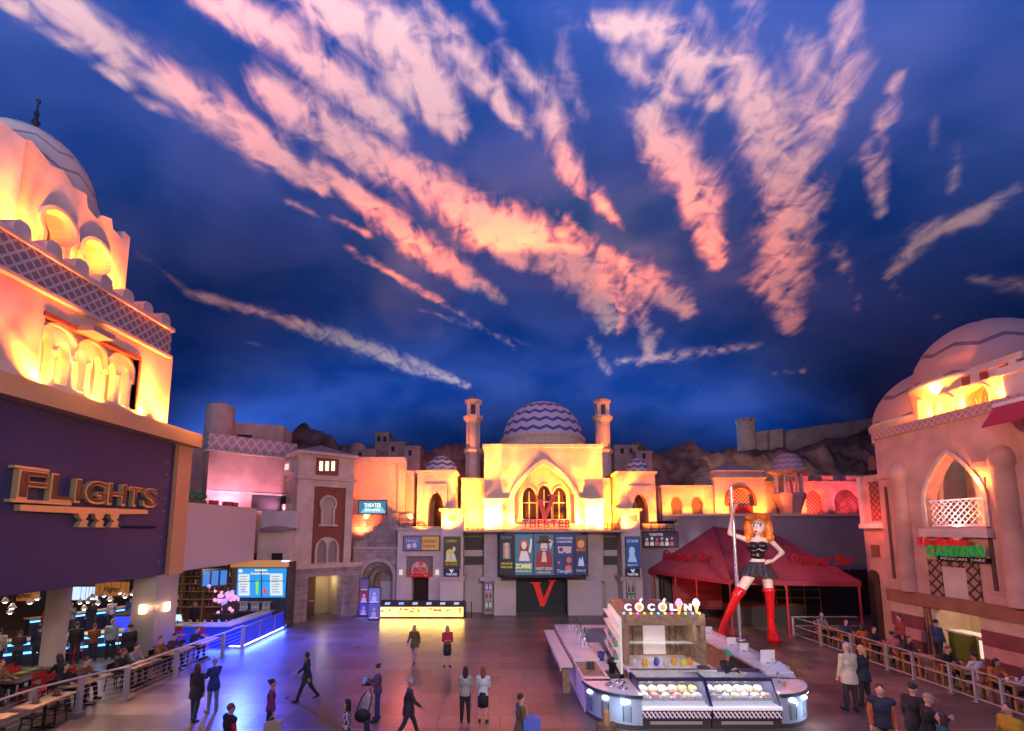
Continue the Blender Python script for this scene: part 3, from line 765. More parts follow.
# ---- theatre sign on the ledge
sg = thing('theater_sign', 'red THEATER lettering with a tall red V standing on the bright ledge', 'sign', tuple(TB.pt(TB.px(545, 530, 1.1)[0], 5.5, 1.1)))
RL = M('red_sign_letters', (0.40, 0.006, 0.01), 0.4, emit=(1, 0.02, 0.03), es=0.12)
mb = MB()
x = 521.5
for ch, wd in zip('THEATER', (7.5, 7.5, 6.5, 7.5, 7, 6.5, 7)):
    panel_text(mb, TB, ch, x+wd/2, 523.4, 1.1, wd*0.82, 7.4, extrude=0.05, bold=0.012); x += wd
    for yy in (519.9, 526.9):                                         # serifs
        if ch in 'THRA' and not (ch == 'A' and yy < 520): 
            p, q, r_, s_ = pxr(TB, x-wd*0.95, yy-.4, x-wd*0.08, yy+.4, 1.1)
            if not (ch == 'T' and yy > 526): mb.pbox(TB, p, q, r_, s_, 1.05, 1.15)
mb.build('lettering', RL, sg)
mb = MB(); panel_text(mb, TB, 'SAXE  V  THEATER  BOX  OFFICE', 545, 528.6, 1.25, 46, 2.0); p, q, r_, s_ = pxr(TB, 520, 529.6, 570, 530.4, 1.25); mb.pbox(TB, p, q, r_, s_, 1.1, 1.25)
mb.build('small_lettering', BLACK, sg)
mb = MB(); a = TB.px(537.8, 500.5, 1.2); b = TB.px(555.5, 495.5, 1.2); e = TB.px(544.6, 519.5, 1.2)
mb.poly(TB, [a, (a[0]+0.34, a[1]), (e[0]+0.08, e[1]+0.45), (b[0]-0.30, b[1]), (b[0], b[1]), (e[0]+0.12, e[1]), (e[0]-0.10, e[1])], [], 1.1, 1.22)
mb.pbox(TB, a[0]-0.14, a[0]+0.5, a[1]-0.02, a[1]+0.07, 1.08, 1.24); mb.pbox(TB, b[0]-0.5, b[0]+0.16, b[1]-0.02, b[1]+0.07, 1.08, 1.24)
mb.build('letter_emblem', RL, sg)
mb = MB(); mb.tube([TB.pt(e[0], e[1], 1.1), TB.pt(e[0], 5.5, 1.1)], 0.05); mb.build('support_post', BLACK, sg)

# ---- box office block
bx_ = thing('box_office', 'cream box office front with a carved arch panel and dark doorway', 'building', base_of(TB, 418, 0.7))
off = 0.7
a, b, c, d = pxr(TB, 397, 530, 441, 600, off)
du = pxr(TB, 411.5, 577, 428.5, 600, off); pn = pxr(TB, 406, 556, 433, 577.5, off)
MB().poly(TB, [(a, 0), (du[0], 0), (du[0], du[3]), (pn[0], du[3]), (pn[0], pn[3]), (pn[1], pn[3]), (pn[1], du[3]), (du[1], du[3]), (du[1], 0), (b, 0), (b, d), (a, d)], [], -0.6, off).build('front_wall', STUCCO_P, bx_)
MB().pbox(TB, pn[0], pn[1], du[3], pn[3], off-0.25, off-0.12).build('lattice_panel', M('carved_lattice', (0.28, 0.22, 0.18), 0.8, noise=0.5, nscale=14, bump=0.8, bscale=16), bx_)
MB().poly(TB, round_arch(pn[0]+0.35, pn[1]-0.35, du[3]+0.05, pn[3]-0.35), [], off-0.12, off-0.05).build('arch_plaque', STUCCO_W, bx_)
MB().pbox(TB, du[0], du[1], 0.0, du[3], off-1.1, off-0.9).build('doorway', M('dark_red_doorway', (0.03, 0.006, 0.008), 0.6), bx_)
MB().pbox(TB, a-0.1, b, d-0.04, d+0.14, -0.6, off+0.1).build('cornice', TRIM, bx_)
ba = pxr(TB, 396, 518, 441, 530, off-.2)
mb = MB().pbox(TB, ba[0], ba[1], ba[2]-.1, ba[3]-0.55, -0.6, off-0.2)
mb.build('parapet', M('parapet_frieze', (0.40, 0.32, 0.28), 0.8, noise=0.6, nscale=7, bump=1.0, bscale=9), bx_)
for x in (400.5, 437): 
    p, q, r_, s_ = pxr(TB, x-1.5, 570, x+1.5, 575, off+0.15); MB().pbox(TB, p, q, r_, s_, off-.01, off+0.15).build('wall_lamp', glow('sconce_white', (1, .85, .75), 0.6, (.6,.55,.5)), bx_)
mb = MB()
panel_text(mb, TB, 'V', 421, 563, off+0.02, 6, 6, extrude=.03, bold=.02); panel_text(mb, TB, 'BOX', 420, 569.4, off+0.02, 14, 4.4, extrude=.03, bold=.02); panel_text(mb, TB, 'OFFICE', 419.5, 575, off+0.02, 23, 4.4, extrude=.03, bold=.02)
o = mb.build('box_office_sign', M('dark_red_letters', (0.45, 0.015, 0.02), 0.4, emit=(1, 0.03, 0.04), es=0.2), loc=tuple(TB.pt(TB.px(420, 576, off)[0], TB.px(420, 576, off)[1], off)))
tag(o, 'red V BOX OFFICE letters over the dark doorway', 'sign')
# framed poster pairs over box office
def framed(name, rct, off, frame_c, label, cat, builder, fw=0.07, base='bottom'):
    p, q, r_, s_ = pxr(TB, *rct, off)
    t = thing(name, label, cat, tuple(TB.pt((p+q)/2, r_, off)))
    MB().pbox(TB, p, q, r_, s_, off-0.1, off).build('frame', frame_c, t)
    builder(t, off+0.02, p+fw, q-fw, r_+fw, s_-fw)
    return t
def bb1(t, o, p, q, r_, s_):
    m = (p+q)/2
    l = MB().pbox(TB, p, m-0.02, r_, s_, o-0.04, o).build('poster', ink((0.10, 0.13, 0.30), .3), t); k = MB().pbox(TB, m+0.02, q, r_, s_, o-0.04, o).build('poster', ink((0.55, 0.30, 0.08), .3), t)
    g = MB(); flat(TB, ell(409, 546, 2.2, 2.5), o+.02, mb=g); flat(TB, ell(414.5, 545.4, 2.2, 2.7), o+.02, mb=g); panel_text(g, TB, 'MAGIC', 412, 540.6, o+.02, 12, 2.6); g.build('artwork', ink((0.55, 0.42, 0.50), .3), l)
    g = MB(); panel_text(g, TB, 'LAUGH', 429, 541, o+.02, 13, 3); panel_text(g, TB, 'TONIGHT', 429, 546, o+.02, 13, 2.4); g.build('artwork', ink((0.20, 0.06, 0.03), .3), k)
framed('framed_posters', (403, 535.5, 440, 551), 0.78, M('bronze_frame', (0.16, 0.08, 0.04), 0.4, metal=.4), 'bronze framed pair of blue and orange posters above the box office', 'poster', bb1)
def bb2(t, o, p, q, r_, s_):
    l = MB().pbox(TB, p, q, r_, s_, o-0.04, o).build('poster', ink((0.06, 0.05, 0.02), .3), t)
    g = MB(); flat(TB, ell(450, 553, 4, 4), o+.015, mb=g); flat(TB, [(445, 562), (447, 555), (450, 558), (454, 553), (457, 562)], o+.015, mb=g); panel_text(g, TB, 'COMEDY', 451.5, 541, o+.02, 11, 2.6); panel_text(g, TB, 'PET SHOW', 451.5, 564.2, o+.02, 12, 2); g.build('artwork', ink((0.55, 0.42, 0.12), .35), l)
    g = MB(); flat(TB, ell(448, 557, 2, 3), o+.03, mb=g); flat(TB, ell(454, 549, 1.5, 2.5), o+.03, mb=g); flat(TB, ell(453.6, 557, 1.8, 3), o+.03, mb=g); g.build('figure_shape', ink((0.5, 0.5, 0.55), .35), l)
framed('show_poster', (443.5, 536.5, 460.5, 568), 1.0, CHAR, 'tall gold and black show poster on the pier beside the box office', 'poster', bb2, 0.04)
def bb3(x, y):
    def f(t, o, p, q, r_, s_):
        g = MB(); panel_text(g, TB, 'V', x, y-1.6, o, 4.5, 3, bold=.02); panel_text(g, TB, 'THEATER', x, y+1.8, o, 11, 2.2); g.build('lettering', ink((0.75, 0.75, 0.8), .5), t)
    return f
NV = ink((0.015, 0.015, 0.05), .3)
framed('theater_plaque', (443.5, 568.6, 459.5, 576.5), 1.02, NV, 'small navy theater plaque under the gold show poster', 'sign', bb3(451.5, 572.5), 0.03)
def bb4(t, o, p, q, r_, s_):
    l = MB().pbox(TB, p, q, r_, s_, o-0.04, o).build('poster', ink((0.03, 0.08, 0.22), .35), t)
    g = MB(); panel_text(g, TB, 'ICE SHOW', 632.5, 541, o+.02, 11, 3); flat(TB, ell(632, 551, 3, 4.5), o+.02, mb=g); flat(TB, [(628, 562), (630, 553), (634, 553), (637, 562)], o+.02, mb=g); panel_text(g, TB, 'NIGHTLY', 632.5, 565, o+.02, 10, 2); g.build('artwork', ink((0.35, 0.55, 0.75), .35), l)
framed('show_poster', (625.5, 536.5, 640.5, 568), 1.0, CHAR, 'tall blue show poster on the pier next to the awning', 'poster', bb4, 0.04)
framed('theater_plaque', (625.5, 568.6, 640, 576.5), 1.02, NV, 'small navy theater plaque under the blue show poster', 'sign', bb3(632.8, 572.5), 0.03)
def bb5(n):
    def f(t, o, p, q, r_, s_):
        h = (s_-r_)/n
        for k in range(n):
            l = MB().pbox(TB, p, q, r_+h*k+.03, r_+h*(k+1)-.03, o-0.04, o).build('poster', ink([(0.12, 0.20, 0.14), (0.30, 0.26, 0.24), (0.10, 0.08, 0.22)][k % 3], .3), t)
            g = MB(); m = (p+q)/2
            for dx in (-0.12, 0.12): g.poly(TB, [(m+dx-0.08, r_+h*k+.1), (m+dx+0.08, r_+h*k+.1), (m+dx+0.06, r_+h*k+.35), (m+dx, r_+h*(k+1)-.1), (m+dx-0.06, r_+h*k+.35)], [], o, o+.012)
            g.build('figure_shape', ink([(0.5, 0.5, 0.45), (0.16, 0.04, 0.05), (0.5, 0.42, 0.5)][k % 3], .3), l)
    return f
framed('poster_board', (484.5, 581, 492.5, 609.5), 0.75, M('pale_frame', (0.4, 0.38, 0.42), 0.5), 'narrow three panel poster board by the theater doors', 'poster', bb5(3), 0.04)
framed('poster_board', (626.5, 580, 635.5, 607), 1.02, CHAR, 'narrow dark poster board at the foot of the pier by the kiosk roof', 'poster', bb5(2), 0.04)

# fire coloured floodlights behind the ledge
HOT = (1.0, 0.21, 0.016); REDC = (1.0, 0.10, 0.03)
U = lambda x: TB.pt(TB.px(x, 520, 0)[0], 0, 0).x
for i, (x, p, ax) in enumerate(((487, 3600, 0.05), (508, 2200, -.1), (578, 2200, .1), (600, 3600, -0.05))):
    spot('ledge_floodlight', (U(x), 31-1.25, 5.6), (ax, 0.75, 1), 112, p*1.7, HOT, 0.6, 0.15, gobo=(3.2, 0.04, 1.9, i))
spot('ledge_floodlight', (U(543), 31-1.2, 5.6), (0, 0.75, 1), 100, 900, REDC, 0.8, 0.12, gobo=(2.6, 0.5, 1.5, 9))
for x in (492, 595): spot('ledge_floodlight', (U(x), 31-1.25, 5.6), (0, 0.40, 1), 52, 5200, HOT, 0.6, 0.15, gobo=(5, 0.1, 1.8, x))
area('ledge_strip', (U(543), 31-1.0, 5.58), (0, 0.5, 1), 7.6, 0.12, 300, HOT)
for x in (424, 450): spot('ledge_floodlight', (U(x), 29.4, 5.65), (0, 0.85, 1), 112, 1400, HOT, 0.8, 0.1, gobo=(2.6, 0.5, 1.6, x))
for x in (466, 476, 608): spot('ledge_floodlight', (U(x), 31.2, 5.65), (0, 1, 1), 115, 1200, HOT, 0.8, 0.1, gobo=(2.6, 0.5, 1.6, x))
for x in (622, 650): spot('ledge_floodlight', (U(x), 29.4, 5.65), (0, 0.85, 1), 112, 800, HOT, 0.8, 0.1, gobo=(2.6, 0.5, 1.6, x))
# black balcony railings with cafe chairs behind them
for x0, x1, lab in ((463, 483, 'short black railing on the bright ledge at the foot of the minaret'), (604, 618, 'short black railing on the bright ledge near the awning pier'), (403, 424, 'short black railing on the roof edge above the box office'), (644, 674, 'dark railing on the low roof over the carved panel')):
    yb_ = .5 if x0 < 700 else 0
    a = TB.px(x0, 525, .3)[0]; b = TB.px(x1, 525, .3)[0]; t = thing('balcony_railing', lab, 'railing', tuple(TB.pt((a+b)/2, 5.4, .3)))
    for z in (5.95, 5.6): MB().tube([TB.pt(a, z, .3), TB.pt(b, z, .3)], .03, 6).build('rail', BLACK, t)
    for k in range(5): MB().tube([TB.pt(a+(b-a)*k/4, 5.38, .3), TB.pt(a+(b-a)*k/4, 5.95, .3)], .025, 6).build('baluster', BLACK, t)
# ------------------------------------------------------------------ domed tower over the restaurant front
LF = Plane((-14, 0), (-14, 40))
TX = -14.0
tw = thing('domed_tower', 'orange lit sand tower with horseshoe windows and ruined top over the dark blue sign', 'tower', (-17, 14, 9.8))
Y1 = 18.75
aw = pxr(LF, 40, 340, 135, 400)                                   # arcade span
LFB = lambda x, y, off=0.0: LF.px(x, y, off)
ay0, ay1 = LFB(41, 352)[0], LFB(136, 390)[0]
az0, az1 = 10.15, 11.95
MB().poly(LF, rect(8.0, Y1, 9.75, 12.75), [rect(ay0, ay1, az0-0.1, az1+0.15)], -0.8, 0.0).pbox(LF, 8.0, Y1, 9.75, 12.75, -6.5, -1.6).build('lower_storey', STUCCO, tw)
# arcade: six small arches in three pairs on slim columns
wdt = (ay1-ay0)/6
hl = []
for i in range(6):
    a = ay0 + wdt*i + 0.10; b = ay0 + wdt*(i+1) - 0.10
    hl.append(lancet(a, b, az0+0.02, az1-0.35, 0.62))
ar = MB().poly(LF, rect(ay0, ay1, az0-0.1, az1+0.1), hl, -0.45, -0.2).build('arcade_screen', TRIM, tw)
for i in range(3):
    a = ay0 + 2*wdt*i; h = round_arch(a+0.05, a+2*wdt-0.05, az1-0.9, az1+0.02, 14)
    MB().poly(LF, ribbon(h[1:] , 0.09), [], -0.22, -0.08).build('arch_rib', TRIM, ar)
for i in range(7):
    k = LF.pt(ay0 + wdt*i + (0.06 if i == 0 else -0.06 if i == 6 else 0), az0-0.1, -0.22)
    MB().lathe([(0.11, 0), (0.11, 0.1), (0.07, 0.14), (0.065, 1.0), (0.11, 1.1), (0.11, 1.16)], k, 10).build('arcade_column', TRIM, ar)
MB().pbox(LF, ay0-0.06, ay1+0.06, az1+0.1, az1+0.24, -0.3, 0.05).pbox(LF, ay1, ay1+0.09, az0-.1, az1+.1, -.3, .04).build('arcade_lintel', RUST, tw)
MB().pbox(LF, ay0, ay1, az0-.1, az1+.1, -1.6, -1.55).build('arcade_back', STUCCO, tw)
a = LFB(90, 340, 0.1)[0]
MB().obox(LF.pt(a, 12.15, 0.28), LF.u*0.42, LF.n*0.30, Vector((0, 0, 0.10))).build('speaker_box', M('beige_speaker', (0.35, 0.25, 0.2), 0.6), tw)
# lattice band with crenels
def lattice_mat(name, c1, c2, s=2.2):
    m = M(name, c1, 0.8); nt = m.node_tree; L = nt.links.new; b = nt.nodes['Principled BSDF']
    tc = nt.nodes.new('ShaderNodeTexCoord'); sp = nt.nodes.new('ShaderNodeSeparateXYZ'); L(tc.outputs['Object'], sp.inputs[0])
    def mt(op, x, y=None, v=None):
        k = nt.nodes.new('ShaderNodeMath'); k.operation = op; L(x, k.inputs[0])
        if y is not None: L(y, k.inputs[1])
        if v is not None: k.inputs[1].default_value = v
        return k.outputs[0]
    h = mt('ADD', sp.outputs[0], sp.outputs[1]); z = sp.outputs[2]
    d1 = mt('PINGPONG', mt('MULTIPLY', mt('ADD', h, z), v=s), v=0.5); d2 = mt('PINGPONG', mt('MULTIPLY', mt('SUBTRACT', h, z), v=s), v=0.5)
    mn = mt('LESS_THAN', mt('MINIMUM', d1, d2), v=0.13)
    mx = nt.nodes.new('ShaderNodeMix'); mx.data_type = 'RGBA'; mx.inputs[6].default_value = (*c2, 1); mx.inputs[7].default_value = (*c1, 1)
    L(mn, mx.inputs[0]); L(mx.outputs[2], b.inputs['Base Color'])
    bp = nt.nodes.new('ShaderNodeBump'); bp.inputs['Distance'].default_value = 0.06; L(mn, bp.inputs['Height']); L(bp.outputs[0], b.inputs['Normal'])
    return m
LATT = lattice_mat('carved_band', (0.60, 0.44, 0.38), (0.25, 0.17, 0.16), 2.6)
MB().pbox(LF, 8.0, Y1-0.35, 12.75, 13.85, -6.3, 0.12).build('lattice_band', LATT, tw)
mb = MB().pbox(LF, 8.0, Y1-0.3, 12.68, 12.8, -6.3, 0.2).pbox(LF, 8.0, Y1-0.3, 13.82, 13.98, -6.3, 0.22)
k = 8.2
while k < Y1-0.5:
    mb.poly(LF, [(k, 13.95), (k+0.55, 13.95), (k+0.5, 14.3), (k+0.38, 14.42), (k+0.17, 14.42), (k+0.05, 14.3)], [], -0.35, 0.15); k += 0.95
for q in range(4):
    mb.box(TX-1.2-q*1.2, TX-0.6-q*1.2, Y1-0.65, Y1-0.3, 13.9, 14.4)
mb.build('crenels', STUCCO, tw)
# upper storey with two horseshoe windows and a ragged top
X2 = -1.0
W2a = (LFB(39, 237, X2)[0], LFB(70, 240, X2)[0]); W2b = (LFB(79, 264, X2)[0], LFB(106, 264, X2)[0])
zt = lambda x, y: LF.px(x, y, X2)[1]
h1 = horseshoe(W2a[0]-.05, W2a[1]+0.1, 14.15, zt(58, 212)); h2 = horseshoe(W2b[0]-.05, W2b[1]+0.1, 14.15, zt(92, 240))
c0 = LFB(14, 190, X2)[0]; c1 = LFB(128, 260, X2)[0]
rag = [(c1, 17.3), (c1-.3, 17.35), (c1-.35, 17.0), (c1-.8, 17.1), (c1-.9, 17.45), (c1-1.3, 17.3), (c1-1.5, 17.0), (c1-1.9, 17.15), (c1-2.0, 17.6), (c1-2.5, 17.5), (c1-2.9, 17.8), (c1-3.3, 17.6), (c1-3.6, 17.75), (c0+.3, 17.9), (c0, 17.7)]
MB().poly(LF, [(c0, 13.9), (c1, 13.9)] + rag, [h1, h2], X2-0.8, X2).pbox(LF, c1-0.5, c1, 13.9, 17.25, X2-4.0, X2-0.8).pbox(LF, c0, c1-.5, 13.9, 17.2, X2-4.0, X2-3.4).pbox(LF, c0, c1-.5, 17.0, 17.2, X2-3.4, X2-.8).build('upper_storey', STUCCO, tw)
for h in (h1, h2):
    MB().poly(LF, ribbon([h[1]] + h[2:] + [h[0]], 0.12), [], X2-0.02, X2+0.14).build('window_surround', TRIM, tw)
    MB().poly(LF, h, [], X2-1.7, X2-1.6).build('window_back', STUCCO, tw)
MB().pbox(LF, c0-1.6, c0+0.05, 13.9, 17.65, X2-4, X2+0.1).build('corner_block', STUCCO_P, tw)
dcx, dcy = -17.1, 15.1
MB().lathe([(2.05, 17.1), (2.05, 17.6), (1.95, 17.65)], (dcx, dcy, 0), 40).build('dome_drum', TRIM, tw)
mt = chevron('sand_dome_tiles', (dcx+17, dcy-14, 17.6-9.8), (0.62, 0.42, 0.32), (0.28, 0.19, 0.17), n=9, freq=1.5, amp=0.3, duty=0.16)
MB().lathe([(1.93*math.cos(q*PI/32), 17.6+2.35*math.sin(q*PI/32)) for q in range(16)] + [(0.02, 19.97)], (dcx, dcy, 0), 48).build('dome', mt, tw)
MB().lathe([(0.02, 19.85), (0.28, 19.9), (0.30, 19.97), (0.10, 20.05), (0.06, 20.3), (0.14, 20.42), (0.05, 20.55), (0.09, 20.75), (0.03, 20.9), (0.025, 21.2), (0.07, 21.25), (0.07, 21.32), (0.0, 21.36)], (dcx, dcy, 0), 12).build('finial', BLACK, tw)
# flame lamps on the setbacks of the tower
for q, (yy, p) in enumerate(((11.2, 260), (13.0, 500), (15.0, 560), (16.6, 700))):
    spot('tower_floodlight', (TX-0.45, yy, 14.02), (-0.9, 0, 1), 110, p*2.0, HOT, 0.7, 0.1, gobo=(2.4, 0.2, 1.7, q+3))
for yy in ((W2a[0]+W2a[1])/2, (W2b[0]+W2b[1])/2): point('window_lamp', (TX-2.0, yy, 14.4), 160, (1, 0.45, 0.12), 0.12)
for q, (yy, p) in enumerate(((10.5, 200), (13.3, 420), (15.3, 420), (17.2, 420), (18.4, 420))):
    spot('tower_floodlight', (TX+0.42, yy, 9.95), (-0.9, 0, 1), 110, p*2.0, HOT, 0.7, 0.1, gobo=(2.4, 0.25, 1.7, q+13))
for yy in (11.5, 14.6, 17.6): spot('tower_floodlight', (TX+.45, yy, 9.95), (-.12, 0, 1), 70, 1100, REDC, .8, .1, gobo=(2.4, .4, 1.6, yy))
area('arcade_strip', (TX-0.9, (ay0+ay1)/2, 10.1), (0, 0, 1), 0.3, ay1-ay0, 160, (1, .5, .15))

# ------------------------------------------------------------------ the big sign and its frame
sn = thing('restaurant_sign', 'huge dark blue sign panel with raised gold lettering in a copper frame', 'sign', (-14, 14, 3.6))
MB().pbox(LF, 8.0, 19.45, 3.64, 9.2, -0.5, -0.08).build('sign_panel', NAVY, sn)
mb = MB().pbox(LF, 8.0, 20.3, 9.2, 9.8, -0.6, 0.5).pbox(LF, 19.45, 20.3, 3.64, 9.2, -0.6, 0.1)
mb.build('frame', COPPER, sn)
mb = MB()
for q in range(9): mb.ball(LF.pt(19.05, 4.2+q*0.52, -0.06), 0.025, seg=6, rings=4)
mb.build('panel_bolt', STEEL, sn)
mb = MB(); mf = MB(); yy = 12.95
for ch, wd, hh in zip('FLIGHTS', (0.95, 0.80, 0.42, 0.88, 0.88, 0.72, 0.80), (0.86, 0.86, 0.78, 0.78, 0.78, 0.72, 0.74)):
    text_on(mb, LF, ch, yy+wd/2, 6.42, 0.02, hh/0.72, width=wd*(0.50 if ch == 'I' else 0.90), extrude=0.09, bold=0.028)
    text_on(mf, LF, ch, yy+wd/2+0.015, 6.46, 0.12, hh/0.72*0.93, width=wd*(0.34 if ch == 'I' else 0.80), extrude=0.012, bold=0.0); yy += wd*1.015
mb.pbox(LF, 12.9, 14.75, 6.30, 6.39, -0.08, 0.12); mb.pbox(LF, 12.9, 13.9, 7.28, 7.36, -0.08, 0.12)
lt = mb.build('lettering', GOLD, sn); mf.build('letter_face', M('bronze_face', (0.10, 0.06, 0.03), 0.4, metal=.4), lt)
mb = MB().poly(LF, [(13.2, 6.24), (18.0, 6.30), (18.0, 6.14), (16.6, 6.08), (15.2, 6.05), (13.2, 6.06)], [], -0.08, 0.1)
for k in (15.1, 15.72, 16.34): mb.poly(LF, [(k-.05, 6.08), (k+.35, 6.08), (k+.30, 5.92), (k+.22, 5.88), (k+.36, 5.80), (k+.30, 5.66), (k+.42, 5.60), (k, 5.60), (k+.06, 5.76), (k+.16, 5.82), (k-.0, 5.92)], [], -0.08, 0.09)
mb.build('wing_emblem', GOLD, sn)
mb = MB(); path = []
for q in range(60): 
    f = q/59; path.append(LF.pt(16.95+f*1.75, 5.62 + 0.05*math.sin(q*1.35)*(0.4+abs(math.sin(q*0.37))) , -0.05))
mb.tube(path, 0.018, 5); mb.build('script_line', BLACK, sn)
point('added_frame_spill', (-12.9, 19.6, 10.3), 60, (1, .42, .12), .15); point('added_frame_spill', (-12.9, 14.5, 10.3), 20, (1, .42, .12), .15); spot('added_sign_spot', (-3, 3, 9.5), (-11, 12.5, -3.2), 52, 1500, (1, .88, .72), .7, .3)  # added lamps: stand-in flame spill on the frame, fill on the lettering
# soffit over the restaurant, pillars
o = MB().box(-28, -14.45, 8, 24.6, 3.66, 3.9).build('ceiling_soffit', STUCCO_W); struct(o)
for nm, lo, hi in (('fascia_wall', 3.75, 6.75),):
    n = 10; mb = MB(); P = [(-14.05 - 0.5*max(0, q/n-.55)**2, 20.31 + 6.2*q/n) for q in range(n+1)]
    P2 = [(x-0.35, y) for x, y in P][::-1]
    mb.prism(P + P2, lo, hi)
    o = mb.build('fascia_wall', M('fascia_beige', (0.55, 0.44, 0.42), 0.5)); struct(o)
pl = thing('metal_pillar', 'square brushed metal pillar with glowing wall lamps at the corner of the restaurant', 'pillar', (-14.45, 19.55, 0))
MB().box(-14.95, -13.98, 18.95, 20.2, 0.0, 3.66).build('shaft', M('pillar_metal', (0.34, 0.31, 0.33), 0.4, metal=0.3), pl)
MB().box(-15.0, -13.94, 18.9, 20.25, 0.0, 0.16).build('plinth', CHAR, pl)
for c, ax in (((-14.45, 18.9, 2.35), 'y'), ((-13.93, 19.55, 2.35), 'x')):
    mb = MB().box(c[0]-(.12 if ax == 'y' else .04), c[0]+(.12 if ax == 'y' else .04), c[1]-(.04 if ax == 'y' else .12), c[1]+(.04 if ax == 'y' else .12), 2.15, 2.5)
    mb.build('wall_lamp', glow('lamp_warm', (1, .62, .32), 7, (.5,.4,.3)), pl)
point('pillar_glow', (-14.45, 18.55, 2.35), 9, (1, .55, .28), 0.06); point('pillar_glow', (-13.6, 19.5, 2.35), 7, (1, .55, .28), 0.06)
o = thing('round_column', 'plain round grey column standing inside the restaurant under the dark blue sign', 'column', (-17.5, 18.5, 0))
MB().lathe([(0.42, 0), (0.42, 0.1), (0.37, 0.12), (0.37, 3.45), (0.45, 3.5), (0.45, 3.66)], (-17.5, 18.5, 0), 28).build('shaft', M('column_grey', (0.42, 0.36, 0.35), 0.6), o)
# back walls of the restaurant
o = MB().box(-28.4, -28, 8, 33, 0, 8).build('wall_restaurant', M('dark_brown_wall', (0.06, 0.035, 0.03), 0.7)); struct(o)
o = MB().box(-28, -15.3, 31.5, 31.9, 0, 6.7).build('wall_bar', M('dark_brown_wall', (0.06, 0.035, 0.03), 0.7)); struct(o)
o = MB().box(-28, -14.6, 24.6, 32, 3.9, 4.1).build('ceiling_bar', CHAR); struct(o)

# ------------------------------------------------------------------ pink building behind the fascia
DP = Plane((-17.3, 27.0), (-14.2, 30.1))
pb = thing('pink_building', 'pink lit plaster building with a carved frieze and a round roof turret', 'building', (-16, 29, 4))
e0 = DP.px(208, 470)[0]; e1 = DP.px(286, 470)[0]
zf = DP.px(209, 450)[1]; zt_ = DP.px(209, 433)[1]
MB().pbox(DP, e0, e1+.6, 4.1, zf, -2.5, 0).build('front_wall', STUCCO_PINK, pb)
MB().pbox(DP, e0-2.6, e0, 4.1, zt_-.1, -4.5, -1.2).build('side_wall', STUCCO_PINK, pb)
MB().pbox(DP, e0-0.12, e1+.6, zf, zt_, -2.6, 0.14).build('frieze', lattice_mat('frieze_carving', (0.50, 0.36, 0.36), (0.32, 0.22, 0.24), 1.3), pb)
MB().pbox(DP, e0-.15, e1+.6, zf-0.08, zf+.02, -1, 0.2).build('string_course', TRIM, pb); MB().pbox(DP, e0, e1+.6, 7.75, 7.87, -1, 0.06).build('string_course', TRIM, pb)
tc_ = atY(220, 420, 30.0); r0 = 13.0/455*30
MB().lathe([(r0, zt_-.3), (r0*1.0, atY(220, 409, 30).z), (r0*0.92, atY(220, 406, 30).z), (r0*.5, atY(220, 404, 30).z)], (tc_.x, 30.0, 0), 20).build('roof_turret', STUCCO_PINK, pb)
a, b = atY(232, 430, 30.5), atY(283, 430, 31.5)
MB().prism([(a.x, 30.5), (b.x, 31.5), (b.x-.5, 34), (a.x-.5, 33)], zt_-.4, atY(250, 423, 30.7).z).build('roof_block', STUCCO_PINK, pb)
mb = MB(); c = atY(244, 437, 30.55); mb.obox((c.x, 30.62, c.z), (0.42, 0.15, 0), (-.03, .09, 0), (0, 0, 0.16)); mb.build('roof_opening', DARK, pb)
mb = MB(); c = DP.px(270, 508, 0.02); 
mb.pbox(DP, c[0]-1.1, c[0]+1.0, c[1]-.2, c[1]+1.0, -0.05, 0.03); mb.build('window', DARK, pb)
spot('pink_floodlight', tuple(DP.pt(e1-0.3, 6.9, 1.0)), tuple(DP.n*-0.5 + DP.u*-.4 + Vector((0,0,1))), 150, 420, (1.0, 0.34, 0.62), 0.7, 0.1, gobo=(9, 0.25, 2.0, 3))
spot('pink_floodlight', tuple(DP.pt(e0+1.0, 6.9, 1.1)), tuple(DP.n*-0.5 + Vector((0,0,1))), 150, 200, (1.0, 0.38, 0.68), 0.7, 0.1, gobo=(9, 0.3, 1.8, 4))
# planter on the fascia
t = thing('planter_box', 'clipped green hedge and red flower boxes on top of the beige fascia', 'planter', (-14.3, 20.9, 6.76))
MB().box(-14.35, -14.1, 20.5, 21.9, 6.76, 6.9).build('trough', CHAR, t)
mb = MB()
for q in range(60): mb.ball((-14.22+random.uniform(-.12,.12), random.uniform(20.55, 21.85), 6.98+random.uniform(0,.22)), 0.10, seg=6, rings=4)
mb.build('hedge', M('hedge_green', (0.02, 0.16, 0.06), 0.8, noise=.5, nscale=8), t)
for q, (yy, c_) in enumerate(((22.6, (0.35, 0.03, 0.04)), (23.7, (0.30, 0.05, 0.10)), (24.3, (0.3, .03, .03)))):
    o = MB().box(-14.35, -14.08, yy-.2, yy+.2, 6.75, 6.98).build('roof_box', M('dark_red_box', c_, 0.6)); tag(o, ['small red box on the fascia next to the hedge', 'middle one of the red boxes along the fascia top', 'small red box on the fascia by the brown tower'][q], 'box', 'red boxes on the fascia')

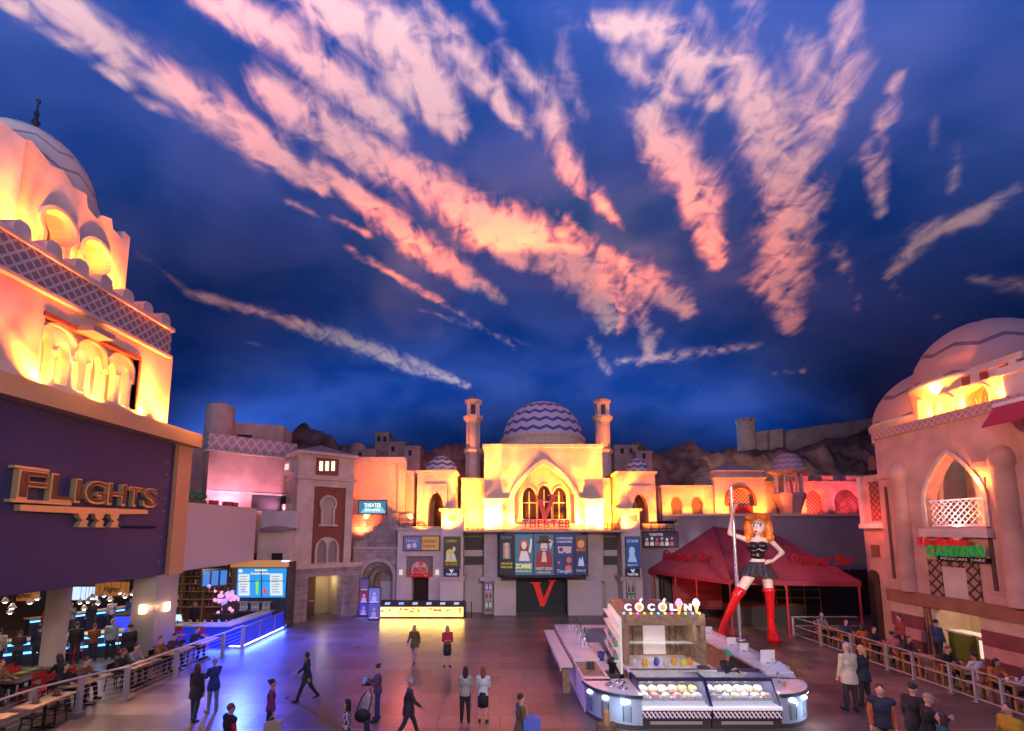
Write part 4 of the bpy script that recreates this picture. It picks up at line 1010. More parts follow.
# ------------------------------------------------------------------ brown tower on the diagonal
TP = Plane((-13.0, 27.9), (-9.3, 31.0))
bt = thing('arched_tower', 'sand corner tower with a rust red panel and a doorway at its stone foot', 'tower', (-11, 29.6, 0))
f0 = TP.px(297, 500)[0]; f1 = TP.px(353, 500)[0]; g0 = TP.px(287, 600, 0.35)[0]; g1 = TP.px(360, 600, 0.35)[0]
zb = TP.px(325, 566, .35)[1]; zc = TP.px(325, 479)[1]; ztop = TP.px(325, 456)[1]
dd = (TP.px(307.5, 594, .35)[0], TP.px(342, 590, .35)[0], TP.px(325, 576, .35)[1])
MB().poly(TP, [(g0, 0), (dd[0], 0), (dd[0], dd[2]), (dd[1], dd[2]), (dd[1], 0), (g1, 0), (g1, zb), (g0, zb)], [], -0.5, 0.35).pbox(TP, g0, dd[0]-.3, 0, zb, -2.2, -.5).pbox(TP, dd[1]+.3, g1, 0, zb, -2.2, -.5).build('stone_base', STONE, bt)
MB().pbox(TP, g0-.08, g1+.08, zb-.12, zb+.16, -2.3, 0.5).build('base_cornice', TRIM, bt)
# doorway: tan passage with a brown door
MB().pbox(TP, dd[0], dd[1], 0.0, dd[2]+.05, -2.2, -2.05).pbox(TP, dd[1]-.02, dd[1]+.1, 0, dd[2], -2.2, -.5).pbox(TP, dd[0], dd[1], dd[2], dd[2]+.1, -2.2, -.4).build('passage_wall', M('passage_tan', (0.50, 0.40, 0.24), 0.7), bt)
ddr = MB().pbox(TP, dd[0]-.1, dd[0]+0.95, 0.0, dd[2]-.12, -1.2, -1.12).build('passage_door', M('brown_door', (0.16, 0.08, 0.03), 0.5), bt)
MB().pbox(TP, dd[0]+.12, dd[0]+.3, .95, 1.02, -1.12, -1.05).pbox(TP, dd[0]+.55, dd[0]+.85, .95, 1.02, -1.12, -1.05).build('door_handle', STEEL, ddr)
point('passage_lamp', tuple(TP.pt((dd[0]+dd[1])/2+.4, dd[2]-.35, -1.0)), 28, (1.0, 0.85, 0.55), 0.15)
pr = (TP.px(313, 520)[0], TP.px(345, 520)[0], zb+.16, TP.px(329, 487)[1])
aw_ = (TP.px(320, 512)[0], TP.px(336, 512)[0], TP.px(328, 526)[1], TP.px(328, 497)[1])
tw_ = (TP.px(315, 550)[0], TP.px(339, 550)[0], TP.px(327, 563)[1], TP.px(327, 537)[1])
win3 = [pxr(TP, x, 461, x+4.5, 471) for x in (319, 325, 331)]
MB().poly(TP, rect(f0, f1, zb, zc), [rect(pr[0], pr[1], pr[2], pr[3])], -0.35, 0.0).pbox(TP, f0, f1, zb, zc, -3.2, -.35).build('shaft', STUCCO, bt)
MB().poly(TP, rect(pr[0], pr[1], pr[2], pr[3]), [], -0.34, -0.15).build('rust_panel', RUST, bt)
h = horseshoe(aw_[0]+.08, aw_[1]-.08, aw_[2]+.1, aw_[3])
w_ = MB().poly(TP, h, [], -0.15, -0.10).build('arched_window', M('pale_niche', (0.42, 0.34, 0.26), .7), bt)
MB().poly(TP, ribbon([h[1]] + h[2:] + [h[0]], .12), [], -.15, 0.05).pbox(TP, aw_[0]-.1, aw_[1]+.1, aw_[2]-.02, aw_[2]+.1, -.15, .14).build('window_frame', TRIM, w_)
mid = (tw_[0]+tw_[1])/2
hh = round_arch(tw_[0], tw_[1], tw_[2], tw_[3])
MB().poly(TP, hh, [lancet(tw_[0]+.14, mid-.06, tw_[2]+.04, tw_[3]-.22, .6), lancet(mid+.06, tw_[1]-.14, tw_[2]+.04, tw_[3]-.22, .6)], -0.15, 0.03).build('twin_arch', TRIM, bt)
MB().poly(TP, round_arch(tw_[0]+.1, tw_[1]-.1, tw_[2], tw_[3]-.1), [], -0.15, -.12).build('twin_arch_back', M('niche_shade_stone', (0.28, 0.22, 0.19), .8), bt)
MB().pbox(TP, f0-.1, f1+.1, zc-.08, zc+.1, -3.3, .12).build('string_course', TRIM, bt)
MB().poly(TP, rect(f0, f1, zc, ztop), [rect(win3[0][0]-.12, win3[2][1]+.12, win3[0][2]-.1, win3[0][3]+.1)], -.3, 0).pbox(TP, f0, f1, zc, ztop, -3.2, -.3).build('top_storey', STUCCO, bt)
wf = MB().poly(TP, rect(win3[0][0]-.2, win3[2][1]+.2, win3[0][2]-.25, win3[0][3]+.2), [rect(*q) for q in win3], -.2, .06).build('window_frame', RUST, bt)
for q in win3: MB().pbox(TP, *q, -.2, -.12).build('lit_pane', glow('lit_window', (1, .78, .55), 1.6, (.5,.4,.3)), wf)
MB().pbox(TP, f0-.2, f1+.2, ztop, ztop+.2, -3.3, .3).build('cornice', TRIM, bt)
c = TP.pt((f0+f1)/2, ztop+.2, -1.5)
q_ = [TP.pt(f0-.1, ztop+.2, .2), TP.pt(f1+.1, ztop+.2, .2), TP.pt(f1+.1, ztop+.2, -3.2), TP.pt(f0-.1, ztop+.2, -3.2), c + Vector((0, 0, .75))]
MB().add(q_, [(0, 1, 4), (1, 2, 4), (2, 3, 4), (3, 0, 4), (3, 2, 1, 0)]).build('roof', M('grey_roof', (0.25, 0.18, 0.17), .8), bt)
# side bay of the tower with a glowing niche
SP = Plane(tuple(TP.pt(f0, 0, -2.6).xy), tuple(TP.pt(f0, 0, 0).xy))
n0, n1 = 0.55, 1.7
MB().poly(SP, rect(n0, n1, zb+2.0, zb+3.9), [lancet(n0+.2, n1-.2, zb+2.2, zb+3.7, .6)], -.1, .35).build('niche_bay', STUCCO, bt)
MB().poly(SP, lancet(n0+.2, n1-.2, zb+2.2, zb+3.7, .6), [], .0, .02).build('niche_back', RUST, bt)
MB().obox(SP.pt((n0+n1)/2, zb+1.95, .3), SP.u*.7, SP.n*.25, Vector((0, 0, .08))).build('niche_sill', CHAR, bt)
point('niche_lamp', tuple(SP.pt(n0+.3, zb+2.4, .3)), 14, (1, .5, .15), .05)
mb = MB().poly(SP, rect(.3, 2.0, zc+.35, ztop-.3), [], 0, .3).build('oriel', TRIM, bt)
MB().pbox(SP, .75, 1.5, zc+.6, ztop-.55, .3, .34).build('oriel_window', glow('lit_window', (1, .7, .45), 1.0, (.5,.4,.3)), mb)
# small annex between the fascia and the tower
an = thing('tower_annex', 'low sand annex with a small hipped roof and dark window beside the brown tower', 'building', (-14.2, 28.0, 0))
x0, x1 = atY(259, 520, 27.6).x, atY(291, 520, 27.6).x
zr = atY(275, 533, 27.6).z
MB().box(x0, x1, 27.6, 28.6, 3.6, zr).build('wall', STUCCO_P, an)
MB().box(x0-.08, x1+.05, 27.5, 28.6, zr, zr+.12).build('cornice', TRIM, an)
MB().lathe([((x1-x0)*.56, zr+.12), ((x1-x0)*.50, zr+.3), ((x1-x0)*.2, zr+.42), (.02, zr+.45)], ((x0+x1)/2, 28.1, 0), 16).build('roof', M('grey_roof', (0.22, 0.17, 0.17), .8), an)
MB().box(x0, x1+.2, 27.9, 28.9, zr+.3, atY(275, 511, 27.9).z).build('upper_wall', STUCCO_P, an)
a = atY(272, 553, 27.58); b = atY(282, 564, 27.58)
MB().box(a.x, b.x, 27.55, 27.6, b.z, a.z).build('window', DARK, an)
MB().box(a.x-.12, b.x+.12, 27.5, 27.6, a.z, a.z+.12).build('window_lintel', TRIM, an)

# ------------------------------------------------------------------ stair wall and arch between the tower and the box office
sw = thing('stone_arch_wall', 'block stone wall with nested arches and a stepped stair parapet beside the box office', 'wall', base_of(TB, 378))
so = 0.0
wa = pxr(TB, 352, 548, 398, 611, so)
am = pxr(TB, 362.5, 560, 393, 611, so)
def arch_open(mb, a, b, top, o0, o1, mi=0):
    h = round_arch(a, b, 0, top); 
    mb.poly(TB, [(wa[0], 0), h[0]] + h[:1:-1] + [h[1], (wa[1], 0), (wa[1], wa[3]), (wa[0], wa[3])], [], o0, o1, mi)
mb = MB(); arch_open(mb, am[0], am[1], am[3]-.1, -.35, so); mb.build('outer_wall', STONE_L, sw)
w4 = (am[1]-am[0])
for k in (1, 2):
    mb = MB(); arch_open(mb, am[0]+w4*.12*k, am[1]-w4*.05*k, am[3]-.1-.33*k, -.35-.5*k, -.35-.5*(k-1)); mb.build('inner_arch', STONE_L, sw)
h = round_arch(am[0], am[1], 0.0, am[3]-.1)
MB().poly(TB, ribbon([h[1]] + h[2:] + [h[0]], .22), [], -.1, .12).build('arch_ring', TRIM, sw)
MB().pbox(TB, wa[0], wa[1], 0, 3.2, -1.7, -1.4).build('back_wall', STONE_L, sw)
MB().pbox(TB, am[0]+w4*.42, am[1]-w4*.12, 0, 2.0, -1.4, -1.3).build('side_panel', STUCCO_W, sw)
mb = MB().poly(TB, pts(TB, [(353, 549), (397, 549), (397, 513), (388, 513), (388, 519), (381, 519), (381, 526), (373, 526), (373, 533), (364, 533), (364, 540), (357, 541), (353, 545)], -.2), [], -.9, -.2)
mb.build('stepped_parapet', STONE, sw)
mb = MB().pbox(TB, wa[0], wa[1], wa[3]-.06, wa[3]+.06, -.9, .1); mb.build('coping', TRIM, sw)
lw = thing('orange_lit_wall', 'tall plaster wall glowing red and orange between the brown tower and the domed pavilion', 'wall', (-7.2, 32.6, 4.5))
mb = MB().poly(TB, pts(TB, [(350, 560), (414, 560), (414, 471), (404, 470), (404, 463), (388, 463), (388, 460), (350, 456)], -1.6), [], -2.4, -1.6)
mb.build('plaster_wall', STUCCO, lw)
p = pxr(TB, 398, 460, 406, 515, -1.5); MB().pbox(TB, *p, -1.6, -1.42).build('pilaster', STUCCO, lw)
p = pxr(TB, 350, 457, 405, 463, -1.4); MB().pbox(TB, *p, -2.0, -1.38).build('cornice', TRIM, lw)
p = pxr(TB, 352, 514, 412, 560, -1.0); MB().pbox(TB, *p, -1.6, -1.0).build('stone_ledge', STONE, lw)
for i, (x, p) in enumerate(((362, 420), (390, 900), (408, 900))):
    spot('ledge_floodlight', (U(x), 31.95, 6.35), (0, .9, 1), 115, p*1.7, HOT, .8, .1, gobo=(2.6, .4, 1.6, 20+i))
spot('ledge_floodlight', (U(358), 31.2, 5.2), (0, .9, 1), 115, 700, REDC, .8, .1, gobo=(2.6, .4, 1.6, 27))
# lit screen sign on that wall
def sc1(t, o, p, q, r_, s_):
    l = MB().pbox(TB, p, q, r_, s_, o-.06, o).build('screen', glow('screen_teal', (.06, .22, .40), .9), t)
    g = MB(); flat(TB, [(361, 512), (366, 506), (372, 509), (380, 505), (385, 511), (385, 513), (361, 513)], o+.012, mb=g); g.build('artwork', glow('screen_light', (.25, .6, .75), 1.0), l)
    g = MB(); panel_text(g, TB, 'THEATER', 372.5, 505, o+.02, 17, 4); panel_text(g, TB, 'BOX OFFICE', 372.5, 510, o+.02, 15, 2.4); g.build('lettering', glow('screen_letters', (.9, 1, .8), 1.6), l)
framed('screen_sign', (358, 500, 387, 514.5), .35, CHAR, 'blue lit rectangular screen sign on the orange wall above the stone steps', 'sign', sc1)
# poster stands by the arch
def stand(x0, y0, x1, y1, Y, label, cols):
    a, b = atY(x0, y1, Y), atY(x1, y1, Y); top = atY(x0, y0, Y).z
    t = thing('poster_stand', label, 'poster stand', ((a.x+b.x)/2, Y, 0))
    MB().box(a.x, b.x, Y, Y+.08, .06, top).build('panel', CHAR, t)
    MB().box(a.x-.05, b.x+.05, Y-.25, Y+.3, 0, .06).build('foot', STEEL, t)
    n = len(cols); h = (top-.2)/n
    for k, c in enumerate(cols):
        l = MB().box(a.x+.05, b.x-.05, Y-.015, Y, .15+h*k+.03, .15+h*(k+1)-.02).build('poster', ink(c, .3), t)
        m = (a.x+b.x)/2; z = .15+h*k
        MB().ball((m, Y-.02, z+h*.62), .08, .015, .10).box(m-.13, m+.13, Y-.03, Y-.012, z+.1, z+h*.45).build('figure_shape', ink([(.5, .35, .3), (.55, .5, .5), (.3, .1, .12)][k % 3], .3), l)
        MB().box(a.x+.12, b.x-.12, Y-.03, Y-.012, z+.05, z+.12).build('caption', ink((.6, .6, .65), .3), l)
    return t
stand(358.5, 578, 368.5, 612, 29.6, 'tall narrow blue poster stand under the stone arch', [(.08, .08, .3), (.3, .04, .06), (.12, .10, .24)])
stand(367.5, 587, 380, 616, 28.4, 'shorter grey poster stand beside the glowing counter', [(.12, .13, .22), (.22, .22, .30)])
# ------------------------------------------------------------------ cantina building along the other side
RF = Plane((19.1, 40), (19.1, 0))
RX = 19.1
cb = thing('cantina_building', 'domed pink sand building with a balcony arch, half round columns and a striped base', 'building', (20, 19, 0))
ye, yn = 40-22.85, 40-8.0
ar_o = pxr(RF, 925, 452, 984, 528)
op_ = pxr(RF, 935.5, 604, 981, 660)
BZ0, BZ1 = 2.1, 2.68
MB().poly(RF, rect(ye, yn, BZ1, 10.1), [ogee(ar_o[0], ar_o[1], ar_o[2]+.05, ar_o[3], .4)], -.5, 0).pbox(RF, ye, ye+.5, 0, 10.1, -5, -.5).pbox(RF, ye, yn, 9.9, 10.1, -5, -.5).build('front_wall', STUCCO_PINK, cb)
hh = ogee(ar_o[0], ar_o[1], ar_o[2]+.05, ar_o[3], .4)
MB().poly(RF, ribbon([hh[1]] + hh[2:] + [hh[0]], .16), [], -.05, .1).build('arch_moulding', TRIM, cb)
ai = pxr(RF, 937, 465, 967, 524, -.9)
MB().poly(RF, rect(ar_o[0]-.3, ar_o[1]+.6, ar_o[2]-.1, ar_o[3]+.3), [lancet(ai[0]+.1, ai[1]+.35, ar_o[2]+.05, ai[3]+.2, .5)], -1.1, -.9).pbox(RF, ar_o[0]-.5, ar_o[1]+1.2, ar_o[2]-.1, ar_o[3]+.3, -2.6, -2.4).pbox(RF, ar_o[0]-.3, ar_o[1]+.3, ar_o[2]-.1, ar_o[2]+.05, -1.1, -.4).build('niche_wall', STUCCO, cb)
mb = MB(); a, b, c, d = ar_o[0]+.1, ar_o[1]-.1, ar_o[2]+.1, ar_o[2]+1.15
mb.pbox(RF, a, b, d, d+.06, -.14, -.04).pbox(RF, a, b, c-.03, c+.03, -.14, -.04)
k = a; st = .26
for q in range(int((b-a)/st)+1):
    x0 = a+q*st
    for s in (1, -1):
        for j in range(4):
            z0, z1 = c+j*st, c+(j+1)*st
            if z1 > d+.02 or x0+st > b+.02: continue
            pa = (x0, z0) if s > 0 else (x0+st, z0); pb_ = (x0+st, z1) if s > 0 else (x0, z1)
            mb.tube([RF.pt(pa[0], pa[1], -.09), RF.pt(pb_[0], pb_[1], -.09)], .022, 4)
mb.build('balcony_railing', WHITE, cb)
s_ = pxr(RF, 922, 527, 985, 534, .3); MB().pbox(RF, ar_o[0]-.2, ar_o[1]+.2, ar_o[2]-.38, ar_o[2]-.02, -.1, .3).build('balcony_sill', STUCCO_P, cb)
area('balcony_strip', tuple(RF.pt((a+b)/2, c-.0, .16)), (.35, 0, 1), .1, b-a, 60, (1, .75, .7))
point('balcony_arch_lamp', tuple(RF.pt(ar_o[1]-.1, ar_o[2]+1.9, .3)), 150, (1, .20, .04), .06)
area('balcony_arch_strip', tuple(RF.pt(ar_o[1]-.5, ar_o[2]+.2, -.3)), (0, .6, 1), .2, .5, 40, (1, .25, .06))
# half round columns with a slit beside them
for i, (px0, px1, ytop) in enumerate(((889, 916, 467), (988, 1030, 452))):
    u0, u1, _, _ = pxr(RF, px0, 500, px1, 560)
    um = (u0+u1)/2+.15; r = .36
    zt2 = RF.px((px0+px1)/2, ytop, .3)[1]-.5
    c = RF.pt(um, 0, .02)
    mb = MB().lathe([(r, BZ1), (r*1.08, BZ1+.2), (r, BZ1+.35), (r, zt2), (r*1.18, zt2+.08), (r*1.18, zt2+.28), (r*1.1, zt2+.5), (r*.75, zt2+.72), (r*.3, zt2+.84), (.01, zt2+.87)], c, 28)
    mb.build('half_column', STUCCO_PINK, cb)
    MB().pbox(RF, u0-.02, u0+.13, BZ1+.5, zt2-.3, -.02, .035).build('wall_slit', M('slit_brown', (.10, .05, .04), .8), cb)
    MB().pbox(RF, u0-.22, um+.2, BZ1, BZ1+.35, -.02, .16).build('column_block', STUCCO_PINK, cb); MB().pbox(RF, u0-.22, um+.3, zt2+.1, zt2+.32, -.02, .16).build('column_block', STUCCO_PINK, cb)
# striped base with the service opening
ST = [(BZ0, BZ1, (0.30, 0.14, 0.09)), (1.6, BZ0, (0.60, 0.42, 0.34)), (1.0, 1.6, (0.22, 0.06, 0.07)), (.5, 1.0, (0.55, 0.26, 0.25)), (0, .5, (0.16, 0.04, 0.055))]
for z0, z1, c_ in ST:
    o = .09 if z0 == BZ0 else 0
    mb = MB()
    if z0 < op_[3]-.01 and z0 != BZ0: mb.pbox(RF, ye, op_[0]-.5, z0, z1, -.5, o); mb.pbox(RF, op_[1], yn, z0, z1, -.5, o)
    else: mb.pbox(RF, ye-o, yn, z0, z1, -.5, o)
    mb.build('stripe_course', M('painted_stripe', c_, .75, noise=.2, nscale=2, bump=.15), cb)
o = MB().pbox(RF, op_[0]-.5, op_[0], 0, BZ0, -.3, -.1); o.build('opening_side', STUCCO, cb)
for k, (p, q) in enumerate(((0.03, .0), (.30, .12))):
    a_ = RF.pt(op_[0]-.45+p, 0, -.02); b_ = RF.pt(op_[0]-.38+q, BZ0-.05, -.02)
    MB().tube([a_, b_], .06, 6).build('wooden_post', WOOD, cb)
# portal lattice above the opening
pp = pxr(RF, 931, 561, 981, 601, .02); PZ = BZ1
pi_ = pxr(RF, 944, 567, 969, 601, .02)
DL = lattice_mat('dark_lattice', (0.06, 0.03, 0.02), (0.34, 0.22, 0.16), 2.2)
MB().poly(RF, [(pp[0], PZ), (pi_[0], PZ), (pi_[0], pi_[3]), (pi_[1], pi_[3]), (pi_[1], PZ), (pp[1], PZ), (pp[1], pp[3]), (pp[0], pp[3])], [], -.05, .09).build('lattice_portal', DL, cb)
MB().pbox(RF, pi_[0], pi_[1], PZ, pi_[3], -.02, .03).build('portal_panel', STUCCO_P, cb)
# upper storey, frieze, domes
yu0 = pxr(RF, 912, 410, 930, 424)[0]
W1 = pxr(RF, 935, 397, 953, 416, -.3); W2 = pxr(RF, 967, 385, 989, 407, -.3)
MB().pbox(RF, ye, yn, 10.05, 10.48, -5, .12).build('frieze', lattice_mat('frieze_small', (.56, .36, .32), (.38, .22, .2), 3.4), cb)
MB().poly(RF, rect(yu0, pxr(RF, 1014, 380, 1016, 385, -.3)[0], 10.45, 11.5), [lancet(W1[0], W1[1]+.1, 10.5, 11.36, .4), lancet(W2[0], W2[1]+.1, 10.5, 11.36, .4)], -.6, -.3).build('upper_storey', STUCCO, cb)
for w4_ in (W1, W2):
    h = lancet(w4_[0], w4_[1]+.1, 10.5, 11.36, .4)
    MB().poly(RF, ribbon([h[1]] + h[2:] + [h[0]], .09), [], -.32, -.16).build('window_surround', TRIM, cb)
    mb = MB().poly(RF, h, [], -.9, -.85)
    for q in range(1, 5):
        uu = w4_[0] + (w4_[1]+.1-w4_[0])*q/5; mb.pbox(RF, uu-.02, uu+.02, 10.5, 10.85, -.5, -.45)
    mb.build('window_grille', M('window_amber', (.40, .22, .10), .6), cb)
ur1 = pxr(RF, 1014, 380, 1016, 385, -.3)[0]
MB().pbox(RF, yu0+.3, ur1, 11.48, 11.95, -3, -.5).pbox(RF, yu0+.8, ur1, 11.95, 12.3, -3, -.75).build('stepped_top', STUCCO, cb)
for q in range(6): MB().pbox(RF, yu0+.5+q*.72, yu0+.82+q*.72, 11.5, 11.93, -.52, -.47).build('voussoir', RUST, cb)
MB().pbox(RF, ur1, ur1+1.2, 10.4, 11.5, -2, .1).pbox(RF, ur1-.1, ur1+1.2, 11.3, 11.6, -2, .2).build('corner_block', STUCCO_P, cb)
for cx_, cy_, r, zb_, h_ in ((22.6, 22.4, 3.0, 11.0, 2.75), (22.0, 19.9, 2.55, 12.2, 2.75)):
    MB().lathe([(r*1.03, 10.1), (r*1.03, zb_-.25), (r*1.06, zb_-.2), (r*1.06, zb_), (r, zb_)], (cx_, cy_, 0), 40).build('dome_drum', TRIM, cb)
    mt = chevron('sand_zigzag_dome', (cx_-20, cy_-19, zb_), (.42, .25, .20), (.14, .09, .09), n=9, freq=.75, amp=.26, duty=.14)
    MB().lathe([(r*math.cos(q*PI/32), zb_+h_*math.sin(q*PI/32)) for q in range(16)] + [(.02, zb_+h_)], (cx_, cy_, 0), 48).build('dome', mt, cb)
for q, (x, p) in enumerate(((925, 330), (958, 420), (1000, 420))):
    spot('parapet_floodlight', tuple(RF.pt(RF.px(x, 410, 0)[0], 10.55, .12)), (.9, 0, 1), 110, p*1.2, HOT, .7, .08, gobo=(2.2, .6, 1.3, 30+q))
area('parapet_strip', tuple(RF.pt((yu0+ur1)/2, 10.52, .1)), (1, 0, .9), .1, ur1-yu0, 300, HOT).rotation_euler = (0, R(-138), 0)
spot('parapet_floodlight', (RX+.25, 19.6, 11.55), (.6, .3, 1), 120, 900, REDC, .8, .1, gobo=(2.6, .3, 1.7, 41))
# side section set back with little arches, red lit
MB().pbox(RF, ye-1.9, ye, 0, 8.4, -3, -.55).build('side_wall', STUCCO_PINK, cb)
sx = pxr(RF, 868, 455, 876, 470, -.5)
MB().poly(RF, lancet(sx[0], sx[1], sx[2], sx[3], .5), [], -.56, -.5).build('side_arch', M('arch_shade_brown', (.10, .06, .06), .8), cb)
sx = pxr(RF, 870, 481, 881, 521, -.5); MB().pbox(RF, *sx, -.56, -.5).build('side_lattice', lattice_mat('dark_red_lattice', (.10, .03, .03), (.30, .10, .09), 3.0), cb)
MB().pbox(RF, ye-1.9, ye, 5.6, 5.85, -.6, -.3).pbox(RF, ye-1.9, ye-1.65, 5.8, 8.4, -.6, -.4).build('side_ledge', STUCCO_P, cb)
sx = pxr(RF, 871, 545, 879, 557, -.5); MB().pbox(RF, *sx, -.56, -.5).build('side_window', M('window_brown', (.2, .09, .05), .7), cb)
sx = pxr(RF, 868, 570, 879, 592, -.5); MB().poly(RF, round_arch(sx[0], sx[1], .0, sx[3]), [], -.56, -.5).build('side_doorway', M('doorway_brown', (.06, .03, .02), .7), cb)
point('side_red_lamp', tuple(RF.pt(ye-.9, 6.1, .4)), 110, (1, .10, .08), .1)
# service opening: bright bar inside
sb = thing('service_counter', 'green bar counter with a framed bright panel inside the cantina opening', 'counter', (20.5, 19.5, 0))
MB().box(19.9, 20.5, 18.3, 20.9, 0, 1.05).build('counter_front', M('olive_green', (.12, .16, .02), .5), sb)
MB().box(19.85, 20.6, 18.2, 20.95, 1.05, 1.12).build('counter_top', MARBLE, sb)
MB().box(19.86, 19.9, 18.5, 19.55, .25, .98).build('menu_panel', glow('menu_glow', (1, .8, .7), .9, (.6,.5,.45)), sb)
MB().box(19.84, 19.87, 18.42, 19.63, .17, .25).box(19.84, 19.87, 18.42, 19.63, .98, 1.05).box(19.84, 19.87, 18.42, 18.5, .25, .98).box(19.84, 19.87, 19.55, 19.63, .25, .98).build('menu_frame', M('yellow_green', (.35, .4, .03), .5), sb)
o = MB().box(22.4, 22.6, 16.5, 22.5, 0, 3.0).box(19.6, 22.4, 16.4, 16.5, 0, 3).build('wall_cantina', M('cantina_cream', (.65, .5, .32), .7)); struct(o)
o = MB().box(19.6, 22.6, 16.4, 22.5, 3.0, 3.1).build('ceiling_cantina', STUCCO_W); struct(o)
area('cantina_lamp', (21.2, 19.4, 2.9), (0, 0, -1), 1.6, 3.0, 130, (1, .85, .6))
bs = thing('bottle_shelf', 'dark back shelf with bottles behind the green cantina counter', 'shelf', (22.2, 19.0, 1.1))
MB().box(22.1, 22.4, 18.0, 19.6, 1.75, 1.8).box(22.1, 22.4, 18.0, 19.6, 2.15, 2.2).build('shelf_board', WOOD, bs)
for q in range(8):
    c_ = [(.3, .05, .02), (.05, .2, .08), (.5, .35, .1), (.1, .1, .12)][q % 4]
    tag(MB().lathe([(.05, 0), (.05, .18), (.02, .24), (.02, .3)], (22.2, 18.1+.19*q, 1.8), 8).build('bottle', M('bottle_glass', c_, .15), loc=(22.2, 18.1+.19*q, 1.8)), 'small liquor bottle on the dark shelf behind the green counter', 'bottle', 'bottles on the cantina shelf')
# signs on the cantina
cs = thing('cantina_sign', 'red and green restaurant lettering below the cantina balcony', 'sign', tuple(RF.pt(RF.px(950, 560, .2)[0], 4.0, .2)))
mb = MB(); panel_text(mb, RF, 'La Salsa', 941.5, 541.2, .3, 49, 8.0, extrude=.06, bold=.02); mb.build('red_lettering', M('sign_red', (.5, .015, .02), .4, emit=(1, .03, .03), es=.18), cs)
mb = MB(); xs = 926.5
for ch, wd, hh_ in zip('CANTINA', (9, 9.2, 9, 8, 4.5, 9.2, 9.5), (11, 9, 10.5, 9.5, 10, 9.5, 10.5)):
    panel_text(mb, RF, ch, xs+wd/2, 550.6, .3, wd*.84, hh_, extrude=.06, bold=.03); xs += wd
mb.build('green_lettering', M('sign_green', (.02, .22, .05), .4, emit=(.05, .8, .15), es=.15), cs)
p = pxr(RF, 938, 557, 986, 561.5, .24); MB().pbox(RF, *p, .05, .24).build('sign_board', BLACK, cs)
mb = MB(); panel_text(mb, RF, 'MEXICAN  FARE', 962, 559.3, .26, 44, 2.6, extrude=.01); mb.build('white_lettering', WHITE, cs)
c = RF.px(956, 536.5, .3); mb = MB(); mb.poly(RF, [(c[0]+.22*math.cos(t), c[1]+.17*math.sin(t)) for t in [PI*2*i/16 for i in range(16)]], [], .2, .3); mb.build('sun_disc', M('sign_cream', (.65, .6, .42), .5), cs)
aw = thing('red_awning', 'red awning with white edge jutting from the cantina corner block', 'awning', (18.6, 15.6, 9.4))
p0 = RF.pt(RF.px(1001, 405, .3)[0], 10.15, .3)
mb = MB(); a_, b_ = 40-17.0, 40-12.5
mb.add([RF.pt(a_, 10.2, .15), RF.pt(b_, 10.2, .15), RF.pt(b_, 9.3, 1.3), RF.pt(a_+.5, 9.3, 1.3), RF.pt(a_, 10.15, .13), RF.pt(b_, 10.15, .13), RF.pt(b_, 9.25, 1.28), RF.pt(a_+.5, 9.25, 1.28)], [(0,3,2,1), (4,5,6,7), (0,4,7,3), (3,7,6,2)]).build('cloth', M('awning_red', (.45, .02, .05), .7), aw)
mb = MB().tube([RF.pt(a_, 10.22, .15), RF.pt(b_, 10.22, .15)], .1, 6); mb.build('edge_roll', WHITE, aw)

# ------------------------------------------------------------------ grey wall behind the awning
GWY = 31.0
GP = Plane((-40, GWY), (40, GWY))
xw0, xw1 = atY(641, 560, GWY).x, 26.0
WZ = 6.45
o = MB().box(xw0, 12.0, GWY, GWY+.5, 0, 5.35).box(12.0, xw1, GWY, GWY+.5, 0, WZ).build('wall_grey', GREYWALL); struct(o)
o = MB().box(xw0+2.6, xw1, GWY-.15, GWY+.6, WZ, WZ+.16).build('trim_grey', TRIM); struct(o)
o = MB().box(25.6, 26, 24.3, GWY, 0, WZ).build('wall_side', GREYWALL); struct(o)
def bbg(t, o, p, q, r_, s_):
    l = MB().pbox(GP, p, q, r_, s_, o-.05, o).build('poster', ink((.03, .03, .05), .3), t)
    g = MB(); panel_text(g, GP, 'THEATER', 656, 534.4, o+.02, 14, 2.6); g.build('title', ink((.55, .55, .6), .5), l)
    for k in range(6):
        g = MB(); x = 647+k*5.0; flat(GP, ell(x, 539.5-(k % 2), 1.3, 1.7), o+.012, mb=g); flat(GP, [(x-2.0, 545.6), (x-1.6, 541.8), (x+1.6, 541.8), (x+2.0, 545.6)], o+.012, mb=g); g.build('figure_shape', ink([(.5, .35, .3), (.6, .6, .62), (.45, .10, .14)][k % 3], .4), l)
t = thing('cast_billboard', 'wide dark billboard of a theater cast on the grey wall by the pier', 'billboard', tuple(GP.pt(GP.px(661, 547, .2)[0], 4.3, .2)))
p = pxr(GP, 643, 531.5, 679, 547.5, .2); MB().pbox(GP, *p, 0, .2).build('frame', M('navy_frame', (.03, .03, .10), .5), t); bbg(t, .22, p[0]+.08, p[1]-.08, p[2]+.08, p[3]-.08)
t = thing('carved_panel', 'carved stone panel on the grey wall above the cast billboard', 'panel', tuple(GP.pt(GP.px(660, 531, .1)[0], 5.4, .1)))
p = pxr(GP, 643, 524, 677, 531, .12); MB().pbox(GP, *p, .01, .12).build('slab', M('parapet_frieze', (0.40, 0.32, 0.28), 0.8, noise=0.6, nscale=7, bump=1.0, bscale=9), t); MB().pbox(GP, p[0]-.05, p[1]+.05, p[3]-.05, p[3]+.06, .01, .2).build('coping', TRIM, t)

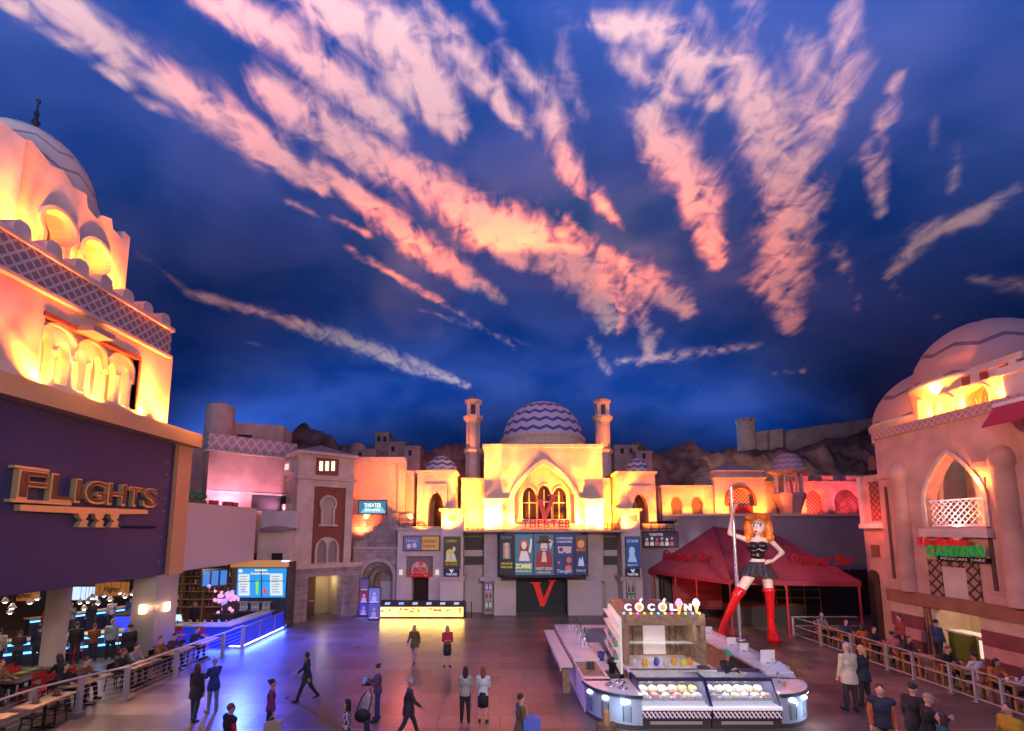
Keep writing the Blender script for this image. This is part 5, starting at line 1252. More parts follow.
# ---- red awning tent of the bar
AWN = M('awning_maroon', (.24, .03, .05), .75, noise=.15, nscale=1.5)
tn = thing('bar_awning', 'large maroon tent awning on red posts in front of the grey wall', 'awning', (14.5, 27, 0))
EZ = 2.83
Lw = Vector((9.9, 30.95, 2.9)); FL = Vector((12.4, 25.0, EZ)); FR = Vector((18.8, 24.2, EZ)); A1 = Vector((14.4, 30.9, 5.75)); A2 = Vector((18.3, 30.9, 5.3)); R0 = Vector((19.4, 30.9, EZ))
dn = Vector((0, 0, -.06))
V = [Lw, FL, FR, A1, A2, R0]
mb = MB().add(V + [q+dn for q in V], [(0, 1, 3), (1, 2, 4, 3), (2, 5, 4), (9, 7, 6), (9, 10, 8, 7), (10, 11, 8), (0, 6, 7, 1), (1, 7, 8, 2), (2, 8, 11, 5)])
mb.build('canopy', AWN, tn)
mb = MB()
for a_, b_ in ((Lw, FL), (FL, FR), (FR, R0)):
    d = (b_-a_); mb.obox((a_+b_)/2 + Vector((0,0,-.12)), d/2, d.cross(Vector((0,0,1))).normalized()*.02, Vector((0,0,.12)))
mb.build('valance', M('awning_edge', (.30, .02, .04), .7), tn)
for a_, b_ in ((A1, FL), (A2, FR)): MB().tube([a_+Vector((0,0,.02)), b_+Vector((0,0,.02))], .035, 6).build('hip_seam', AWN, tn)
PR = M('post_red', (.40, .02, .04), .4)
posts = [FL.lerp(Lw, f) for f in (0.0, .36, .62, .9)] + [FL.lerp(FR, f) for f in (.44, .99)]
for q in posts:
    MB().tube([(q.x, q.y+.06, 0), (q.x, q.y+.06, EZ-.05)], .055, 8).lathe([(.13, 0), (.13, .04), (.06, .07)], (q.x, q.y+.06, 0), 10).build('post', PR, tn)
# bar lettering standing on the two roof slopes
def slope_sign(label, P, D, Nn, width, size):
    """script lettering standing on a slope: baseline through P along D"""
    t = thing('bar_sign', label, 'sign', tuple(P))
    me = text_mesh('Stripper Bar', size, extrude=.035, shear=.35, bold=.015, align='LEFT', space=.94)
    xs = [v.co.x for v in me.vertices]; sc_ = width/(max(xs)-min(xs))
    up = Vector((0, 0, 1)); nrm = D.cross(up).normalized()
    M4 = Matrix((D, up, nrm)).transposed().to_4x4(); M4.translation = P
    mb = MB(); mb.mesh_data(me, M4 @ Matrix.Diagonal((sc_, 1, 1, 1))); bpy.data.meshes.remove(me)
    mb.build('lettering', M('neon_red_script', (.22, .008, .012), .4, emit=(1, .02, .03), es=.06), t)
    mb = MB()
    for f in (.1, .4, .7, .95): q = P + D*width*f; mb.tube([q + Vector((0,0,.05)) + nrm*-.02, q + nrm*-.25 + Vector((0,0,-.35))], .018, 4)
    mb.build('bracket', STEEL, t)
def on_tri(px, py, a, b, c):
    n = (b-a).cross(c-a); d = ray(px, py); o = Vector((0, 0, EYE)); return o + d*((a-o).dot(n)/d.dot(n))
p0 = on_tri(663, 560, Lw, FL, A1); p1 = on_tri(714, 564, Lw, FL, A1)
d = (p1-p0); slope_sign('red script bar sign on the tent slope facing the theater', p0 + Vector((-.05, -.05, .1)), d.normalized(), None, d.length, .85)
p0 = on_tri(787, 566, FL, FR, A2); p1 = on_tri(853, 566, FL, FR, A2)
d = (p1-p0); d.z = 0; slope_sign('red script bar sign on the tent slope behind the statue elbow', p0 + Vector((0, -.1, .1)), d.normalized(), None, d.length, .85)
# bar under the tent
o = MB().box(10.6, 25.5, 30.6, 30.95, 0, 2.9).build('wall_bar_back', M('black_back_wall', (.012, .008, .01), .6)); struct(o)
bc = thing('bar_counter', 'long black bar counter under the maroon tent', 'counter', (15.5, 27.6, 0))
MB().box(13.4, 17.8, 27.4, 28.0, 0, 1.05).build('front', CHAR, bc); MB().box(13.3, 17.9, 27.3, 28.1, 1.05, 1.12).build('top', M('red_bar_top', (.15, .02, .02), .3), bc)
rk = thing('gold_shelf_rack', 'gold lit shelf rack with glasses in the dark bar behind the posts', 'shelf', (19, 29.8, 0))
GR = M('gold_rack', (.35, .25, .1), .4, metal=.5)
mb = MB()
for z in (1.2, 1.7, 2.2): mb.box(17.6, 20.4, 29.6, 29.9, z, z+.03)
mb.build('shelf_board', GR, rk)
for x in (17.6, 18.5, 19.4, 20.4): MB().tube([(x, 29.7, 0), (x, 29.7, 2.6)], .025, 5).build('upright', GR, rk)
point('rack_lamp', (18.3, 29.2, 2.3), 8, (1, .75, .35), .08); point('bar_red_lamp', (12.9, 28.8, 2.3), 40, (1, .05, .05), .1); point('bar_lamp', (15.5, 26, 2.4), 6, (1, .5, .4), .1)
for q, (x, y, z, w_) in enumerate(((12.9, 30.5, 1.5, 1.6),)):
    o = thing('red_wall_panel', 'dark red glowing wall panel behind the statue legs under the tent', 'panel', (x, y, .4)); MB().box(x-w_, x+w_, y-.05, y, .4, 2.4).build('board', M('red_board', (.25, .03, .03), .6), o)
    for k in range(4): MB().box(x-w_, x+w_, y-.09, y-.05, .5+k*.5, .54+k*.5).build('slat', CHAR, o)

# ------------------------------------------------------------------ upper row of little buildings behind the grey wall
UB = Plane((-40, 34), (40, 34))
UZ = 6.2
def ubase(x): p = UB.pt(UB.px(x, 530)[0], UZ, 0); return tuple(p)
rr = thing('window_row_building', 'low yellow lit building with two lattice windows on the terrace above the grey wall', 'building', ubase(690))
a_, b_, c_, d_ = pxr(UB, 662, 487, 720, 520)
wn = [pxr(UB, 670.5, 497, 683, 514), pxr(UB, 691, 497, 703.5, 514)]
def hexw(a, b, c, d): return [(a+.08, c), (b-.08, c), (b-.08, c+.3*(d-c)), (b, c+.5*(d-c)), (b-.1*(b-a), c+.8*(d-c)), (a+.7*(b-a), d), (a+.3*(b-a), d), (a+.1*(b-a), c+.8*(d-c)), (a, c+.5*(d-c)), (a+.08, c+.3*(d-c))]
MB().poly(UB, rect(a_, b_, UZ, d_), [hexw(*q) for q in wn], -.3, 0).pbox(UB, a_, b_, UZ, d_, -3, -.6).build('front_wall', STUCCO, rr)
WL = lattice_mat('window_lattice', (.30, .20, .14), (.03, .02, .02), 4.5)
for q in wn: MB().poly(UB, hexw(*q), [], -.32, -.2).build('lattice_window', WL, rr)
MB().pbox(UB, a_-.1, b_, d_-.05, d_+.12, -3, .15).build('cornice', TRIM, rr)
cp = thing('fan_window_pavilion', 'peach lit pavilion with a red fan window under a low hipped roof', 'building', ubase(741))
a_, b_, c_, d_ = pxr(UB, 715, 478, 766, 520, .3)
fw = pxr(UB, 727, 488, 753, 506, .3)
MB().poly(UB, rect(a_, b_, UZ, d_), [round_arch(fw[0], fw[1], fw[2], fw[3])], -.2, .3).pbox(UB, a_, b_, UZ, d_, -3.2, -.5).build('front_wall', STUCCO, cp)
h = round_arch(fw[0], fw[1], fw[2], fw[3])
MB().poly(UB, ribbon([h[1]] + h[2:] + [h[0]], .2), [], .25, .4).build('arch_ring', RUST, cp)
MB().poly(UB, h, [], .0, .08).build('fan_window', lattice_mat('fan_lattice', (.55, .35, .25), (.15, .04, .04), 3.5), cp)
MB().pbox(UB, fw[0]+.1, fw[1]-.1, fw[2]-.5, fw[2]-.02, .3, .42).build('red_cloth', M('cloth_red', (.5, .02, .03), .7), cp)
zt_ = pxr(UB, 715, 472, 766, 478)[3]
MB().pbox(UB, a_+.1, b_-.1, d_, zt_, -3, .2).build('attic', STUCCO, cp); MB().pbox(UB, a_-.05, b_+.05, d_-.06, d_+.08, -3, .45).pbox(UB, a_, b_, zt_, zt_+.1, -3, .35).build('cornice', TRIM, cp)
c = UB.pt((a_+b_)/2, zt_+.1, -1.3); q_ = [UB.pt(a_, zt_+.1, .3), UB.pt(b_, zt_+.1, .3), UB.pt(b_, zt_+.1, -3), UB.pt(a_, zt_+.1, -3), c+Vector((0,0,.8))]
MB().add(q_, [(0,1,4), (1,2,4), (2,3,4), (3,0,4), (3,2,1,0)]).build('roof', M('grey_pink_roof', (.32, .22, .22), .8), cp)
# domed kiosk on columns
k0 = atY(791, 515, 32.8); kk = 32.8/455
kz = lambda y: atY(791, y, 32.8).z
ks = thing('domed_kiosk', 'open round kiosk with ribbed dome on columns at the edge of the grey wall', 'kiosk', (k0.x, 32.8, WZ))
o3 = (k0.x, 32.8, 0)
MB().lathe([(9*kk, WZ-.9), (9*kk, kz(512)), (13*kk, kz(500)), (14.5*kk, kz(497)), (14.5*kk, kz(493.5)), (13*kk, kz(493))], o3, 8, PI/8, 2*PI+PI/8, smooth=False).build('base', STUCCO_PINK, ks)
for q in range(8):
    an_ = 2*PI*q/8; MB().lathe([(1.7*kk, kz(493.2)), (1.3*kk, kz(491)), (1.2*kk, kz(477)), (1.9*kk, kz(474))], (k0.x+11.5*kk*math.cos(an_), 32.8+11.5*kk*math.sin(an_), 0), 8).build('column', STUCCO_P, ks)
MB().lathe([(11*kk, kz(474.5)), (14*kk, kz(474)), (19*kk, kz(471.5)), (19*kk, kz(470)), (15*kk, kz(469))], o3, 8, PI/8, 2*PI+PI/8, smooth=False).build('cornice', TRIM, ks)
hD = kz(453)-kz(469.5); mt = chevron('ribbed_dome', (0, 0, kz(469.5)-WZ), (.60, .42, .38), (.40, .24, .22), n=12, freq=2.6, amp=.1, duty=.4)
MB().lathe([(14.6*kk*math.cos(q*PI/24), kz(469.5)+hD*math.sin(q*PI/24)) for q in range(12)] + [(.02, kz(453))], o3, 32).build('dome', mt, ks)
point('kiosk_lamp', (k0.x-1.3, 32.0, kz(500)), 60, (1, .2, .05), .1)
wb = thing('terrace_wall_building', 'pink red lit low building with arched lattice windows on the terrace beyond the kiosk', 'building', ubase(835))
a_, b_, c_, d_ = pxr(UB, 764, 481, 874, 520, .1)
ws = [pxr(UB, 806, 490, 824, 512, .1), pxr(UB, 834, 489, 861, 512, .1)]
MB().poly(UB, rect(a_, b_, UZ, d_), [round_arch(q[0], q[1], UZ+.2, q[3]) for q in ws], -.3, .1).pbox(UB, a_, b_, UZ, d_, -3, -.7).build('front_wall', STUCCO_PINK, wb)
for q, c_ in zip(ws, ((.55, .2, .16), (.05, .035, .035))): MB().poly(UB, round_arch(q[0], q[1], UZ+.2, q[3]), [], -.3, -.2).build('lattice_window', lattice_mat('arch_lattice', c_, (.12, .04, .04), 3.2), wb)
p = pxr(UB, 815, 475, 868, 482, -.6); MB().pbox(UB, p[0], p[1], d_-.1, p[3], -3, -.6).build('upper_block', STUCCO_PINK, wb)
for x in (797, 822, 846): p = pxr(UB, x, 476, x+11, 482, .05); MB().pbox(UB, p[0], p[1], d_-.02, p[3], -.6, .05).build('parapet_block', STUCCO_PINK, wb)
for x, c_, p in ((668, HOT, 330), (688, HOT, 420), (710, HOT, 420), (722, HOT, 420), (758, HOT, 420), (775, REDC, 300), (806, REDC, 500), (815, (1, .12, .12), 260), (846, (1, .10, .14), 420), (866, (1, .1, .1), 260)):
    q = UB.pt(UB.px(x, 515)[0], 6.75, 1.2); spot('terrace_floodlight', tuple(q), (0, 1, 1), 115, p*.75, c_, .8, .08, gobo=(2.6, .5, 1.5, x))

# ------------------------------------------------------------------ painted scenery hills with castle and houses behind
def hill(name, prof, Y0, Y1, z0, seed):
    """rocky ridge: prof = photo points along its crest"""
    rnd = random.Random(seed); n = 150; m = 22; mb = MB(); v = []
    from mathutils import noise as NZ
    for i in range(n+1):
        x = prof[0][0] + (prof[-1][0]-prof[0][0])*i/n
        k = max(j for j in range(len(prof)-1) if prof[j][0] <= x+1e-6)
        t = (x-prof[k][0])/(prof[k+1][0]-prof[k][0]); y = prof[k][1]*(1-t)+prof[k+1][1]*t
        c = atY(x, y, Y1)
        for j in range(m+1):
            f = j/m; Y = Y0+(Y1-Y0)*f; X = c.x
            z = z0 + (c.z-z0)*math.sin(f*PI/2)**1.1
            nn = NZ.fractal(Vector((X*.35, Y*.35, seed)), .8, 2.2, 5); 
            v.append((X + nn*.3, Y, z + nn*2.4*math.sin(f*PI)*.9 + (NZ.noise(Vector((X*.9, Y*.9, seed)))*.35 if j == m else 0)))
    mb.add(v, [(i*(m+1)+j, (i+1)*(m+1)+j, (i+1)*(m+1)+j+1, i*(m+1)+j+1) for i in range(n) for j in range(m)], 0, True)
    o = mb.build(name, ROCK); return struct(o)
hill('hill_castle', [(612, 458), (640, 446), (655, 452), (680, 450), (700, 455), (725, 455), (745, 450), (770, 452), (789, 451), (814, 444), (845, 438), (874, 424), (886, 418), (900, 420), (960, 430)], 36.5, 46.5, 6.5, 3)
hill('hill_town', [(165, 436), (190, 436), (230, 440), (285, 446), (296, 434), (308, 431), (322, 436), (340, 446), (372, 448), (400, 452), (425, 452), (450, 446), (470, 448), (500, 450)], 37.0, 45.0, 6.5, 11)
CST = Plane((-60, 46.5), (60, 46.5))
ct = thing('castle', 'stone hilltop castle with a round tower and a long crenellated wall', 'castle', tuple(atY(800, 450, 46.5)))
c = atY(746.5, 440, 46.5); r = 8.4/455*46.5; zt_ = atY(746, 422, 46.5).z
MB().lathe([(r*1.05, 11), (r, zt_)], (c.x, 46.5, 0), 20).build('round_tower', ROCKWALL, ct)
mb = MB()
for q in range(10):
    an_ = 2*PI*q/10; mb.obox((c.x+r*.93*math.cos(an_), 46.5+r*.93*math.sin(an_), zt_+.12), (.14*math.cos(an_), .14*math.sin(an_), 0), (-.18*math.sin(an_), .18*math.cos(an_), 0), (0, 0, .16))
mb.build('tower_crenels', ROCKWALL, ct)
p = pxr(CST, 755, 432, 781, 462, 0); q_ = pts(CST, [(755, 462), (783, 462), (782, 428.5), (770, 430), (755, 432)], .3); MB().poly(CST, q_, [], -2, .3).build('curtain_wall', ROCKWALL, ct)
MB().poly(CST, pts(CST, [(770, 460), (783, 460), (783, 428.5), (770, 430)], .8), [], -1, .8).build('bastion', ROCKWALL, ct)
MB().poly(CST, pts(CST, [(786, 462), (880, 430), (880, 418.5), (850, 423), (820, 427.5), (786, 432.5)], .2), [], -.6, .2).build('long_wall', ROCKWALL, ct)
mb = MB()
for q in range(24):
    x = 787+q*3.9; y = 432.3-(x-786)/94*14.0; a_ = CST.px(x, y, .2); mb.pbox(CST, a_[0], a_[0]+.22, a_[1]-.1, a_[1]+.2, -.5, .2)
mb.build('wall_crenels', ROCKWALL, ct)
def house(x0, y0, x1, y1, Y, label, wins=(), dome=False, mat=ROCKWALL):
    pl = Plane((-60, Y), (60, Y)); a, b, c, d = pxr(pl, x0, y0, x1, y1)
    t = thing('hill_house', label, 'house', tuple(pl.pt((a+b)/2, c-1.5, -1)))
    if dome:
        cc = pl.pt((a+b)/2, 0, -1); r = (b-a)/2; MB().lathe([(r, c-1.5), (r, c+(d-c)*.3)] + [(r*math.cos(q*PI/16), c+(d-c)*(.3+.7*math.sin(q*PI/16))) for q in range(1, 8)] + [(.02, d)], cc, 20).build('domed_body', mat, t)
    else:
        MB().pbox(pl, a, b, c-1.5, d, -2, 0).build('body', mat, t); MB().pbox(pl, a-.06, b+.06, d-.02, d+.1, -2.05, .06).build('roof_edge', mat, t)
    for x, y in wins:
        p = pxr(pl, x-1.6, y-2.6, x+1.6, y+2.6); MB().pbox(pl, *p, -.02, .03).build('window', DARK, t)
house(375, 433, 388, 456, 40.0, 'small pale tower house with dark windows above the orange lit wall', ((379, 439), (385, 439)))
house(388, 443, 405, 457, 39.5, 'flat roofed hill house beside the small tower house', ((393, 449),))
house(345, 440, 363, 456, 38.0, 'low domed hill house behind the brown tower roof', (), True)
house(404, 447, 420, 460, 39.0, 'flat roofed hill house next to the small domed pavilion', ((410, 453),))
house(614, 446, 638, 458, 40.0, 'grey flat roofed hill house behind the minaret', ((622, 451), (631, 451)))
house(352, 450, 376, 460, 37.0, 'wide flat hill house on top of the orange lit wall', ((360, 455),))
house(636, 452, 652, 460, 39.0, 'low hill house on the dark slope behind the domed pavilion', ((644, 456),))
house(172, 433, 192, 447, 36.0, 'dark hill house edge behind the copper frame', ())
spot('hill_lamp', (17, 37, 8.5), (.2, 1, .35), 120, 260, (1, .25, .1), .8, .2); spot('hill_lamp', (23, 38, 8.5), (0, 1, .3), 120, 200, (1, .3, .15), .8, .2); spot('hill_lamp', (-6, 36.5, 10.0), (.2, 1, .3), 130, 160, (1, .2, .1), .8, .2)
area('castle_lamp', (23, 37.5, 11.5), (0, 1, .35), 8, .3, 260, (1, .7, .6))
_before = set(bpy.data.objects)
# ------------------------------------------------------------------ gelato kiosk in the middle of the plaza
KW = M('kiosk_wood', (.30, .20, .13), .5, noise=.45, nscale=6)
KW2 = M('kiosk_plank', (.20, .13, .09), .6, noise=.6, nscale=9)
CASE = M('case_navy_metal', (.05, .06, .11), .35, metal=.4)
CHROME = M('chrome', (.7, .72, .76), .15, metal=1.0)
CG = glass('case_glass', (.75, .85, .95), .14)
COOL = glow('cool_light', (.75, .85, 1.0), 2.5, (.6, .65, .7))
kb = thing('kiosk_booth', 'wooden kiosk booth with open front niche and a flat vented roof', 'kiosk', (5.2, 15.6, 0))
xa, xb, yf, yb, zt = 3.9, 6.48, 14.1, 17.3, 2.86
xa2, xb2 = 4.25, 6.15
MB().prism([(xa, yf), (xb, yf), (xb2, yb), (xa2, yb)], zt-.12, zt).build('roof', KW, kb)
MB().prism([(xa+.5, yf+.35), (xb-.5, yf+.35), (xb2-.35, yb-.3), (xa2+.35, yb-.3)], zt, zt+.03).build('roof_vent', M('vent_dark', (.10, .08, .08), .6), kb)
MB().prism([(xa, yf), (xa+.16, yf), (xa+.36, yb), (xa2, yb)], 0, zt-.12).build('side_wall', KW, kb)
MB().prism([(xb-.16, yf), (xb, yf), (xb2, yb), (xb2-.16, yb)], 0, zt-.12).build('side_wall', KW, kb)
MB().box(xa+.1, xb-.1, yf+1.2, yf+1.3, 1.3, zt-.12).build('niche_back', KW2, kb)
MB().box(4.85, 5.6, yf+1.15, yf+1.2, 1.34, zt-.12).build('white_panel', M('white_board', (.72, .70, .74), .5), kb)
for x in (4.3, 4.5, 5.75, 5.95): MB().box(x, x+.02, yf+1.17, yf+1.2, 1.34, zt-.2).build('plank_joint', CHAR, kb)
MB().box(xa, xb, yf-.02, yf+.14, zt-.34, zt-.1).build('fascia', KW, kb)
MB().box(xa+.05, xb-.05, yf-.35, yf+1.2, 0, 1.22).build('counter_front', KW2, kb)
MB().box(xa-.02, xb+.1, yf-.42, yf+1.2, 1.22, 1.30).build('counter_top', MARBLE, kb)
MB().box(xa+.2, xb-.2, yf+.45, yf+.75, 1.85, 1.87).build('glass_shelf', glass('shelf_glass', (.8, .9, .95), .35), kb)
area('niche_lamp', (5.2, yf+.35, zt-.36), (0, .3, -1), 2.0, .15, 11, (1, .85, .8))
# white shelves on the flank
fs = thing('flank_shelf', 'brightly lit shelf of jars on the flank of the wooden kiosk booth', 'shelf', (3.85, 15.7, 0))
MB().prism([(xa-.10, yf+.15), (xa-.02, yf+.15), (xa2-.04, yb-.1), (xa2-.12, yb-.1)], 1.0, zt-.15).build('back_board', glow('lit_shelf', (1, .9, .82), .28, (.6, .58, .55)), fs)
for z in (1.35, 1.75, 2.15, 2.5): MB().prism([(xa-.28, yf+.15), (xa-.08, yf+.15), (xa2-.1, yb-.1), (xa2-.3, yb-.1)], z, z+.03).build('shelf_board', WHITE, fs)
for q in range(16):
    f = (q % 8)/7.6+.04; z = (1.38, 1.78)[q//8]; x = xa-.19+(xa2-xa)*f; y = yf+.25+(yb-yf-.4)*f
    tag(MB().lathe([(.07, 0), (.075, .12), (.05, .17), (.05, .2), (.0, .2)], (x, y, z), 10).build('jar', M('jar_glaze', [(.1, .35, .15), (.5, .2, .25), (.55, .5, .45), (.2, .3, .5)][q % 4], .3), loc=(x, y, z)), 'small jar on the lit flank shelf of the kiosk booth', 'jar', 'jars on the flank shelf')
ub = thing('back_counter', 'steel under counter fridges with a white top along the kiosk flank', 'counter', (3.55, 16.2, 0))
MB().prism([(3.25, 14.9), (3.75, 14.9), (4.0, 18.4), (3.5, 18.4)], .1, .92).build('fridge_body', CHROME, ub)
MB().prism([(3.2, 14.85), (3.78, 14.85), (4.03, 18.45), (3.45, 18.45)], .92, .97).build('top', MARBLE, ub)
for q in range(4): y = 15.0+q*.86; x = 3.24+q*.06; MB().prism([(x-.03, y), (x+.01, y), (x+.06, y+.78), (x+.02, y+.78)], .18, .86).build('door', M('fridge_glass', (.1, .16, .22), .1), ub)
# sign on the roof edge: letters, scoops and cones with coloured bulbs
ks_ = thing('kiosk_sign', 'lit ice cream lettering with two glowing cones on the kiosk roof edge', 'sign', (5.2, yf, zt))
LIT = glow('letter_white', (1, .95, .95), .75, (.7, .7, .7)); ORG = glow('scoop_orange', (1, .42, .06), .8, (.6, .3, .1)); PNK = glow('scoop_pink', (1, .45, .75), .9, (.6, .3, .4)); WHT = glow('scoop_white', (.9, 1, .95), 1.4, (.7, .7, .7)); CON = glow('cone_yellow', (1, .65, .15), .8, (.6, .4, .15))
KP = Plane((-40, yf), (40, yf))
ml = MB(); mo_ = MB()
xs = [634.5, 646, 659.5, 672, 682.5, 0, 697.5]
for x, ch in ((634.5, 'C'), (659, 'C'), (682, 'L'), (697.5, 'N')): panel_text(ml, KP, ch, x, 611.0, .02, 7.0, 6.8, extrude=.05, bold=.008)
for x in (646.5, 671.0):
    c = KP.px(x, 611.0, .02); c3 = KP.pt(c[0], c[1], .02)
    ml.tube([c3 + Vector((.11*math.cos(2*PI*i/14), 0, .11*math.sin(2*PI*i/14))) for i in range(14)], .035, 6, closed=True)
    ml.obox(c3 + Vector((.06, 0, .21)), (.03, 0, .05), (0, .03, 0), (-.02, 0, .02)); mo_.ball(c3 + Vector((0, -.02, -.01)), .085, .04, .085)
ml.build('lettering', LIT, ks_); mo_.build('orange_scoop', ORG, ks_)
for x, m_, nm in ((688.5, PNK, 'pink_scoop'), (706.5, WHT, 'white_scoop')):
    c = KP.px(x, 612.5, .02); c3 = KP.pt(c[0], c[1], .02)
    MB().lathe([(.02, -.16), (.085, .10), (.0, .11)], c3, 12).build('cone', CON, ks_)
    mb = MB().ball(c3 + Vector((0, 0, .16)), .12, .1, .11); mb.ball(c3 + Vector((0, 0, .25)), .075, .07, .06); mb.build(nm, m_, ks_)
for q in range(12):
    x = 630+q*7.2; c = KP.px(x, 618, .02)
    MB().ball(KP.pt(c[0], c[1]+.02, .06), .04, seg=8, rings=6).build('bulb', glow('bulb_colour', [(.1, .4, 1), (1, .7, .1), (.9, .1, .7), (1, .3, .05), (.2, .8, .1)][q % 5], 3), ks_)
point('cone_glow', (6.4, yf-.3, zt+.25), 6, (.9, 1, .9), .08)
# gelato display cases (two) with tubs
for i, (x0, x1, lab) in enumerate(((3.95, 5.90, 'gelato display case under the booth niche, with orange and yellow tubs'), (5.93, 7.87, 'gelato display case with white and green tubs beside the clear curved end'))):
    gc = thing('gelato_case', lab, 'display case', ((x0+x1)/2, 13.1, 0), group='gelato cases')
    MB().box(x0, x1, 12.72, 13.75, .0, .26).build('plinth', CHAR, gc)
    MB().box(x0+.25, x1-.25, 12.70, 12.72, .12, .2).build('grille', GREYPOST, gc)
    fl_ = MB().box(x0, x1, 12.66, 13.7, .26, .52).build('front_panel', CASE, gc)
    mb = MB(); n = 16; wv = (x1-x0-.06)/n
    for q in range(n):
        a = x0+.03+q*wv
        for s in (0, 1): mb.obox(((a+wv/2), 12.655, .39), ((wv/2)*(1 if s else -1), 0, .085), (.012, 0, .012), (0, .006, 0))
    mb.build('lattice', glow('lattice_pink', (1, .75, .85), .35, (.6, .5, .55)), fl_)
    MB().box(x0, x1, 12.62, 13.7, .52, .60).build('sill', COOL if 0 else M('sill_white', (.75, .75, .8), .3, emit=(.9, .9, 1), es=.35), gc)
    MB().box(x0+.04, x1-.04, 12.95, 13.68, .60, .64).build('deck', CHROME, gc)
    MB().box(x0, x1, 13.66, 13.76, .52, 1.24).build('back_panel', CHROME, gc)
    MB().add([(x0+.02, 12.68, .6), (x1-.02, 12.68, .6), (x1-.02, 13.12, 1.2), (x0+.02, 13.12, 1.2), (x0+.02, 12.67, .6), (x1-.02, 12.67, .6), (x1-.02, 13.11, 1.21), (x0+.02, 13.11, 1.21)], [(0,1,2,3), (7,6,5,4)]).build('front_glass', CG, gc)
    MB().box(x0, x1, 13.08, 13.76, 1.2, 1.22).build('top_glass', CG, gc)
    MB().box(x0, x1, 13.04, 13.14, 1.17, 1.25).box(x0, x1, 13.68, 13.8, 1.2, 1.3).build('top_rail', M('rail_navy', (.05, .05, .15), .3, metal=.4), gc)
    for x in (x0, x1-.04): MB().add([(x, 12.66, .55), (x, 13.76, .55), (x, 13.76, 1.24), (x, 13.08, 1.24), (x+.04, 12.66, .55), (x+.04, 13.76, .55), (x+.04, 13.76, 1.24), (x+.04, 13.08, 1.24)], [(0,1,2,3), (7,6,5,4), (0,4,5,1), (1,5,6,2), (2,6,7,3), (3,7,4,0)]).build('end_post', M('rail_navy', (.05, .05, .15), .3, metal=.4), gc)
    area('case_lamp', ((x0+x1)/2, 13.2, 1.16), (0, -.1, -1), x1-x0-.2, .1, 24, (1, .95, .9))
    cols = [[(.7,.62,.5), (.75,.55,.2), (.7,.65,.55), (.75,.4,.15), (.72,.3,.06), (.75,.5,.05), (.7,.6,.5), (.55,.15,.1), (.7,.6,.3), (.65,.2,.15), (.7,.6,.2), (.6,.6,.5)], [(.7,.68,.62), (.72,.7,.66), (.68,.66,.6), (.7,.68,.62), (.7,.5,.3), (.7,.6,.4), (.3,.22,.18), (.6,.6,.5), (.65,.62,.3), (.7,.66,.6), (.7,.6,.5), (.6,.4,.2)]][i]
    for q in range(12):
        c_, r_ = q % 6, q//6; w_ = (x1-x0-.16)/6; a = x0+.08+c_*w_; y = 13.36-.36*r_; z = .66+.09*(1-r_)
        tb = thing('gelato_tub', ['steel tub of pale vanilla gelato in the display case', 'steel tub of colourful fruit gelato in the display case'][0 if min(cols[q]) > .45 else 1] + (' with orange and yellow tubs' if i == 0 else ' with white and green tubs'), 'tub', (a+w_/2, y, z), group='gelato tubs')
        MB().box(a+.01, a+w_-.01, y-.15, y+.15, z, z+.12).build('pan', CHROME, tb)
        mb = MB()
        for k in range(5): mb.ball((a+w_/2+random.uniform(-.06, .06), y+random.uniform(-.08, .08), z+.13), .085, .085, .07, 8, 6)
        mb.build('gelato', M('gelato', cols[q], .6), tb)
# curved ends
def wing(cx, cy, r, a0, a1, label, lids):
    t = thing('curved_counter', label, 'counter', (cx, cy, 0))
    def sector(r0, z0, z1, inner=0.0):
        P = [(cx+r0*math.cos(a0+(a1-a0)*i/14), cy+r0*math.sin(a0+(a1-a0)*i/14)) for i in range(15)]
        return (P + [(cx, cy)]) if not inner else P + [(cx+inner*math.cos(a1-(a1-a0)*i/14), cy+inner*math.sin(a1-(a1-a0)*i/14)) for i in range(15)]
    MB().prism(sector(r*.97, 0, 0), 0, .14).build('plinth', CHAR, t)
    MB().prism(sector(r*.96, 0, 0), .14, .9).build('body', M('wing_body', (.22, .27, .36), .25, metal=.5), t)
    MB().prism(sector(r, 0, 0, r*.985), .14, .9).build('front_glass', glass('wing_glass', (.6, .75, .95), .25), t)
    MB().prism(sector(r*1.03, 0, 0), .9, .96).build('top', MARBLE, t)
    MB().prism(sector(r*1.05, 0, 0, r*.99), .86, .94).build('edge_band', CASE, t)
    for q in range(3):
        an = a0+(a1-a0)*(.2+.3*q); x, y = cx+r*.975*math.cos(an), cy+r*.975*math.sin(an)
        MB().ball((x, y, .74), .11, .11, .07).build('lamp_cover', COOL, t)
        d = Vector((math.cos(an), math.sin(an), 0)); MB().obox((x, y, .42), Vector((-d.y, d.x, 0))*.12, d*.03, Vector((0, 0, .2))).build('vent_grille', M('grille_dark', (.05, .06, .09), .4), t)
    return t
wl = wing(3.95, 13.95, 1.38, R(183), R(270), 'curved glass end of the kiosk with three lids, next to the marble counter', 3)
for q, (x, y) in enumerate(((3.25, 13.35), (3.55, 13.1), (3.62, 13.6))):
    o = thing('pan_lid', ['round steel lid on the curved counter nearest the marble counter', 'round steel lid at the rim of the curved counter', 'round steel lid on the curved counter beside the booth'][q], 'lid', (x, y, .96)); MB().lathe([(.15, 0), (.15, .02), (.1, .05), (.0, .06)], (x, y, .96), 18).build('cover', CHROME, o); MB().ball((x, y, 1.04), .025).build('knob', BLACK, o)
wr = wing(7.87, 14.05, 1.35, R(270), R(352), 'clear curved glass end of the kiosk lit blue white', 0)
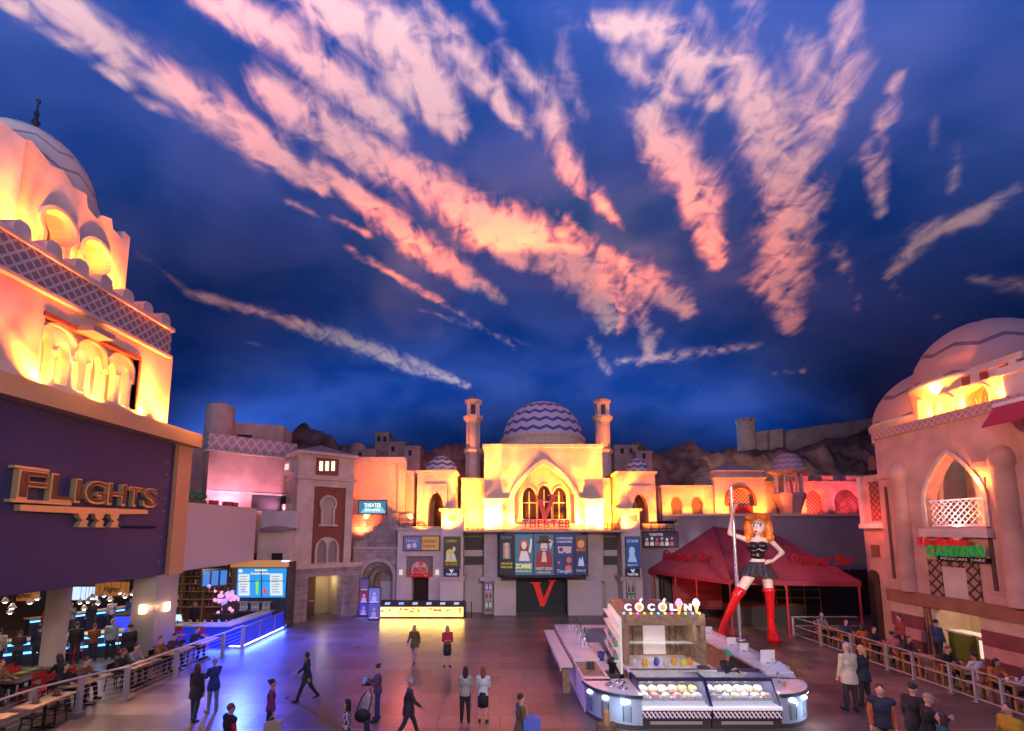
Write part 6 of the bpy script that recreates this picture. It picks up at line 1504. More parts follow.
MB().add([(8.1, 14.2, .96), (9.2, 14.0, .96), (9.05, 14.6, 1.3), (8.1, 14.23, .96), (9.2, 14.03, .96), (9.05, 14.63, 1.3)], [(0,1,2), (5,4,3), (0,3,4,1), (1,4,5,2), (2,5,3,0)]).build('splash_glass', glass('splash_glass', (.7, .85, 1), .3), wr)
point('wing_glow', (3.2, 12.25, .55), 18, (.7, .8, 1), .1); point('wing_glow', (8.9, 12.7, .5), 22, (.7, .82, 1), .1)
tp = thing('counter_tap', 'chrome swan neck tap on the clear curved counter', 'tap', (8.4, 13.6, .96)); MB().tube([(8.4, 13.6, .96), (8.4, 13.6, 1.2), (8.36, 13.55, 1.27), (8.28, 13.48, 1.26), (8.26, 13.46, 1.2)], .02, 6).lathe([(.06, 0), (.06, .03)], (8.4, 13.6, .96), 10).build('spout', CHROME, tp)
tp = thing('drink_cup', 'orange drink cup on the clear curved counter', 'cup', (8.35, 13.25, .96)); MB().lathe([(.03, 0), (.045, .13)], (8.35, 13.25, .96), 10).build('beaker', M('orange_cup', (.6, .25, .05), .4), tp)
# long counters
lc = thing('marble_counter', 'long white marble kiosk counter on the theater side with wood panelled flank', 'counter', (3.0, 17.5, 0))
MB().box(2.62, 3.3, 14.2, 21.4, 0, .98).build('body', KW, lc); MB().box(2.55, 3.45, 15.7, 21.5, .98, 1.08).build('top', MARBLE, lc); MB().box(2.58, 3.4, 13.75, 15.7, .90, .96).build('low_top', MARBLE, lc)
MB().box(2.57, 2.63, 13.85, 21.4, .02, .9).build('flank_panel', STUCCO_W, lc)
MB().box(3.45, 6.0, 20.9, 21.5, .98, 1.06).box(3.45, 6.0, 20.95, 21.4, 0, .98).build('return_counter', STUCCO_W, lc)
lg = thing('drink_ledge', 'narrow white stand up ledge beside the marble counter', 'ledge', (2.3, 18.2, 0))
MB().box(2.05, 2.48, 15.4, 21.0, .86, .93).build('top', M('ledge_top', (.62, .55, .52), .4), lg); MB().box(2.05, 2.09, 15.4, 21.0, .76, .86).build('apron', MARBLE, lg)
for y in (15.6, 18.2, 20.8): MB().box(2.15, 2.4, y-.05, y+.05, 0, .86).build('leg', KW, lg)
rc = thing('service_counter', 'long pale kiosk counter on the awning side with upright menu cards', 'counter', (8.95, 17.2, 0))
MB().box(8.5, 9.15, 14.3, 20.2, 0, 1.0).build('body', KW, rc); MB().box(8.35, 9.22, 14.2, 20.3, 1.0, 1.08).build('top', MARBLE, rc); MB().box(9.1, 9.16, 14.3, 20.2, 1.08, 1.22).build('guard', glass('guard_glass', (.8, .85, .9), .3), rc)
for q, y in enumerate((19.6, 17.6, 16.7, 15.2)):
    o = thing('menu_card', ['white menu card at the far end of the pale kiosk counter', 'second white menu card from the booth on the pale counter', 'third white menu card from the booth on the pale counter', 'large white menu card beside the tap on the pale counter'][q], 'card', (9.0, y, 1.08), group='menu cards')
    s = 1.5 if q == 3 else 1
    MB().obox((9.0, y, 1.08+.14*s), (.16*s, 0, 0), (0, .012, .003), (0, -.02, .14*s)).build('sheet', M('card_white', (.8, .8, .8), .5), o); MB().box(8.95, 9.05, y-.05, y+.06, 1.08, 1.095).build('foot', CHAR, o)
# things on the counters
GLS = glass('tumbler_glass', (.85, .9, .95), .4)
for q in range(14):
    x, y = 3.15+.12*(q % 2)+.05*(q % 3), 17.2+.27*q
    tag(MB().lathe([(.035, 0), (.045, .15), (.04, .15), (.032, .01)], (x, y, 1.08), 10).build('tumbler', GLS, loc=(x, y, 1.08)), 'clear glass tumbler lined up on the marble kiosk counter', 'glass', 'tumblers on the marble counter')
for q in range(3):
    y = 17.6+.9*q; o = thing('beer_tap', ['chrome drink tap on the marble counter close to the booth', 'middle chrome drink tap on the marble counter', 'chrome drink tap at the far end of the marble counter'][q], 'tap', (3.3, y, 1.08)); MB().lathe([(.05, 0), (.04, .04), (.03, .5), (.0, .52)], (3.3, y, 1.08), 10).tube([(3.3, y, 1.45), (3.3, y-.14, 1.47), (3.3, y-.16, 1.38)], .018, 6).build('column', CHROME, o); MB().box(3.28, 3.32, y-.03, y-.0, 1.55, 1.75).build('handle', BLACK, o)
FR_ = [((.7, .4, .03), 4.5), ((.05, .1, .4), 4.9), ((.6, .55, .5), 5.15), ((.7, .35, .05), 5.45), ((.7, .6, .1), 5.7), ((.65, .3, .05), 5.95), ((.5, .5, .55), 4.2)]
for q, (c_, x) in enumerate(FR_):
    y = yf-.1+.14*(q % 2)
    o = thing('jug', ['amber jug first in the booth niche', 'deep blue jug in the booth niche', 'cream jug in the booth niche', 'orange jug in the middle of the booth niche', 'yellow jug in the booth niche', 'orange jug near the booth post', 'grey steel jug at the end of the booth niche'][q], 'jug', (x, y, 1.3), group='jugs in the booth niche')
    MB().lathe([(.06, 0), (.085, .06), (.075, .16), (.05, .2), (.06, .24), (.0, .23)], (x, y, 1.3), 12).build('body', M('jug_glaze', c_, .3), o); MB().tube([(x+.07, y, 1.36), (x+.13, y, 1.42), (x+.06, y, 1.51)], .014, 5).build('handle', M('jug_glaze', c_, .3), o)
o = thing('serving_tray', 'dark oval tray on the marble ledge of the booth', 'tray', (6.25, 13.85, 1.3)); MB().lathe([(.18, 0), (.2, .03), (.17, .02), (0, .015)], (6.25, 13.85, 1.3), 18).build('dish', CHAR, o)
o = thing('blue_bucket', 'small deep blue bucket beside the kiosk fridges', 'bucket', (3.55, 15.9, .97)); MB().lathe([(.1, 0), (.14, .28), (.12, .28), (.09, .03)], (3.55, 15.9, .97), 14).build('pail', M('bucket_blue', (.02, .04, .2), .4), o)
o = thing('till', 'small black payment terminal on the marble counter end', 'terminal', (2.95, 14.9, .96)); MB().box(2.85, 3.1, 14.85, 14.95, .96, 1.2).build('screen', CHAR, o); MB().box(2.85, 3.1, 14.8, 15.05, .96, .98).build('base', BLACK, o)
o = thing('coffee_grinder', 'black machine standing behind the curved glass end beside the booth', 'machine', (3.55, 14.5, 0)); MB().box(3.4, 3.8, 14.3, 14.8, 0, .95).build('cabinet', CHAR, o); MB().lathe([(.1, .95), (.1, 1.2), (.16, 1.24), (.13, 1.42), (0, 1.43)], (3.6, 14.55, 0), 12).build('hopper', BLACK, o)

# the kiosk stands a little further in
for o in set(bpy.data.objects)-_before:
    if o.parent is None: o.location.y += .72

# ------------------------------------------------------------------ glowing counter before the box office
gcn = thing('lit_counter', 'low counter with a glowing yellow picture front before the box office', 'counter', (-5.0, 29.9, 0))
gx0, gx1, gy = atY(378.5, 610, 29.5).x, atY(464, 610, 29.5).x, 29.5
MB().box(gx0, gx1, gy, gy+.9, 0, .08).build('plinth', CHAR, gcn)
MB().box(gx0, gx1, gy+.04, gy+.9, .08, .70).build('body', CHAR, gcn)
fp = MB().box(gx0+.05, gx1-.05, gy, gy+.04, .10, .68).build('lit_front', glow('lit_front_yellow', (1, .60, .12), 2.6, (.5, .4, .2)), gcn)
for q in range(14):
    x = gx0+.3+(gx1-gx0-.6)*q/13
    mb = MB()
    for k in range(3): mb.ball((x+random.uniform(-.12, .12), gy-.004, random.uniform(.38, .58)), random.uniform(.05, .1), .012, random.uniform(.05, .09), 8, 6)
    mb.build('fruit_picture', glow('picture_ink', [(.9, .15, .05), (.25, .5, .05), (1, .8, .5), (.6, .25, .05), (.8, .1, .1)][q % 5], .9, (.4, .2, .1)), fp)
MB().add([(gx0, gy-.03, .70), (gx1, gy-.03, .70), (gx1, gy+.5, 1.0), (gx0, gy+.5, 1.0), (gx1, gy+.9, 1.0), (gx0, gy+.9, 1.0), (gx1, gy+.9, .6), (gx0, gy+.9, .6)], [(0,1,2,3), (3,2,4,5), (5,4,6,7), (0,3,5,7), (1,6,4,2), (0,7,6,1)]).build('sloped_top', CHAR, gcn)
for q in range(6):
    x = gx0+.5+(gx1-gx0-1.0)*q/5
    MB().obox((x, gy+.24, .87), (.16, 0, 0), (0, .09, .05), (0, -.006, .012)).build('touch_screen', glow('screen_pale', (.55, .6, .75) if q != 1 else (.2, .45, 1), .8, (.3, .3, .35)), gcn)
area('lit_counter_glow', ((gx0+gx1)/2, gy-.06, .38), (0, -1, -.25), gx1-gx0, .5, 130, (1, .56, .10))
o = thing('end_rail', 'short black rail at the end of the glowing counter', 'rail', (gx1+.2, 29.7, 0)); MB().tube([(gx1+.1, 29.6, 0), (gx1+.1, 29.6, 1.0), (gx1+.45, 29.6, 1.0), (gx1+.45, 29.6, 0)], .03, 6).build('bar', BLACK, o)
# ------------------------------------------------------------------ bodies
def capsule(mb, p, q, r0, r1, seg=10):
    p, q = Vector(p), Vector(q); d = q-p
    t = d.normalized() if d.length > 1e-6 else Vector((0, 0, 1))
    return mb.tube([p-t*r0, p-t*r0*.75, p-t*r0*.3, p, q, q+t*r1*.3, q+t*r1*.75, q+t*r1], [r0*.08, r0*.66, r0*.95, r0, r1, r1*.95, r1*.66, r1*.08], seg)
def fuse(mb, voxel, smooth=2):
    """melt overlapping closed pieces into one continuous skin; returns verts, faces"""
    me = bpy.data.meshes.new('tmp'); me.from_pydata([tuple(p) for p in mb.v], [], mb.f); me.update()
    o = bpy.data.objects.new('tmp', me); COL.objects.link(o)
    m = o.modifiers.new('r', 'REMESH'); m.mode = 'VOXEL'; m.voxel_size = voxel
    s = o.modifiers.new('s', 'SMOOTH'); s.iterations = smooth; s.factor = .5
    dg = bpy.context.evaluated_depsgraph_get(); dg.update()
    e = bpy.data.meshes.new_from_object(o.evaluated_get(dg))
    out = MB().add([v.co.copy() for v in e.vertices], [list(p.vertices) for p in e.polygons], 0, True)
    bpy.data.objects.remove(o); bpy.data.meshes.remove(me); bpy.data.meshes.remove(e)
    return out
def skel(P):
    """joint positions of a 1.72 m figure facing +y; angles in degrees"""
    g = lambda k, d=0: P.get(k, d)
    J = {}; ln = R(g('lean')); hz = g('hip', .93)
    pel = Vector((0, 0, hz)); t = Vector((0, math.sin(ln), math.cos(ln)))
    J['pel'] = pel; J['waist'] = pel+t*.16; J['chest'] = pel+t*.34; J['neck'] = pel+t*.535
    hp = R(g('nod'))
    J['head'] = J['neck'] + Vector((0, math.sin(ln*.5+hp*.6)*.19 + .015, math.cos(ln*.5+hp*.6)*.19)); J['yaw'] = R(g('yaw'))
    for s, k in ((-1, 'l'), (1, 'r')):
        hip = pel + Vector((s*.092, 0, -.03)); a = R(g('th'+k)); b = R(g('kn'+k)); sp = R(g('sp', 2))*s
        kn = hip + Vector((math.sin(sp)*.43, math.sin(a)*.43, -math.cos(a)*.43)); an = kn + Vector((math.sin(sp)*.2, math.sin(a-b)*.41, -math.cos(a-b)*.41))
        J['hip'+k], J['knee'+k], J['ank'+k] = hip, kn, an
        fa = max(a-b, R(-50))*.6
        J['toe'+k] = an + Vector((s*.03, .15*math.cos(fa), -.045+.15*math.sin(min(fa, 0))))
        sh = J['neck'] + Vector((s*.174, 0, 0)) - t*.055; f = R(g('sh'+k, 5)); o = R(g('ab'+k, 8)); e = R(g('el'+k, 15)); w = R(g('in'+k, 0))
        el = sh + Vector((s*math.sin(o)*.29, math.sin(f)*math.cos(o)*.29, -math.cos(f)*math.cos(o)*.29))
        d = Vector((-s*math.sin(w), math.sin(f+e)*math.cos(w), -math.cos(f+e)*math.cos(w)))
        wr = el + d*.25; J['sho'+k], J['elb'+k], J['wri'+k], J['fd'+k] = sh, el, wr, d
    return J
def hand(mb, wr, d, s):
    """palm, four bent fingers of different lengths and a thumb leaving the side of the palm"""
    side = Vector((0, 1, 0)) if abs(d.y) < .8 else Vector((s, 0, 0)); side = (side-d*side.dot(d)).normalized(); nrm = d.cross(side)
    capsule(mb, wr, wr+d*.075, .024, .03, 8)
    for i, l in enumerate((.062, .072, .066, .05)):
        b = wr+d*.085+side*(.027-.018*i); m_ = b+d*l*.55+nrm*s*.008; capsule(mb, b, m_, .0095, .009, 5); capsule(mb, m_, m_+d*l*.4+nrm*s*.02, .009, .0075, 5)
    b = wr+d*.03+side*.03; m_ = b+d*.03+side*.028; capsule(mb, b, m_, .012, .010, 5); capsule(mb, m_, m_+d*.028+side*.005, .010, .008, 5)
_mesh_cache = {}
def put(name, key, make, mats, parent):
    """a part whose mesh may be shared between figures; its material sits on the object"""
    if key not in _mesh_cache:
        _mesh_cache[key] = make()
    b = _mesh_cache[key]
    if isinstance(b, MB):
        me = bpy.data.meshes.new(name); me.from_pydata([tuple(p) for p in b.v], [], b.f); me.polygons.foreach_set('use_smooth', b.sm); me.materials.append(mats); me.update(); _mesh_cache[key] = me; b = me
    o = bpy.data.objects.new(name, b); COL.objects.link(o); o.parent = parent
    o.material_slots[0].link = 'OBJECT'; o.material_slots[0].material = mats
    return o
SKINS = {'fair': M('skin_fair', (.58, .33, .25), .55), 'tan': M('skin_tan', (.42, .22, .15), .55), 'brown': M('skin_brown', (.20, .10, .06), .55)}
HAIRS = {'black': M('hair_black', (.012, .01, .01), .5), 'brown': M('hair_brown', (.06, .03, .018), .5), 'blond': M('hair_blond', (.42, .26, .12), .5), 'red': M('hair_auburn', (.18, .05, .02), .5), 'grey': M('hair_grey', (.35, .33, .32), .6)}
_cm = {}
def cloth(c):
    k = tuple(c)
    if k not in _cm: _cm[k] = M('cloth', c, .8, noise=.18, nscale=9)
    return _cm[k]
EYE_M = M('eye_dark', (.02, .015, .015), .3); LIP = M('lip', (.35, .09, .08), .5)
POSES = {
 'stand': dict(thl=2, thr=-2, knr=3, abl=9, abr=9, ell=14, elr=14),
 'walk': dict(thl=24, knl=6, thr=-20, knr=16, shl=-22, ell=18, shr=24, elr=26, lean=4),
 'walk2': dict(thl=-18, knl=24, thr=20, knr=4, shl=20, ell=30, shr=-18, elr=14, lean=3),
 'crossed': dict(thl=1, thr=-1, shl=14, shr=14, abl=7, abr=7, ell=88, elr=88, inl=58, inr=58),
 'phone': dict(thl=3, thr=-3, shl=25, ell=85, inl=20, shr=30, elr=95, inr=25, nod=14),
 'carry': dict(thl=4, thr=-6, knr=8, shl=2, ell=8, shr=3, elr=10),
 'sit': dict(hip=.56, thl=86, thr=84, knl=88, knr=80, shl=28, ell=62, inl=18, shr=32, elr=58, inr=18, lean=8, sp=8, nod=8),
 'sit2': dict(hip=.56, thl=84, thr=87, knl=78, knr=92, shl=40, ell=72, inl=30, shr=14, elr=50, inr=8, lean=14, sp=6, nod=18),
}
def person(x, y, rz, label, pose='stand', h=1.7, skin='fair', hair='brown', style='short', top=(.05,.05,.05), bottom=(.03,.03,.04), kind='trousers', shoes=(.02,.02,.02), sleeve='long', z=0.0, vox=.022, vest=None, coat=False, bare=False, group=None, lower=True):
    P = POSES[pose]; J = skel(P); sc_ = h/1.72
    t = thing('person', label, 'person', (x, y, z), rz, group, local=True); t.scale = (sc_, sc_, sc_)
    low = min(J['ankl'].z, J['ankr'].z)-.075
    for k in J:
        if isinstance(J[k], Vector) and k not in ('fdl', 'fdr'): J[k] = J[k]-Vector((0, 0, low))
    HR = Matrix.Rotation(J['yaw'], 3, 'Z') @ Matrix.Rotation(-R(P.get('nod', 0))*.8, 3, 'X'); hc = J['head']
    def torso(mb, e):
        mb.ball(J['pel'], .155+e, .112+e, .13+e); mb.ball(J['waist'], .132+e, .098+e, .14); mb.ball(J['chest'], .165+e, .112+e, .18+e)
        capsule(mb, J['chest'], J['neck']-Vector((0, 0, .05)), .12+e, .07+e)
        capsule(mb, J['shol'], J['shor'], .06+e, .06+e)
    def hem_(mb, e):
        hem = MB().lathe([(.02, .12), (.14+e, .12), (.165+e, .0), (.172+e, -.07), (.02, -.075)], (0, 0, 0), 18)
        mb.add([J['pel']+Vector((p.x, p.y*.8, p.z)) for p in hem.v], hem.f)
    def arms(mb, e, part=1.0):
        for k in 'lr':
            capsule(mb, J['sho'+k], J['elb'+k], .053+e, .042+e)
            if part > .5: capsule(mb, J['elb'+k], J['wri'+k]-J['fd'+k]*.02, .041+e, .028+e)
    def legs(mb, e, f=1.0):
        for k in 'lr': capsule(mb, J['hip'+k], J['knee'+k], .085+e, .056+e); capsule(mb, J['knee'+k], J['knee'+k].lerp(J['ank'+k], f), .056+e, .036+e*1.2)
    def body():
        mb = MB(); torso(mb, 0); arms(mb, 0); legs(mb, 0)
        for k in 'lr': capsule(mb, J['ank'+k]-Vector((0, .03, .04)), J['toe'+k], .034, .028)
        capsule(mb, J['neck']-Vector((0, 0, .06)), hc-Vector((0, 0, .05)), .056, .05)
        mb.ball(hc, .077, .097, .118, rot=HR); mb.ball(hc+HR@Vector((0, .035, -.055)), .052, .06, .06, rot=HR)
        capsule(mb, hc+HR@Vector((0, .09, .005)), hc+HR@Vector((0, .11, -.022)), .012, .017)
        for s in (-1, 1): mb.ball(hc+HR@Vector((s*.078, -.005, -.01)), .014, .024, .032, rot=HR)
        o = fuse(mb, vox)
        hand(o, J['wril'], J['fdl'], -1); hand(o, J['wrir'], J['fdr'], 1)
        return o
    bd = put('body', ('body', pose, vox), body, SKINS[skin], t)
    def eyes():
        mb = MB()
        for s in (-1, 1): mb.ball(hc+HR@Vector((s*.03, .088, .012)), .013, .008, .009, 8, 6, rot=HR)
        return mb
    put('eyes', ('eyes', pose), eyes, EYE_M, t)
    put('mouth', ('mouth', pose), lambda: MB().ball(hc+HR@Vector((0, .093, -.058)), .022, .008, .007, 8, 6, rot=HR), LIP, t)
    def hairm():
        mb = MB(); b = lambda v, *r: mb.ball(hc+HR@Vector(v), *r, rot=HR)
        b((0, -.018, .035), .088, .096, .098)
        if style in ('long', 'tail'): b((0, -.055, -.03), .082, .06, .12)
        if style == 'long': 
            b((0, -.075, -.15), .085, .045, .14); b((-.07, -.01, -.09), .03, .05, .13); b((.07, -.01, -.09), .03, .05, .13)
        if style == 'tail': capsule(mb, hc+HR@Vector((0, -.1, .0)), hc+HR@Vector((0, -.13, -.22)), .045, .025)
        if style == 'bun': b((0, -.1, .08), .05, .05, .05)
        return fuse(mb, .02)
    if style == 'cap':
        put('cap', ('cap', pose), lambda: fuse(MB().ball(hc+HR@Vector((0, -.008, .045)), .09, .102, .09, rot=HR).obox(hc+HR@Vector((0, .12, .045)), HR@Vector((.065, 0, 0)), HR@Vector((0, .06, -.01)), HR@Vector((0, 0, .012))), .018), HAIRS[hair] if isinstance(hair, str) else cloth(hair), t)
    elif style == 'hood': put('hood', ('hood', pose), lambda: fuse(MB().ball(hc+HR@Vector((0, -.03, .02)), .10, .10, .125, rot=HR).ball(J['neck']-Vector((0, .05, 0)), .11, .09, .08), .02), cloth(top), t)
    elif style != 'bald': put('hair', ('hair', style, pose), hairm, HAIRS[hair], t)
    def topm():
        mb = MB(); torso(mb, .018 if not coat else .025); hem_(mb, .03 if coat else .016)
        if sleeve != 'none': arms(mb, .013 if not coat else .02, 1.0 if sleeve == 'long' else .4)
        if coat:
            hem = MB().lathe([(.02, .10), (.17, .09), (.208, -.03), (.22, -.21), (.2, -.225), (.02, -.225)], (0, 0, 0), 18)
            mb.add([J['pel']+Vector((p.x, p.y*.86, p.z)) for p in hem.v], hem.f)
        return fuse(mb, vox)
    tp_ = put('coat' if coat else 'jacket' if vest else 'top', ('top', pose, vox, coat, sleeve), topm, cloth(top), t)
    if vest: put('vest', ('vest', pose, vox), lambda: fuse((lambda m: (torso(m, .036), hem_(m, .03), m)[2])(MB()), vox), cloth(vest), t)
    if lower:
        if kind == 'trousers': put('trousers', ('tr', pose, vox), lambda: fuse((lambda m: (m.ball(J['pel']-Vector((0,0,.02)), .165, .122, .12), legs(m, .017, .94), m)[2])(MB()), vox), cloth(bottom), t)
        else: put('skirt', ('sk', pose), lambda: MB().lathe([(.15, .06), (.165, 0), (.185, -.16), (.175, -.42), (.165, -.42), (.14, 0)], J['pel']+Vector((0, .01, 0)), 20), cloth(bottom), t)
        for k in 'lr':
            a_, q_ = J['ank'+k], J['toe'+k]
            put('shoe', ('shoe', pose, k), lambda: fuse(capsule(capsule(MB(), a_-Vector((0, .045, .035)), q_+Vector((0, .01, .0)), .042, .035), a_+Vector((0, -.01, .03)), a_-Vector((0, .01, .03)), .042, .045), .018), cloth(shoes), t)
    return t, J, sc_

# ------------------------------------------------------------------ giant statue of a pole dancer
SY = 23.9
S = lambda x, y, dy=0.0: atY(x, y, SY+dy)
k_ = SY/455
st = thing('dancer_statue', 'giant statue of a red haired woman in black corset and red boots holding a pole', 'statue', (S(748, 636).x, SY, 0))
SK = M('statue_skin', (.72, .55, .46), .35)
def sb(lst, balls, vox=.05, sm=2):
    mb = MB()
    for p, q, r0, r1 in lst: capsule(mb, p, q, r0*k_, r1*k_, 14)
    for c, rx, ry, rz in balls: mb.ball(c, rx*k_, ry*k_, rz*k_, 16, 10)
    return fuse(mb, vox, sm)
hd = S(757, 525.5)
hipL, hipR = S(752.5, 571), S(765.5, 571)
knL, knR = S(737.5, 595, -.25), S(769.5, 594, -.1)
anL, anR = S(725.5, 620, -.1), S(771.0, 622, -.15)
fL, fR = S(719.5, 631.5, -.75), S(774, 634.5, -.85)
fL.z = fR.z = .22
shL, shR = S(747.5, 540), S(769.5, 540)
elL, haL = S(729.5, 533.5, .0), S(732.5, 513.5, -.15)
elR, haR = S(782.5, 552.5, .25), S(772.5, 561, -.25)
body = sb([(shL, shR, 2.9, 2.9), (shL, elL, 2.9, 2.2), (elL, haL, 2.2, 1.5), (shR, elR, 2.9, 2.2), (elR, haR, 2.2, 1.5), (S(757.5, 541), S(757, 531), 2.7, 2.0),
           (hipL, knL, 5.6, 4.0), (hipR, knR, 5.6, 4.0), (knL, anL, 4.0, 2.4), (knR, anR, 4.0, 2.4)],
          [(S(757.5, 547), 9.2, 5.5, 7.5), (S(758, 557), 6.3, 4.8, 7), (S(758.5, 566), 10.5, 6.5, 8), (hd, 7.0, 7.4, 8.4), (S(757, 530, -.12), 5.2, 5.2, 4.6), (S(753, 546.5, -.28), 5, 5, 4.6), (S(762, 546.5, -.28), 5, 5, 4.6)], .055)
for wr, d, s in ((haL, Vector((.25, -.1, 1)).normalized(), -1), (haR, Vector((-1, -.25, -.1)).normalized(), 1)):
    tmp = MB(); hand(tmp, Vector(), d, s); body.add([Vector(wr)+p*3.6 for p in tmp.v], tmp.f, 0, True)
body.build('body', SK, st)
sb([(S(752, 546.5, -.05), S(763, 546.5, -.05), 5.4, 5.4)], [(S(757.8, 549), 9.4, 6.2, 5.6), (S(758, 556), 7.0, 5.6, 5.4), (S(752.8, 546, -.3), 5.4, 5.4, 4.6), (S(762.4, 546, -.3), 5.4, 5.4, 4.6)], .05).build('corset', M('black_latex', (.012, .012, .014), .22), st)
mb = MB(); n = 40; ring = []
for j, (y, rx, ry) in enumerate(((561.5, 10.0, 7), (563.5, 10.9, 7.6), (570, 14.5, 10), (576, 17.8, 12.5))):
    c = S(758.5, y)
    for i in range(n):
        a = 2*PI*i/n; q = 1 + (.05*j/3)*(1 if i % 2 else -1); ring.append((c.x+rx*k_*q*math.cos(a), c.y+ry*k_*q*math.sin(a), c.z - .08*math.cos(a)*j/3))
mb.add(ring, [(j*n+i, (j+1)*n+i, (j+1)*n+(i+1) % n, j*n+(i+1) % n) for j in range(3) for i in range(n)], 0, False)
sk = mb.build('skirt', M('black_pleats', (.02, .02, .024), .4), st); sk.modifiers.new('thick', 'SOLIDIFY').thickness = .04
RB = M('red_latex', (.55, .008, .012), .22)
for kn, an, f, nm in ((knL, anL, fL, 0), (knR, anR, fR, 1)):
    up = kn.lerp(hipL if nm == 0 else hipR, .16)
    b = sb([(up, kn, 5.1, 4.7), (kn, an, 4.6, 3.1), (an, Vector((an.x, an.y+.12, .2)), 3.1, 2.4), (an, f, 3.2, 3.8)], [(f, 5.2, 7.8, 4.2)], .05)
    b.add(*(lambda m: (m.v, m.f))(MB().lathe([(5.0*k_, -.12), (5.5*k_, -.05), (5.5*k_, .08), (5.0*k_, .1)], up, 18)), 0, True)
    bo = b.build('boot', RB, st)
    MB().ball((f.x, f.y-.02, .05), 4.9*k_, 7.6*k_, .05).box(an.x-.09, an.x+.09, an.y+.02, an.y+.2, 0, .25).build('sole', M('red_sole', (.30, .005, .01), .3), bo)
HO = M('statue_orange_hair', (.75, .20, .02), .4, noise=.3, nscale=5)
sb([], [(S(757.5, 521.5, .14), 10.5, 8.2, 9.2), (S(748.3, 529, .0), 4.4, 5.5, 10.5), (S(767.5, 528.5, .0), 4.8, 5.5, 11), (S(747.5, 538, -.02), 3.6, 4, 4.6), (S(769.5, 537.5, -.1), 4.6, 4, 4.6), (S(758, 530, .32), 9.5, 4.5, 13), (S(751, 517.5, -.25), 5.5, 3.6, 3.6), (S(764, 517, -.2), 6.0, 4.2, 4.0)], .05).build('hair', HO, st)
fy = -.40
for x in (753.4, 760.2):
    e_ = MB().ball(S(x, 525, fy+.02), 1.9*k_, .5*k_, 1.5*k_).build('eye', M('eye_white', (.8, .8, .82), .3), st)
    MB().ball(S(x+.2, 525.2, fy-.01), 1.0*k_, .35*k_, 1.2*k_).build('iris', M('iris_blue', (.02, .04, .2), .2), e_)
    MB().obox(S(x, 523.2, fy), (2.3*k_, 0, 0), (0, .02, 0), (0, 0, .35*k_)).build('eyelash', BLACK, e_)
    MB().obox(S(x, 520.9, fy+.03), (2.1*k_, 0, .035*(-1 if x > 757 else 1)), (0, .02, 0), (0, 0, .3*k_)).build('eyebrow', HO, st)
MB().ball(S(756.8, 527.5, fy-.03), .7*k_, 1.1*k_, 1.2*k_).build('nose', SK, st)
MB().ball(S(756.8, 531.2, fy+.10), 2.4*k_, .8*k_, 1.1*k_).build('lips', RB, st)
mb = MB(); pp_ = S(735, 560)
mb.tube([(pp_.x, SY-.05, 0), (pp_.x, SY-.05, S(735, 487).z)], .085, 14).lathe([(.3, 0), (.3, .06), (.1, .1)], (pp_.x, SY-.05, 0), 18)
tag(mb.build('dance_pole', M('pole_chrome', (.75, .74, .78), .22, metal=.8), loc=(pp_.x, SY-.05, 0)), 'tall bright metal pole gripped by the giant statue', 'pole')
spot('statue_lamp', (11.5, 12.5, 6.2), tuple(Vector((S(757, 560).x, SY, 3.2))-Vector((11.5, 12.5, 6.2))), 30, 4200, (1, .84, .8), .5, .3)
# ------------------------------------------------------------------ restaurant on the near side: rail, tables, bars, lamps
BLUE = (.06, .12, 1.0)
LEDB = glow('led_blue', (.05, .25, 1.0), 5, (.1, .1, .3)); LEDC = glow('led_cyan', (.12, .45, 1.0), 3.5, (.1, .2, .3))
BLP = M('blue_panel', (.02, .03, .30), .25, emit=(.02, .05, 1), es=.5)
RAILP = [ground(29, 727), ground(78, 712), ground(125, 699), ground(175, 677), ground(213, 657), ground(242, 648)]
RAILP[-2] = (RAILP[-1][0], RAILP[-2][1])
rl = thing('cable_railing', 'long grey railing of posts and steel cables around the restaurant tables', 'railing', (RAILP[0][0], RAILP[0][1], 0))
RPTS = [(RAILP[0][0]-.1, RAILP[0][1]-2.2)] + RAILP
for x, y in RPTS[1:]: MB().box(x-.06, x+.06, y-.06, y+.06, 0, 1.0).box(x-.1, x+.1, y-.1, y+.1, 0, .02).build('post', GREYPOST, rl)
MB().tube([(x, y, 1.02) for x, y in RPTS], .035, 8).build('top_rail', M('rail_pale', (.5, .44, .42), .35, metal=.4), rl)
for z in (.2, .35, .5, .65, .8): MB().tube([(x, y, z) for x, y in RPTS], .008, 4).build('cable', STEEL, rl)
bx0, by0 = RAILP[-1]; bx1, by1 = ground(287, 627)
br = thing('glass_railing', 'blue lit glass railing around the corner bar with a white light strip at its foot', 'railing', (bx0, by0, 0))
